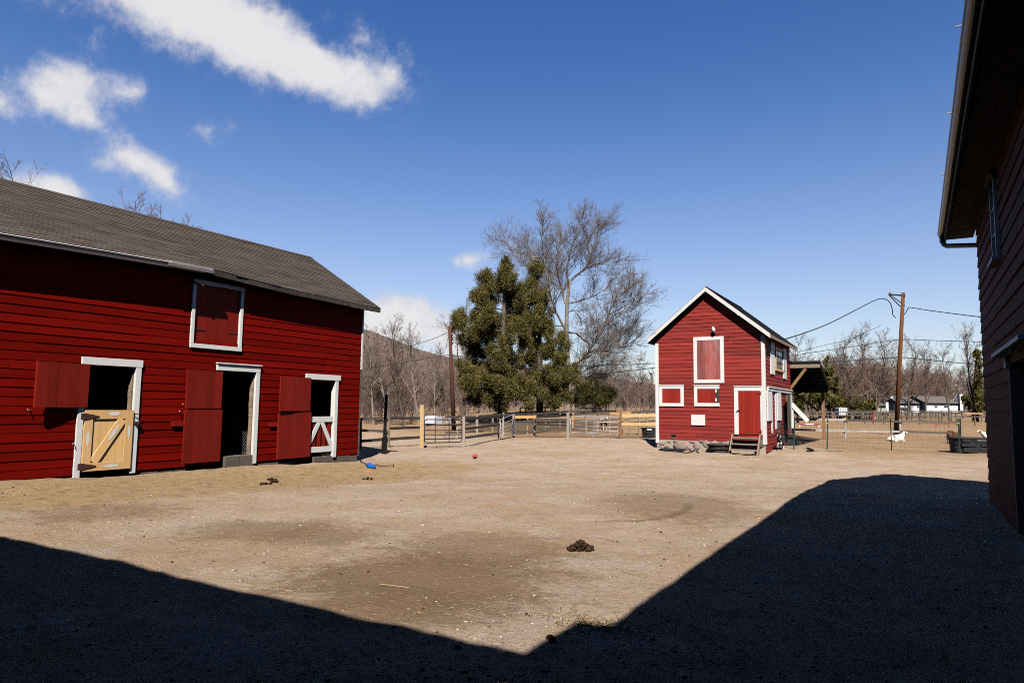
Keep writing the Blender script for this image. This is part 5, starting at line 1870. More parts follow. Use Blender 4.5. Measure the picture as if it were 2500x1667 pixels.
mb = MB(); p = PD(1110, 869, D - .2); mb.lathe(p, [(0, -.10), (.13, -.08), (.16, .06), (0, .1)], 10); mb.build('lamp', M['galv'], up2)
cable('wire falling left from the top of the dark pole', [(1096, 811, D), (1080, 817, D), (1060, 826, D + 3), (1000, 845, D + 10), (930, 860, D + 20)], .02)
cable('wire running left from the middle of the dark pole', [(1098, 866, D), (1040, 875, D + 4), (960, 889, D + 10), (880, 902, D + 18)], .022)
cable('wire running right from the dark pole across the cedars', [(1101, 866, D), (1180, 876, D - 4), (1300, 889, D - 8), (1420, 893, D - 10), (1604, 887, D - 12)], .02)
cable('lower wire drooping across the trunk of the big bare tree', [(1103, 868, D), (1220, 888, D - 4), (1340, 906, D - 8), (1460, 912, D - 10), (1604, 897, D - 12)], .022)
# hanging loop of wire at the left pole
cable('short loop of wire hanging beside the dark pole top', [(1095, 822, D - .2), (1091, 836, D - .2), (1089, 852, D - .1)], .014)

# ------------------------------------------------------------------ animals
def animal(name, label, cat, loc, rz, verts_, edges, radii, mat, scale=1.0):
    t = thing(name, loc, label, cat, None, rz)
    t.scale = (scale,) * 3
    me = bpy.data.meshes.new('body'); me.from_pydata([Vector(v) for v in verts_], edges, [])
    o = bpy.data.objects.new('body', me); COL.objects.link(o); o.parent = t
    me.materials.append(M[mat])
    sk = o.modifiers.new('skin', 'SKIN'); sk.use_smooth_shade = True
    if not me.skin_vertices: pass
    sv = me.skin_vertices[0].data if len(me.skin_vertices) else None
    if sv is None:
        bpy.context.view_layer.objects.active = o
        bpy.context.view_layer.update()
        sv = me.skin_vertices[0].data
    for i, r in enumerate(radii):
        sv[i].radius = (r, r) if not hasattr(r, '__len__') else r
    sv[0].use_root = True
    ss = o.modifiers.new('sub', 'SUBSURF'); ss.levels = 2; ss.render_levels = 2
    return t


def standing(head='up'):
    v = [(0, 0, .50), (-.24, 0, .51), (.24, 0, .49), (.36, 0, .60), (.46, 0, .74), (.56, 0, .76), (.69, 0, .68), (-.36, 0, .52), (-.43, 0, .60)]
    r = [(.165, .19), (.15, .17), (.15, .18), (.095, .11), (.07, .08), (.06, .07), (.036, .038), .05, .022]
    e = [(0, 1), (0, 2), (2, 3), (3, 4), (4, 5), (5, 6), (1, 7), (7, 8)]
    if head == 'down':
        v[3:7] = [(.38, 0, .50), (.50, 0, .42), (.58, 0, .36), (.68, 0, .26)]
    for s in (-1, 1):
        n = len(v)
        v += [(-.24, s * .09, .38), (-.19, s * .10, .29), (-.30, s * .10, .19), (-.27, s * .10, .02)]
        r += [.085, .06, .032, .03]; e += [(1, n), (n, n + 1), (n + 1, n + 2), (n + 2, n + 3)]
        n = len(v)
        v += [(.23, s * .085, .36), (.24, s * .09, .20), (.235, s * .09, .02)]
        r += [.07, .034, .03]; e += [(2, n), (n, n + 1), (n + 1, n + 2)]
    return v, e, r


def lying():
    v = [(0, 0, .20), (-.30, 0, .17), (.28, 0, .21), (.40, 0, .36), (.47, 0, .50), (.57, 0, .53), (.72, 0, .44), (-.46, 0, .16), (-.52, 0, .10)]
    r = [(.19, .21), (.19, .18), (.16, .20), (.10, .12), (.075, .085), (.07, .08), (.04, .042), .08, .03]
    e = [(0, 1), (0, 2), (2, 3), (3, 4), (4, 5), (5, 6), (1, 7), (7, 8)]
    for s in (-1, 1):
        n = len(v); v += [(-.22, s * .16, .10), (-.02, s * .19, .07), (-.22, s * .21, .035)]; r += [.09, .045, .03]; e += [(1, n), (n, n + 1), (n + 1, n + 2)]
        n = len(v); v += [(.33, s * .11, .10), (.46, s * .12, .05), (.26, s * .13, .035)]; r += [.07, .04, .03]; e += [(2, n), (n, n + 1), (n + 1, n + 2)]
    return v, e, r


def headbits(t, hx, hz, mat, earlen=.13, horns=True, ang=-.25):
    for s in (-1, 1):
        mb = MB()
        mb.tube([(hx - .04, s * .05, hz + .05), (hx - .06, s * (.05 + earlen * .6), hz + .05 + ang * .1), (hx - .07, s * (.05 + earlen), hz + ang * .3)], [.018, .03, .006], 6)
        o = mb.build('ear', M[mat], None, smooth=True); o.parent = t; 
        if horns:
            mb = MB(); mb.tube([(hx - .05, s * .025, hz + .07), (hx - .12, s * .04, hz + .17), (hx - .21, s * .06, hz + .19)], [.018, .013, .004], 6)
            o = mb.build('horn', M['greywood'], None, smooth=True); o.parent = t
        mb = MB(); mb.lump((hx + .05, s * .052, hz + .025), .012, rg, 1, 1, .02); o = mb.build('eye', M['black'], None); o.parent = t
        mb = MB()


def face_px(base, dx, dz=0):
    """heading whose forward axis goes dx to the right in the picture and away by dz"""
    d = RT0 * dx + Vector((FW.x, FW.y, 0)).normalized() * dz
    return atan2(d.y, d.x)


b = Vector((-4.78, 29.5, gz(-4.78, 29.5)))
ga_ = animal('goat', 'black and white spotted goat standing beside the small barn side wall', 'goat', b, atan2(-1, .06), *standing(), 'fur_spot', .84)
headbits(ga_, .56, .76, 'black')
b = PG(2188, 1079)
ga_ = animal('goat', 'white goat lying down in front of the pasture rails', 'goat', b, face_px(b, 1, .12), *lying(), 'fur_white', 1.02)
headbits(ga_, .57, .53, 'fur_white', .12, False)
b = PG(2327, 1083)
ga_ = animal('goat', 'brown goat standing half hidden behind the big black trough', 'goat', b, face_px(b, 1, .35), *standing('down'), 'fur_brown', .98)
headbits(ga_, .58, .36, 'fur_brown', .12, True)
b = PG(2416, 1083)
ga_ = animal('goat', 'white goat peeking past the near barn wall behind the trough', 'goat', b, face_px(b, -1, .15), *standing(), 'fur_white', .9)
headbits(ga_, .56, .76, 'fur_white', .12, False)
b = PG(1474, 1050)
ga_ = animal('goat', 'tan and white goat facing the camera behind the long silver gate', 'goat', b, face_px(b, .2, -1), *standing(), 'fur_tan', 1.12)
headbits(ga_, .56, .76, 'fur_tan', .12, False)
# ------------------------------------------------------------------ troughs and yard things
def oval(a, b, n=40, p=3.2):
    out = []
    for k in range(n):
        t = 2 * pi * k / n
        c, s = cos(t), sin(t)
        out.append((a * math.copysign(abs(c) ** (2 / p), c), b * math.copysign(abs(s) ** (2 / p), s)))
    return out


def tank(name, label, loc, rz, a, b, h, emblem=True, patch=False):
    t = thing(name, loc, label, 'trough', None, rz)

    def ring(prof):
        mb = MB(); n = 40
        for (k, z) in prof:
            for (x, y) in oval(a * k, b * k if b * k > .02 else .02, n): mb.v.append((x, y, z))
        for i in range(len(prof) - 1):
            for k in range(n):
                k2 = (k + 1) % n
                mb.f.append((i * n + k, i * n + k2, (i + 1) * n + k2, (i + 1) * n + k)); mb.t.append(.5)
        return mb

    def put(mb, nm, mat, smooth=False):
        o = mb.build(nm, M[mat], None, smooth); o.parent = t; return o
    put(ring([(.82, 0), (.84, .01), (.87, h * .36), (.85, h * .38), (.86, h * .42), (.90, h * .66), (.88, h * .68), (.89, h * .72), (.94, h * .93), (.88, h * .93), (.80, .05), (.02, .045)]), 'shell', 'blackrubber')
    put(ring([(.90, h * .93), (1.0, h * .92), (1.01, h * .97), (.99, h), (.91, h), (.885, h * .94)]), 'rim', 'blackrubber')
    front = -b
    for (x0, x1, z0, z1) in ((-a * .66, -a * .30, .72, .90), (-a * .16, a * .42, .72, .91), (a * .52, a * .72, .72, .90), (-a * .70, -a * .08, .43, .64), (a * .12, a * .66, .43, .64), (-a * .62, -a * .06, .06, .34), (a * .10, a * .60, .06, .34)):
        mb = MB(); kz = .84 + .1 * (z0 + z1) / 2
        y = front * kz
        mb.hexa([(x0, y - .018, z0 * h), (x1, y - .018, z0 * h), (x1, y + .05, z0 * h), (x0, y + .05, z0 * h), (x0, y - .026, z1 * h), (x1, y - .026, z1 * h), (x1, y + .05, z1 * h), (x0, y + .05, z1 * h)])
        put(mb, 'raised_panel', 'blackrubber')
    if emblem:
        mb = MB(); n = 28; y = front * .925 - .03
        for k in range(n + 1):
            pass
        pts = [(a * .13 + .16 * cos(2 * pi * k / n), y, h * .815 + .033 * sin(2 * pi * k / n)) for k in range(n + 1)]
        mb.tube(pts, .006, 5, False)
        o = put(mb, 'oval_emblem', 'galv')
    if patch:
        mb = MB(); y = front * .925 - .032; mb.box(-.46, -.20, y, y + .01, h * .75, h * .88); put(mb, 'sticker', 'trailer')
    return t


b = PG(2385, 1106)
rzt = atan2(RT0.y, RT0.x) - .06
tank('trough', 'big black oval stock trough with an oval emblem at the near barn wall', b + Vector((FW.x, FW.y, 0)) * .42 + RT0 * .1, rzt, .98, .5, .64)
b = PG(1592, 1068)
tank('trough', 'black stock trough with a pale sticker in shade left of the small barn', b + Vector((FW.x, FW.y, 0)) * .4 + RT0 * .2, rzt, .78, .42, .56, False, True)
b = PG(1761, 1106.5)
tb = thing('tub', b + Vector((FW.x, FW.y, 0)) * .35, 'low round grey rubber feed tub below the small barn wall', 'tub')
mb = MB(); mb.lathe(wloc(tb), [(.31, 0), (.34, .02), (.36, .14), (.40, .15), (.41, .20), (.38, .205), (.40, .24), (.43, .30), (.41, .31), (.38, .28), (.3, .03), (0, .02)], 32)
mb.build('shell', M['greyrubber'], tb, smooth=False)
mb = MB(); mb.lathe(wloc(tb), [(.41, .30), (.455, .31), (.46, .335), (.42, .35), (.40, .32)], 32); mb.build('rim', M['greyrubber'], tb, smooth=True)
mb = MB(); mb.lathe(wloc(tb) + Vector((0, 0, .30)), [(.39, .0), (.34, .05), (.1, .075), (0, .08)], 24); mb.build('cover', M['greyrubber'], tb, smooth=True)
# hose coil
b = PG(1640, 1101)
mb = MB(); pts = []
rgh = random.Random(3)
for k in range(120):
    t = k / 120 * 2 * pi * 6
    r = .40 + .07 * sin(k * .21) + rgh.uniform(-.02, .02)
    p = b + RT0 * (r * 1.05 * cos(t)) + Vector((FW.x, FW.y, 0)) * (r * .75 * sin(t))
    p.z = gz(p.x, p.y) + .03 + .055 * (k / 120) + .02 * sin(t * .5)
    pts.append(p)
for (px, py) in ((1655, 1103), (1680, 1099), (1693, 1103), (1675, 1107), (1650, 1104), (1660, 1099), (1690, 1099), (1702, 1103), (1710, 1109)):
    p = PG(px, py); pts.append(p + Vector((0, 0, .03)))
sm_ = []
for i in range(len(pts) - 1):
    sm_ += [pts[i], pts[i].lerp(pts[i + 1], .5)]
mb.tube(sm_, .021, 6)
tag(mb.build('hose', M['blackrubber'], smooth=True), 'black garden hose coiled on the dirt before the stone foundation', 'hose')
# water hydrant
b = PG(1783.5, 1098)
hy = thing('hydrant', b, 'thin standpipe water hydrant with a pale handle left of the wooden steps', 'hydrant')
T = PD(1781, 1063, dep(b))
mb = MB(); mb.tube([b - Vector((0, 0, .1)), T], .028, 8); mb.build('pipe', M['galv'], hy, smooth=True)
mb = MB(); mb.lathe(T, [(.03, -.04), (.05, -.02), (.05, .05), (.02, .09), (0, .09)], 10)
mb.build('head', M['white_worn'], hy, smooth=True)
mb = MB(); mb.tube([T + Vector((0, 0, .06)), T + RT0 * .1 + Vector((0, 0, .14))], [.015, .012], 6); mb.build('handle', M['white'], hy, smooth=True)
D = dep(b)
mb = MB(); pts = [PD(x, y, D - .08) for (x, y) in ((1780, 1066), (1773, 1069), (1767, 1064), (1771, 1059), (1776, 1062), (1772, 1069), (1766, 1070), (1756, 1067), (1747, 1066), (1744, 1071), (1743.5, 1080), (1743.5, 1090))]
mb.tube(pts, .013, 6); tag(mb.build('hose', M['tanwood'], smooth=True), 'thin pale hose looped from the hydrant into the round tub', 'hose')
# ball
b = PG(1159.5, 1119)
bl = thing('ball', b, 'small red rubber ball lying alone in the middle of the yard', 'ball')
mb = MB(); R_ = .088
mb.lathe(b + Vector((0, 0, R_ - .006)), [(R_ * cos(a_), R_ * sin(a_)) if abs(a_) < 1.57 else (0, R_ * sin(a_)) for a_ in [(-.5 + k / 16) * pi for k in range(17)]], 24)
mb.build('skin', M['ball'], bl, smooth=True)
mb = MB(); d = (-RT0 * .8 - Vector((FW.x, FW.y, 0)) * .5 - Vector((0, 0, .75))).normalized(); c = b + Vector((0, 0, R_)) + d * R_ * .98
mb.tube([c, c + d * .02 + Vector((-.01, 0, .012))], [.02, .024], 8); mb.build('grip', M['ball'], bl, smooth=True)
# blue halter with its black lead rope
q = [PG(x, y) for (x, y) in ((893, 1133), (905, 1132), (910, 1138), (918, 1139), (916, 1142), (905, 1141), (897, 1140))]
bt = thing('halter', q[2], 'crumpled blue nylon halter with black lead rope near the long barn corner', 'halter')
mb = MB(); n = len(q)
c = sum(q, Vector()) / n
tops = [p + Vector((0, 0, .035)) for p in q]
for i in range(n):
    j = (i + 1) % n
    mb.face([q[i], q[j], tops[j], tops[i]]); mb.face([tops[i], tops[j], c + Vector((0, 0, .07))])
mb.build('strap', M['blue'], bt)
mb = MB()
pts = [PG(x, y) + Vector((0, 0, .025)) for (x, y) in ((878, 1124), (884, 1130), (892, 1133), (897, 1140))]; mb.tube(pts, .014, 6)
mb.build('rope', M['black'], bt, smooth=True)
mb = MB()
pts = [PG(x, y) + Vector((0, 0, .025)) for (x, y) in ((912, 1138), (918, 1135), (928, 1139), (942, 1139), (957, 1138), (961, 1139), (960, 1135))]; mb.tube(pts, .013, 6)
mb.build('rope', M['black'], bt, smooth=True)
# dung
def dungpile(px, py, n, R_, H_, label, seed):
    r = random.Random(seed); b = PG(px, py)
    t = thing('manure_pile', b, label, 'manure')
    for k in range(n):
        a_ = r.uniform(0, 2 * pi); f = r.random() ** .6
        x, y = cos(a_) * f * R_, sin(a_) * f * R_
        z = H_ * (1 - f) * r.uniform(.4, 1)
        mb = MB(); s = r.uniform(.02, .036)
        mb.lump((b.x + x, b.y + y, gzm(b.x + x, b.y + y) + s * .4 + z), s, r, .85, 2, .2, r.random())
        mb.build('dropping', M['dung'], t, smooth=True)


dungpile(1418, 1342, 44, .135, .11, 'brown horse manure pile in the middle of the sunny yard', 1)
dungpile(664, 1170, 9, .09, .05, 'small dark manure pile nearest the third stall door', 2)
dungpile(672, 1180, 9, .10, .04, 'small flat manure heap just in front of another', 5)
dungpile(645, 1183, 8, .12, .02, 'scattered manure crumbs left of two small heaps', 6)
dungpile(899, 1172, 12, .14, .05, 'dark manure pile right of the stall doors near the blue halter', 3)
dungpile(1345, 1568, 3, .04, .01, 'lone manure clod at the edge of the foreground shadow', 4)
# stick and stray boards
mb = MB(); a, b_ = PG(927, 1431), PG(999, 1440); mb.tube([a + Vector((0, 0, .02)), a.lerp(b_, .5) + Vector((0, 0, .022)), b_ + Vector((0, 0, .02))], .0045, 6)
tag(mb.build('stick', M['straw']), 'long pale stick lying on the dark dirt patch in the foreground', 'stick')
mb = MB(); a, b_ = PG(1988, 1101.5), PG(2057, 1101.5); mb.tube([a + Vector((0, 0, .04)), b_ + Vector((0, 0, .04))], .028, 6)
tag(mb.build('wooden_pole', M['tanwood']), 'thin wooden pole lying on the ground below the wire fence', 'pole')
mb = MB(); mb.beam(PG(1971, 1097) + Vector((0, 0, .05)), PG(1985, 1102.5) + Vector((0, 0, .05)), .07, .08); mb.beam(PG(1985, 1103) + Vector((0, 0, .04)), PG(1969, 1103) + Vector((0, 0, .04)), .05, .05)
tag(mb.build('bracket', M['black']), 'black angled iron bracket lying left of the wooden pole', 'bracket')
# dandelion-yellow tag on the ground
mb = MB(); p = PG(1905, 1088.5); mb.lump((p.x, p.y, p.z + .03), .035, rg, .6, 1, .1); tag(mb.build('toy', M['yellow']), 'tiny yellow toy lying on the ground below the spotted goat', 'toy')

# ------------------------------------------------------------------ loose straw, stones and crumbs in the yard
def scatter():
    r = np.random.RandomState(77)

    def spots(n, dens):
        out = []
        while len(out) < n:
            d = 3.2 * (30 / 3.2) ** r.rand()
            px = r.uniform(-150, 2450)
            p = PD(px, 1000, 1.0) - CAMP
            k = d / hypot(p.x, p.y); x, y = p.x * k, p.y * k
            if x < BX + .4 or x > 1.0: continue
            if y > 27 and x > -9.6: continue
            if r.rand() > dens(x, y, d): continue
            out.append((x, y))
        return out
    dk = PG(1030, 1410)
    strawy = lambda x, y, d: (.35 + .65 * math.exp(-((x + 13) / 4) ** 2) + .3 * (vnoise(np.array([x]), np.array([y]), 1.4, 9)[0] > .08)) * (1 - .8 * math.exp(-((x - dk.x) ** 2 + (y - dk.y) ** 2) / 1.6))
    v = []; f = []; t = []
    for (x, y) in spots(20000, strawy):
        a = r.uniform(0, pi) if r.rand() < .6 else YAW + r.normal(0, .35)
        l = min(.10, r.lognormal(-3.55, .5)); w = r.uniform(.0008, .0018)
        z = gzm(x, y) + r.uniform(.002, .012); tl = r.normal(0, .10)
        dx, dy = cos(a) * l / 2, sin(a) * l / 2; nx_, ny_ = -sin(a) * w, cos(a) * w
        n = len(v)
        for s in (-1, 1):
            v += [(x + s * dx + nx_, y + s * dy + ny_, z + s * tl * l), (x + s * dx - nx_, y + s * dy - ny_, z + s * tl * l), (x + s * dx, y + s * dy, z + s * tl * l + 1.6 * w)]
        f += [(n, n + 1, n + 4, n + 3), (n + 1, n + 2, n + 5, n + 4), (n + 2, n, n + 3, n + 5)]
        t += [r.rand()] * 3
    # hay swept into a small tuft at the shadow corner
    for k in range(160):
        c = PG(1440, 1522); x, y = c.x + r.normal(0, .2), c.y + r.normal(0, .10)
        a = r.uniform(0, pi); l = r.uniform(.06, .22); w = r.uniform(.0012, .0024); z = gzm(x, y) + r.uniform(.0, .02)
        dx, dy = cos(a) * l / 2, sin(a) * l / 2; nx_, ny_ = -sin(a) * w, cos(a) * w; n = len(v); tl = r.normal(0, .2)
        for s in (-1, 1):
            v += [(x + s * dx + nx_, y + s * dy + ny_, z + s * tl * l), (x + s * dx - nx_, y + s * dy - ny_, z + s * tl * l), (x + s * dx, y + s * dy, z + s * tl * l + 1.6 * w)]
        f += [(n, n + 1, n + 4, n + 3), (n + 1, n + 2, n + 5, n + 4), (n + 2, n, n + 3, n + 5)]; t += [r.rand()] * 3
    tag(raw_mesh('straw', np.array(v), np.array(f), M['straw'], False, t), 'loose dry straw scattered over the dirt yard', 'straw', kind='stuff')
    bm = bmesh.new(); bmesh.ops.create_icosphere(bm, subdivisions=1, radius=1)
    sv = np.array([v_.co[:] for v_ in bm.verts]); sf = np.array([[v_.index for v_ in q.verts] for q in bm.faces]); bm.free()

    def lumps(name, n, size, mat, label, dens, flat):
        V = []; Fc = []; T = []
        for (x, y) in spots(n, dens):
            s = min(.022, r.lognormal(*size))
            q = sv * (1 + r.uniform(-.28, .28, sv.shape)) * s * np.array([r.uniform(.7, 1.4), r.uniform(.7, 1.4), flat])
            q = q + np.array([x, y, gzm(x, y) + s * .12])
            Fc.append(sf + len(V) * len(sv)); V.append(q); T += [r.rand()] * len(sf)
        tag(raw_mesh(name, np.concatenate(V), np.concatenate(Fc), M[mat], False, T), label, name.replace('_', ' '), kind='stuff')
    lumps('pebbles', 6500, (-5.25, .5), 'pebble', 'pale pebbles strewn over the dirt yard', lambda x, y, d: 1 - .8 * math.exp(-((x - dk.x) ** 2 + (y - dk.y) ** 2) / 1.8), .55)
    lumps('dirt_crumbs', 1000, (-5.1, .5), 'dung', 'dark crumbs of dirt and dung over the yard', strawy, .7)


scatter()

# ------------------------------------------------------------------ trees
def nrmv(a): return a / np.maximum(np.linalg.norm(a, axis=-1, keepdims=True), 1e-9)


def tubes_np(P, r0, r1, n=3):
    """P (M,S,3) polylines -> verts, quads"""
    Mn, Sn, _ = P.shape
    d = nrmv(P[:, -1] - P[:, 0])
    ref = np.where(np.abs(d[:, 2:3]) > .9, np.array([[1., 0, 0]]), np.array([[0, 0, 1.]]))
    a = nrmv(np.cross(d, ref)); b = np.cross(d, a)
    rad = r0[:, None] + (r1 - r0)[:, None] * np.linspace(0, 1, Sn)[None]
    ang = 2 * pi * np.arange(n) / n
    off = a[:, None, None] * np.cos(ang)[None, None, :, None] + b[:, None, None] * np.sin(ang)[None, None, :, None]
    V = P[:, :, None] + off * rad[:, :, None, None]
    idx = np.arange(Mn * Sn * n).reshape(Mn, Sn, n)
    i2 = np.roll(idx, -1, axis=2)
    Q = np.stack([idx[:, :-1], i2[:, :-1], i2[:, 1:], idx[:, 1:]], -1)
    return V.reshape(-1, 3), Q.reshape(-1, 4), Q.shape[1] * n


class TreeB:
    """limbs as round tubes, twigs as thin three sided tubes grown level by level"""
    def __init__(s, seed):
        s.r = random.Random(seed); s.nr = np.random.RandomState(seed); s.trunk = MB(); s.ch = []; s.lite = []

    def limb(s, pts, r0, r1, where, n):
        k = len(pts)
        s.trunk.tube(pts, [r0 + (r1 - r0) * i / (k - 1) for i in range(k)], n, False, s.r.random())

    def emit(s, P, r0, r1, lite=False):
        V, Q, per = tubes_np(P, r0, r1)
        s.ch.append((V, Q, np.repeat(s.nr.rand(len(P)), per)))
        if lite:
            V, Q, per = tubes_np(P, np.maximum(r0 * 1.3, .02), np.maximum(r1 * 1.2, .014))
            s.lite.append((V, Q, np.repeat(s.nr.rand(len(P)), per)))

    def spawn(s, P, cnt, L, up, seg, spread=.8, t0=.2, ltaper=.5):
        """children of the polylines P (N,K,3): cnt each, length array L (N,)"""
        nr = s.nr; Nn, K, _ = P.shape
        own = np.repeat(np.arange(Nn), cnt); m_ = len(own)
        t = t0 + (1 - t0) * nr.rand(m_)
        g = t * (K - 1); i = np.minimum(g.astype(int), K - 2); fr = (g - i)[:, None]
        A, B = P[own, i], P[own, i + 1]
        p = A * (1 - fr) + B * fr; ax = nrmv(B - A)
        side = nrmv(np.cross(ax, nr.normal(size=(m_, 3))))
        d = nrmv(ax * (1 - spread * .5) + side * spread * nr.uniform(.5, 1.1, (m_, 1)) + np.array([0, 0, up * .35]))
        Ln = L[own] * nr.uniform(.5, 1.2, m_) * (1.1 - ltaper * t)
        out_ = np.empty((m_, seg + 1, 3)); out_[:, 0] = p
        for k in range(seg):
            d = nrmv(d + nr.normal(size=(m_, 3)) * .11 + np.array([0, 0, up * .24]))
            out_[:, k + 1] = out_[:, k] + d * (Ln / seg)[:, None]
        return out_, Ln

    def dress(s, pts, r0, r1, step, L, lvl=2, up=.25, t0=.15, n2=9, n3=5):
        P = np.array([tuple(p) for p in pts])[None]
        ln = np.linalg.norm(np.diff(P[0], axis=0), axis=1).sum()
        # even out the polyline
        cum = np.concatenate([[0], np.cumsum(np.linalg.norm(np.diff(P[0], axis=0), axis=1))]); u = np.linspace(0, ln, 16)
        P = np.stack([np.interp(u, cum, P[0][:, k]) for k in range(3)], -1)[None]
        c1, l1 = s.spawn(P, max(3, int(ln / step)), np.array([L]), up, 4, .85, t0)
        rr = np.full(len(c1), max(.014, min(.03, (r0 + r1) * .2)))
        s.emit(c1, rr, rr * .45, True)
        c2, l2 = s.spawn(c1, n2, l1 * .48, up, 3, .8, .12)
        q = np.full(len(c2), .0085); s.emit(c2, q, q * .6, True)
        if lvl > 1:
            c3, l3 = s.spawn(c2, n3, l2 * .62, up, 2, .8, .15)
            q = np.full(len(c3), .0055); s.emit(c3, q, q * .7)

    def crown_arrays(s, lite=False):
        src = s.lite if lite else s.ch
        V = []; Q = []; T = []; o = 0
        for (v, q, t) in src:
            V.append(v); Q.append(q + o); T.append(t); o += len(v)
        return np.concatenate(V), np.concatenate(Q), np.concatenate(T)

    def finish(s, name, label, cat, loc, group, bark, twig):
        t = thing(name, loc, label, cat, group)
        if s.trunk.f: s.trunk.build('trunk', M[bark], t, smooth=True)
        V, Q, T = s.crown_arrays()
        o = raw_mesh('crown', V - np.array(loc), Q, M[twig], False, T); o.parent = t
        return t


# the big bare tree right of the cedars: main limbs follow the photograph, twigs grow from them
OD = 60.0
OZ = Vector((FW.x, FW.y, 0)).normalized()


def op(x, y, dz=0.0): return PD(1080 + x / 2.904, 500 + y / 2.904, OD) + OZ * dz


T_ = TreeB(5)
base = op(890, 1475); base.z = gz(base.x, base.y) - .3
trunk = [base, op(892, 1400), op(897, 1300), op(893, 1150), op(882, 1000), op(880, 860), op(884, 720), op(895, 600), op(906, 540)]
T_.trunk.tube([base + Vector((0, 0, -.1))] + trunk, [.40, .37, .27, .24, .22, .205, .18, .155, .125, .105], 10)
limbs = [
    ([(906, 540, 0), (960, 490, .3), (1035, 430, .8), (1052, 350, 1.2), (1045, 250, 1.5), (1085, 150, 1.6), (1130, 100, 1.7)], .11, .02),
    ([(960, 490, .3), (1060, 430, -.5), (1130, 435, -1), (1200, 455, -1.4), (1290, 390, -1.8)], .07, .015),
    ([(880, 900, 0), (845, 840, -.3), (800, 760, -.6), (765, 660, -.9), (735, 520, -1.2), (715, 400, -1.4), (698, 280, -1.6), (712, 130, -1.7)], .12, .02),
    ([(872, 700, 0), (850, 600, .5), (828, 500, 1.0), (815, 400, 1.4), (830, 270, 1.6), (862, 170, 1.8)], .10, .018),
    ([(895, 600, 0), (880, 480, -.6), (900, 350, -1), (950, 210, -1.3), (990, 85, -1.5)], .09, .016),
    ([(893, 1180, 0), (960, 1120, -.6), (1020, 1060, -1.2), (1075, 960, -1.8), (1130, 850, -2.2), (1185, 720, -2.5), (1250, 650, -2.7), (1320, 600, -3)], .13, .02),
    ([(900, 905, 0), (950, 905, .5), (1010, 950, 1), (1060, 980, 1.4), (1120, 965, 1.8), (1260, 1000, 2.2), (1360, 960, 2.5)], .09, .016),
    ([(890, 700, 0), (980, 670, .8), (1060, 640, 1.5), (1150, 590, 2), (1260, 520, 2.4), (1330, 545, 2.6)], .075, .015),
    ([(882, 760, 0), (935, 750, -.4), (972, 810, -.5), (985, 860, -.5)], .07, .04),
    ([(715, 400, -1.4), (620, 400, -1.8), (520, 350, -2), (420, 290, -2.2)], .06, .012),
    ([(830, 500, 1), (740, 430, 1.5), (640, 300, 2), (580, 190, 2.3)], .06, .012),
    ([(765, 660, -.9), (680, 520, 0), (620, 440, .6), (500, 330, 1)], .05, .012),
    ([(960, 1120, -.6), (1060, 1060, -1.6), (1150, 1065, -2.3), (1230, 1130, -2.8), (1280, 1230, -3)], .07, .012),
    ([(893, 1260, 0), (960, 1230, .6), (1040, 1150, 1.2), (1180, 1120, 1.8), (1280, 1090, 2)], .08, .014),
    ([(1130, 850, -2.2), (1220, 790, -2), (1320, 770, -1.8), (1390, 710, -1.6)], .05, .012),
    ([(1052, 350, 1.2), (1090, 240, .8), (1130, 130, .5), (1190, 110, .3)], .05, .012),
    ([(880, 860, 0), (800, 850, .8), (700, 760, 1.6), (600, 640, 2.3)], .07, .012),
    ([(1130, 850, -2.2), (1200, 920, -1.6), (1300, 900, -1.2), (1380, 860, -1)], .045, .012),
    ([(1075, 960, -1.8), (1160, 1010, -1), (1290, 1010, -.4), (1370, 960, 0)], .045, .012),
    ([(1185, 720, -2.5), (1270, 720, -3), (1350, 690, -3.3), (1410, 660, -3.4)], .04, .012),
    ([(893, 1320, 0), (1000, 1240, 1), (1100, 1190, 1.6), (1220, 1200, 2)], .06, .014),
    ([(1020, 1060, -1.2), (1120, 1010, -.6), (1240, 900, -.2), (1350, 870, 0)], .05, .012),
]
for (pl, r0, r1) in limbs:
    pts = [op(x, y, dz) for (x, y, dz) in pl]
    T_.limb(pts, r0, r1, T_.trunk, 7)
    T_.dress(pts, r0, r1, .16, 3.0, 2, .35, .12, 11, 4)
T_.finish('bare_tree', 'tall bare spreading tree with a pale trunk right of the cedars', 'tree', base, None, 'bark_pale', 'oaktwig')


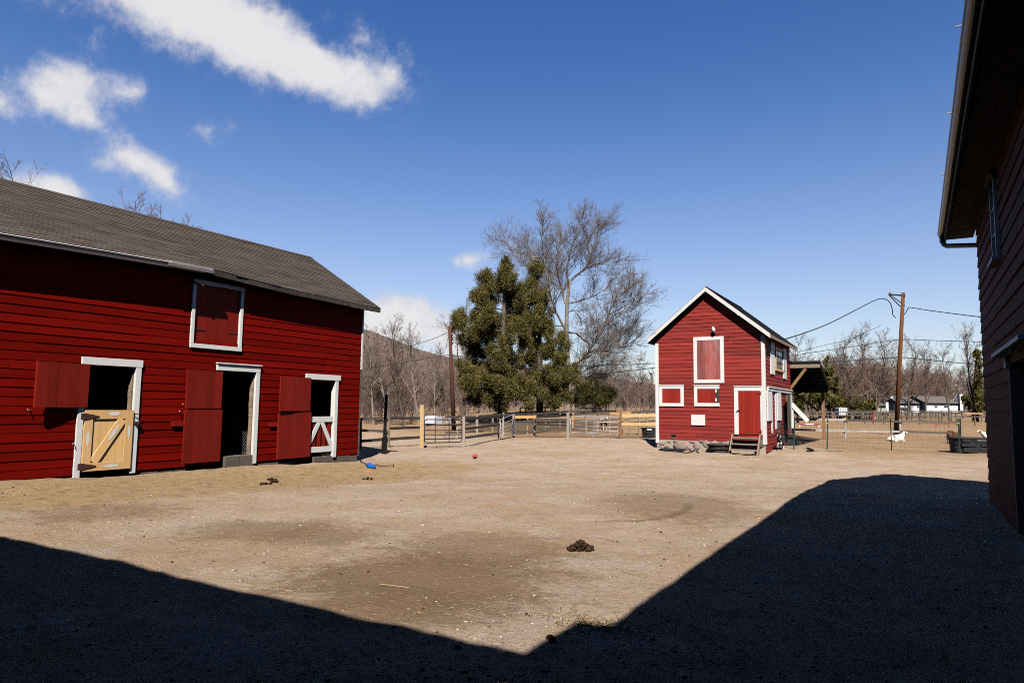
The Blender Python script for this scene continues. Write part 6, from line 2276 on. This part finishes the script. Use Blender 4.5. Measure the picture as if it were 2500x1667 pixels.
# cedars ----------------------------------------------------------------
def cedar(label, base_px, D, lobes, n, seed, trunk_w, top, dark=0.0, group=None, name='cedar_tree', size=.115):
    """lobes: (px, py, rx px, ry px, depth offset m) - plumes of foliage round the trunk"""
    r = random.Random(seed)
    b = PGD(base_px, D)
    t = thing(name, b, label, 'tree', group)
    T = PD(*top, D)
    mb = MB(); mb.tube([b - Vector((0, 0, .3)), b.lerp(T, .4), T], [trunk_w, trunk_w * .7, .04], 8)
    cs = []
    for (px, py, rx, ry, dz) in lobes:
        c = PD(px, py, D) + OZ * dz
        cs.append((c, rx * D / F, ry * D / F, rx * ry))
        foot = b.lerp(T, max(.12, min(.9, ((c.z - ry * D / F * .7) - b.z) / (T.z - b.z))))
        mb.tube([foot, foot.lerp(c, .6) + Vector((0, 0, -.15)), c], [.06, .04, .015], 5)
    mb.build('trunk', M['bark'], t, smooth=True)
    if n > 100000:
        tb_ = TreeB(seed + 50)
        for (c, a, h, w) in cs:
            foot = b.lerp(T, max(.12, min(.9, ((c.z - h * .7) - b.z) / (T.z - b.z))))
            tb_.dress([foot, foot.lerp(c, .6), c + (c - foot) * .3], .05, .01, .5, 1.3, 1, .1, .2, 6, 3)
        V_, Q_, T__ = tb_.crown_arrays()
        raw_mesh('dead_twigs', V_ - np.array(b), Q_, M['twig_pale'], False, T__).parent = t
    nr = np.random.RandomState(seed)
    sub = []
    for (c, a, h, w) in cs:
        for k in range(r.choice((8, 9, 10))):
            u = Vector((r.gauss(0, 1), r.gauss(0, 1), r.gauss(0, 1))).normalized()
            kk = r.uniform(.15, .33); rr_ = r.uniform(.4, 1.12)
            sub.append((c + Vector((u.x * a * rr_, u.y * a * rr_, u.z * h * rr_)), a * kk * .75, h * kk * r.uniform(1.1, 1.9), w * kk * kk))
    cs = sub
    wsum = sum(c[3] for c in cs)
    V = []; TN = []
    for (c, a, h, w) in cs:
        ncl = max(3, int(n * w / wsum / 60))
        u = nrmv(nr.normal(size=(ncl, 3))); rad = nr.rand(ncl, 1) ** .45
        cc = np.array(c) + u * rad * np.array([a, a, h]) * 1.04
        ct = np.clip(nr.normal(.52 - dark, .22, ncl), 0, 1)
        # each clump is a plume leaning up and outwards
        ax = nrmv(u * np.array([.75, .75, .2]) + np.array([0, 0, .8]) + nr.normal(size=(ncl, 3)) * .25)
        ln = nr.uniform(.35, .85, ncl)
        k = 60
        s_ = nr.uniform(-.5, .5, (ncl, k, 1))
        wd_ = (1.0 - np.abs(s_) * 1.1) * nr.uniform(.10, .24, (ncl, 1, 1))
        p = cc[:, None] + ax[:, None] * s_ * ln[:, None, None] + nr.normal(size=(ncl, k, 3)) * wd_
        d = nrmv(ax[:, None] * 1.0 + nr.normal(size=(ncl, k, 3)) * .5)
        sd = nrmv(np.cross(d, nr.normal(size=(ncl, k, 3))))
        L = size * nr.uniform(.7, 1.8, (ncl, k, 1)); wl_ = L * nr.uniform(.07, .15, (ncl, k, 1))
        q = np.stack([p - d * L * .5, p + sd * wl_, p + d * L * .5, p - sd * wl_], 2).reshape(-1, 3)
        V.append(q); TN.append(np.clip(ct[:, None] + nr.normal(size=(ncl, k)) * .12, 0, 1).ravel())
    v = np.concatenate(V); tn = np.concatenate(TN); f = np.arange(len(v)).reshape(-1, 4)
    o = raw_mesh('crown', np.array(v) - np.array(b), np.array(f), M['cedar'], False, tn)
    o.parent = t
    return t


def zp(x, y, rx, ry, dz=0): return (1080 + x / 2.904, 500 + y / 2.904, rx / 2.904, ry / 2.904, dz)


cedar('large olive brown cedar with a ragged double top left of the bare tree', 1225, 52, [
    zp(440, 440, 42, 75), zp(400, 520, 60, 95, .5), zp(470, 540, 60, 95, -.4), zp(300, 530, 45, 75, .3), zp(330, 620, 75, 90), zp(450, 660, 85, 110, .8), zp(250, 690, 70, 75, -.6),
    zp(180, 800, 85, 75, .2), zp(120, 850, 50, 65), zp(300, 790, 95, 100, -1), zp(420, 800, 90, 110, 1), zp(220, 920, 85, 80, -.8), zp(330, 930, 100, 95, .6), zp(170, 960, 60, 60, .6),
    zp(250, 1060, 70, 65, .8), zp(370, 1080, 80, 80, -.9), zp(180, 1180, 80, 70, 0), zp(250, 1250, 110, 85, -1.2), zp(370, 1230, 100, 95, -1), zp(450, 1290, 95, 100, -.8), zp(150, 1270, 60, 65, .5),
    zp(330, 1340, 95, 70, -.5), zp(430, 1390, 70, 70, -.3), zp(215, 1380, 55, 50, 0), zp(500, 1180, 60, 80, .5), zp(530, 640, 50, 75, .2), zp(545, 740, 55, 80, .6), zp(520, 860, 60, 80, -.3), zp(570, 950, 50, 70, .5), zp(480, 960, 60, 80, -.6), zp(520, 1060, 70, 70, .2), zp(440, 1160, 80, 60, .4), zp(300, 1150, 70, 60, .5), zp(540, 1300, 80, 75, -.6), zp(600, 1270, 60, 60, -.3)],
    330000, 7, .36, (1232, 640))
cedar('second cedar with thin top standing just left of the bare tree trunk', 1318, 55, [
    zp(650, 470, 48, 60), zp(690, 450, 25, 45), zp(610, 560, 55, 70, .4), zp(680, 580, 60, 80, -.4), zp(640, 680, 75, 80), zp(720, 720, 60, 75, .5), zp(590, 770, 65, 80, .3), zp(680, 820, 80, 80, -.5),
    zp(620, 900, 70, 70, .7), zp(730, 890, 60, 70, -.3), zp(790, 960, 60, 90, -.5), zp(840, 1010, 50, 80, -.3), zp(740, 1040, 70, 70, .4), zp(790, 1100, 85, 90, -.6), zp(860, 1150, 70, 80, -.4),
    zp(720, 1180, 60, 80, 0), zp(810, 1240, 85, 90, -.7), zp(760, 1330, 75, 85, -.5), zp(840, 1330, 60, 75, -.3), zp(800, 1410, 50, 50, -.2), zp(900, 1240, 55, 70, -.6), zp(690, 1330, 50, 60, .3), zp(650, 1040, 55, 60, .3), zp(600, 660, 50, 60, .5), zp(560, 850, 50, 60, .6), zp(640, 960, 60, 60, .3), zp(590, 1100, 60, 60, .6), zp(660, 1180, 60, 60, .4), zp(620, 1380, 60, 50, .3)],
    210000, 9, .30, (1316, 650))
cedar('small shaded cedar with its crown under the bare tree branches', 1452, 58, [
    zp(1040, 1270, 70, 70), zp(1110, 1320, 70, 60, .4), zp(1170, 1335, 55, 50), zp(1000, 1340, 70, 60, .3), zp(1080, 1370, 75, 50, -.2), zp(1160, 1380, 60, 45), zp(1200, 1350, 40, 45), zp(960, 1380, 45, 30)],
    26000, 13, .2, (1448, 930), .45)  # foliage tint darkened to stand for shade under the bare tree

# bare trees: a few kinds, copied -------------------------------------------------
def bare(seed, H_, R_, kind):
    t = TreeB(seed); r = t.r
    r0 = H_ * .0135 * r.uniform(.85, 1.2)
    pts = [Vector((0, 0, -.3))]; d = Vector((r.gauss(0, .06), r.gauss(0, .06), 1)).normalized(); q = Vector((0, 0, 0)); n = 7
    fork = kind.get('fork', .45)
    top = H_ * kind.get('trunk', .8)
    pts.append(q.copy())
    for i in range(n):
        d = (d + Vector((r.gauss(0, .07), r.gauss(0, .07), .1))).normalized(); q = q + d * top / n; pts.append(q.copy())
    t.trunk.tube(pts, [r0 * 1.35, r0 * 1.1] + [r0 * (1 - .82 * (i + 1) / n) for i in range(n)], 7, False)
    nl = kind.get('limbs', 9)
    for k in range(nl):
        g = fork * .6 + (1 - fork * .6) * (k + r.random()) / nl
        i = min(n - 1, int(g * n)); b = pts[i + 1].lerp(pts[min(i + 2, n + 1)], g * n - i)
        a = k * 2.4 + r.uniform(-.5, .5); el = kind.get('rise', .9) * r.uniform(.6, 1.3)
        dd = Vector((cos(a), sin(a), el)).normalized(); L = R_ * r.uniform(.8, 1.25) * (1.25 - .75 * g)
        lp_ = [b]; q = b.copy(); m_ = 5
        for j in range(m_):
            dd = (dd + Vector((r.gauss(0, .14), r.gauss(0, .14), .10))).normalized(); q = q + dd * L / m_; lp_.append(q.copy())
        rr0 = r0 * (.62 - .4 * g)
        t.limb(lp_, rr0, .012, t.trunk, 5)
        t.dress(lp_, rr0, .012, kind.get('step', .30), kind.get('tw', 1.7), 2, kind.get('up', .35), .15, 7, 4)
    t.dress(pts[4:], r0 * .4, .02, .3, 1.6, 2, .3, .1, 7, 4)
    return t


KINDS_ = {
    'pale': [bare(101, 9.5, 3.2, dict(fork=.4, limbs=9, rise=1.5, up=.5)), bare(102, 8.5, 2.8, dict(fork=.3, limbs=8, rise=1.7, up=.55))],
    'brown': [bare(111, 12, 4.6, dict(fork=.35, limbs=11, rise=1.0, tw=2.0)), bare(112, 11, 4.2, dict(fork=.3, limbs=10, rise=1.2, tw=2.0)), bare(113, 12.5, 3.4, dict(fork=.3, limbs=11, rise=1.7, tw=1.7))],
}
PROT = {}
for k, l in KINDS_.items():
    PROT[k] = []
    for tb_ in l:
        PROT[k].append([tb_, None])


def plant(kind, var, px, D, toppx, label, group, rz=0.0, lean=0.0, base=None):
    tb_, root = PROT[kind][var]
    p = PGD(px, D) if base is None else base
    T = PD(px, toppx, D)
    if root is None:
        root = tb_.finish('bare_tree', label, 'tree', (0, 0, 0), group, 'bark_pale' if kind == 'pale' else 'bark', 'twig_pale' if kind == 'pale' else 'twig')
        hts = float(tb_.crown_arrays()[0][:, 2].max())
        PROT[kind][var] = [tb_, root]; root['h'] = hts
        o = root
    else:
        o = copy_tree(root)
        o['label'] = label
        if group: o['group'] = group
    s = (T.z - p.z) / root['h']
    o.location = p; o.rotation_euler = (0, lean, rz); o.scale = (s, s, s)
    return o


GL = 'bare trees along the left wood edge'
left_trees = [
    ('brown', 0, 862, 46, 760, 'dark bare tree right against the long barn corner', 1.0, -.12),
    ('pale', 0, 912, 62, 800, 'pale bare tree behind the tall black post', 2.2, -.2),
    ('pale', 1, 950, 66, 770, 'pale birch like tree leaning left behind the grey fence', .4, -.12),
    ('brown', 2, 985, 60, 752, 'bare tree with a dark forked trunk and pale wispy top against the cloud', 3.3, .06),
    ('pale', 0, 1022, 70, 775, 'slim pale tree just left of the yellow gate post line', 4.1, .1),
    ('pale', 1, 1062, 72, 850, 'thin pale tree behind the white trailer', 5.0, .05),
    ('brown', 1, 1085, 75, 845, 'low bare tree between the trailer and the dark utility pole', .8, -.05),
    ('pale', 0, 1140, 74, 855, 'slender pale tree right of the dark utility pole', 1.9, .05),
    ('brown', 1, 893, 72, 830, 'brushy bare tree between the barn corner and the black post', 2.9, 0),
]
for (k, v_, px, D, tp_, lb_, rz, ln) in left_trees:
    plant(k, v_, px, D, tp_, lb_, GL, rz, ln)
plant('brown', 0, 285, 62, 432, 'bare tree top rising behind the long barn roof', None, .6)
plant('brown', 1, 405, 66, 524, 'tip of a bare tree just showing over the long barn roof', None, 2.0)
plant('brown', 2, -75, 52, 350, 'bare branches at the far left edge above the barn roof', None, 1.0)
GC = 'bare trees between the cedars and the small barn'
for (k, v_, px, D, tp_, lb_, rz) in [
    ('brown', 1, 1478, 78, 870, 'bare tree just right of the small shaded cedar', .5), ('brown', 0, 1525, 84, 855, 'bushy bare tree left of the small barn eave', 1.6),
    ('brown', 2, 1572, 76, 850, 'bare tree touching the small barn left corner board', 2.6), ('pale', 1, 1502, 72, 905, 'small pale bare tree behind the long silver gate', 3.0),
    ('brown', 1, 1125, 82, 700, 'bare tree showing behind the left side of the big cedar', 3.9)]:
    plant(k, v_, px, D, tp_, lb_, GC, rz)
GR = 'bare trees behind the pasture on the right'
for (k, v_, px, D, tp_, lb_, rz) in [
    ('brown', 0, 1960, 120, 800, 'bare tree rising behind the lean-to roof', .3),
    ('brown', 1, 2050, 135, 830, 'broad brown tree mass left of the utility pole', 1.1), ('brown', 0, 2090, 128, 798, 'tall brown bare tree left of the utility pole', 2.1),
    ('brown', 2, 2130, 140, 775, 'tallest brown bare tree beside the utility pole', 3.0), ('brown', 1, 2165, 132, 790, 'bare tree whose crown touches the utility pole', 4.0),
    ('brown', 0, 2216, 126, 806, 'wide forked bare tree just right of the utility pole', 5.1), ('brown', 2, 2258, 145, 825, 'pale wispy tree second right of the utility pole', .9),
    ('brown', 2, 2318, 122, 828, 'upright vase shaped bare tree in front of the white houses', 1.8), ('brown', 1, 2017, 150, 880, 'lower bare tree just right of the lean-to', 2.6),
    ('brown', 2, 2388, 112, 775, 'tall ivy wrapped bare tree at the near barn edge', 3.4), ('brown', 1, 2352, 160, 900, 'low bare tree behind the house chimney', 4.6), ('brown', 0, 2285, 165, 890, 'low broad bare tree over the white house roof', 5.6)]:
    plant(k, v_, px, D, tp_, lb_, GR, rz)


# ivy on the last one and evergreens on the right
def leafmass(name, label, cat, group, D, base_px, lobes, n, seed, size, dark, mat='cedar'):
    return cedar(label, base_px, D, lobes, n, seed, .2, (base_px, min(l[1] for l in lobes)), dark, group, name, size)


leafmass('ivy', 'dark green ivy climbing the tree trunk beside the near barn', 'ivy', None, 111, 2387, [(2386, 870, 5, 16, 0), (2388, 895, 7, 18, 0), (2390, 925, 7, 20, 0), (2391, 955, 9, 20, 0), (2392, 985, 9, 18, 0)], 9000, 3, .4, -.05)
GE = 'dark evergreens behind the pasture'
leafmass('evergreen_tree', 'dark green pine behind the lean-to post', 'tree', GE, 105, 2026, [(2020, 905, 14, 22, 0), (2030, 930, 18, 22, 0), (2024, 955, 26, 20, 0), (2030, 980, 34, 20, 0), (2000, 970, 22, 24, 0)], 16000, 4, .4, .08)
leafmass('evergreen_tree', 'dark green conifer seen under the lean-to roof', 'tree', GE, 88, 1948, [(1948, 960, 9, 14, 0), (1950, 985, 12, 14, 0), (1946, 995, 12, 9, 0), (1955, 975, 9, 12, 0)], 8000, 5, .35, .1)
leafmass('evergreen_shrub', 'low dark hedge under the trees left of the utility pole', 'shrub', GE, 128, 2090, [(2060, 985, 30, 14, 0), (2095, 985, 30, 16, 0), (2120, 990, 26, 12, 0), (2075, 975, 20, 14, 1)], 14000, 6, .4, .2)
leafmass('evergreen_shrub', 'dark evergreen bush between the house chimney and near barn', 'shrub', GE, 125, 2378, [(2365, 975, 16, 20, 0), (2382, 965, 18, 30, 0), (2400, 980, 20, 18, 0), (2372, 993, 20, 9, 0)], 14000, 8, .4, .1)

# woods that read as one mass -------------------------------------------------
def woods(name, label, spots_, seed, mats='brush'):
    r = random.Random(seed); nr = np.random.RandomState(seed)
    V = []; Fc = []; T = []; off = 0
    srcs = []
    for k in ('brown', 'pale'):
        for tb_, _ in PROT[k]:
            cv, cq, _t = tb_.crown_arrays(True)
            vv = np.concatenate([np.array(tb_.trunk.v), cv]); n0 = len(tb_.trunk.v)
            ff = np.concatenate([np.array([q for q in tb_.trunk.f if len(q) == 4]), cq + n0])
            srcs.append((vv, ff, float(cv[:, 2].max())))
    for (px, D, top) in spots_:
        p = PGD(px, D); Tp = PD(px, top, D)
        vv, ff, h = srcs[r.randrange(len(srcs))]
        s = max(.12, (Tp.z - p.z) / h); a = r.uniform(0, 6.28); wx = s * r.uniform(1.0, 1.4)
        q = np.empty_like(vv); q[:, 0] = (vv[:, 0] * cos(a) - vv[:, 1] * sin(a)) * wx + p.x; q[:, 1] = (vv[:, 0] * sin(a) + vv[:, 1] * cos(a)) * wx + p.y; q[:, 2] = vv[:, 2] * s + p.z
        V.append(q); Fc.append(ff + off); off += len(vv); T.append(nr.rand(len(ff)) * .4 + r.random() * .6)
    tag(raw_mesh(name, np.concatenate(V), np.concatenate(Fc), M[mats], False, np.concatenate(T)), label, 'woods', kind='stuff')


r = random.Random(8)
sp = []
for k in range(75):
    px = r.uniform(815, 1190); D = r.uniform(74, 150)
    sp.append((px, D, np.interp(px, [815, 900, 1000, 1190], [880, 885, 900, 905]) + r.uniform(-28, 30)))
for k in range(70):
    px = r.uniform(815, 1260); D = r.uniform(62, 80); sp.append((px, D, r.uniform(930, 1005)))
for k in range(60):
    px = r.uniform(1160, 1640); D = r.uniform(80, 140); sp.append((px, D, r.uniform(880, 950)))
for k in range(55):
    px = r.uniform(1380, 1620); D = r.uniform(66, 78); sp.append((px, D, r.uniform(925, 985)))
woods('woodland', 'dense grey brown leafless brush and woods behind the left paddocks', sp, 8)
sp = []
for k in range(90):
    px = r.uniform(1930, 2440); D = r.uniform(178, 250)
    sp.append((px, D, np.interp(px, [1930, 2080, 2200, 2300, 2440], [915, 880, 885, 905, 905]) + r.uniform(-14, 28)))
for k in range(40):
    px = r.uniform(1975, 2150); D = r.uniform(125, 150); sp.append((px, D, r.uniform(860, 950)))
woods('woodland', 'brown leafless woods filling the horizon behind the pasture houses', sp, 9)

# ------------------------------------------------------------------ houses beyond the pasture
def house(label, px0, px1, yeave, ybase, yridge, D, depth_=8, chimney=None, windows=(), mat='house', gable=False):
    t = thing('house', PGD((px0 + px1) / 2, D), label, 'house', 'white houses beyond the pasture')
    z = PD(px0, ybase, D).z - 1.0
    mb = MB(); dbox(mb, px0, px1, yeave, ybase + 6, D, depth_); mb.build('wall', M[mat], t)
    a, b_ = PD(px0 - 1.5, yeave, D - .3), PD(px1 + 1.5, yeave, D - .3); a.z = b_.z = (a.z + b_.z) / 2
    c = (PD(px0, yridge, D).z + PD(px1, yridge, D).z) / 2
    k = OZ * (depth_ + .6)
    mb = MB()
    rg_a = a + k * .5; rg_b = b_ + k * .5; rg_a.z = rg_b.z = c
    mb.face([a, b_, rg_b, rg_a]); mb.face([b_ + k, a + k, rg_a, rg_b]); mb.face([a, rg_a, a + k]); mb.face([b_, b_ + k, rg_b]); mb.face([a, a + k, b_ + k, b_])
    rf = mb.build('roof', M['houseroof'], t)
    for (x0, x1, y0, y1) in windows:
        mb = MB(); dbox(mb, x0, x1, y0, y1, D - .06, .1); w_ = mb.build('window', M['glass'], t)
    if chimney:
        mb = MB(); dbox(mb, chimney[0], chimney[1], chimney[2], ybase + 5, D - .8, .79); mb.build('chimney', M['house'], t)
    return t


house('long low white house with a white end chimney seen between bare trees', 2262, 2342, 984, 999, 966, 150, 9, (2345, 2352, 962), [(2283, 2289, 986, 993), (2306, 2314, 985, 993)])
house('white house with dark porch just right of the utility pole', 2198, 2256, 985, 1000, 968, 152, 9, None, [(2199, 2220, 995, 1000), (2240, 2246, 988, 994)])
house('small white gabled house between the utility pole and green shed', 2150, 2180, 975, 1000, 960, 156, 8, (2176, 2181, 967), [(2157, 2163, 980, 986)])
house('white house half hidden under the lean-to roof', 1925, 1966, 955, 998, 938, 150, 9, None, [(1932, 1938, 964, 972), (1950, 1956, 964, 972)])
house('pale green shed with upright panels beyond the pasture fence', 2117, 2164, 990, 1002, 983, 130, 4, None, [(2124, 2128, 991, 1001), (2136, 2140, 991, 1001), (2150, 2153, 991, 1001)], 'palegreen')
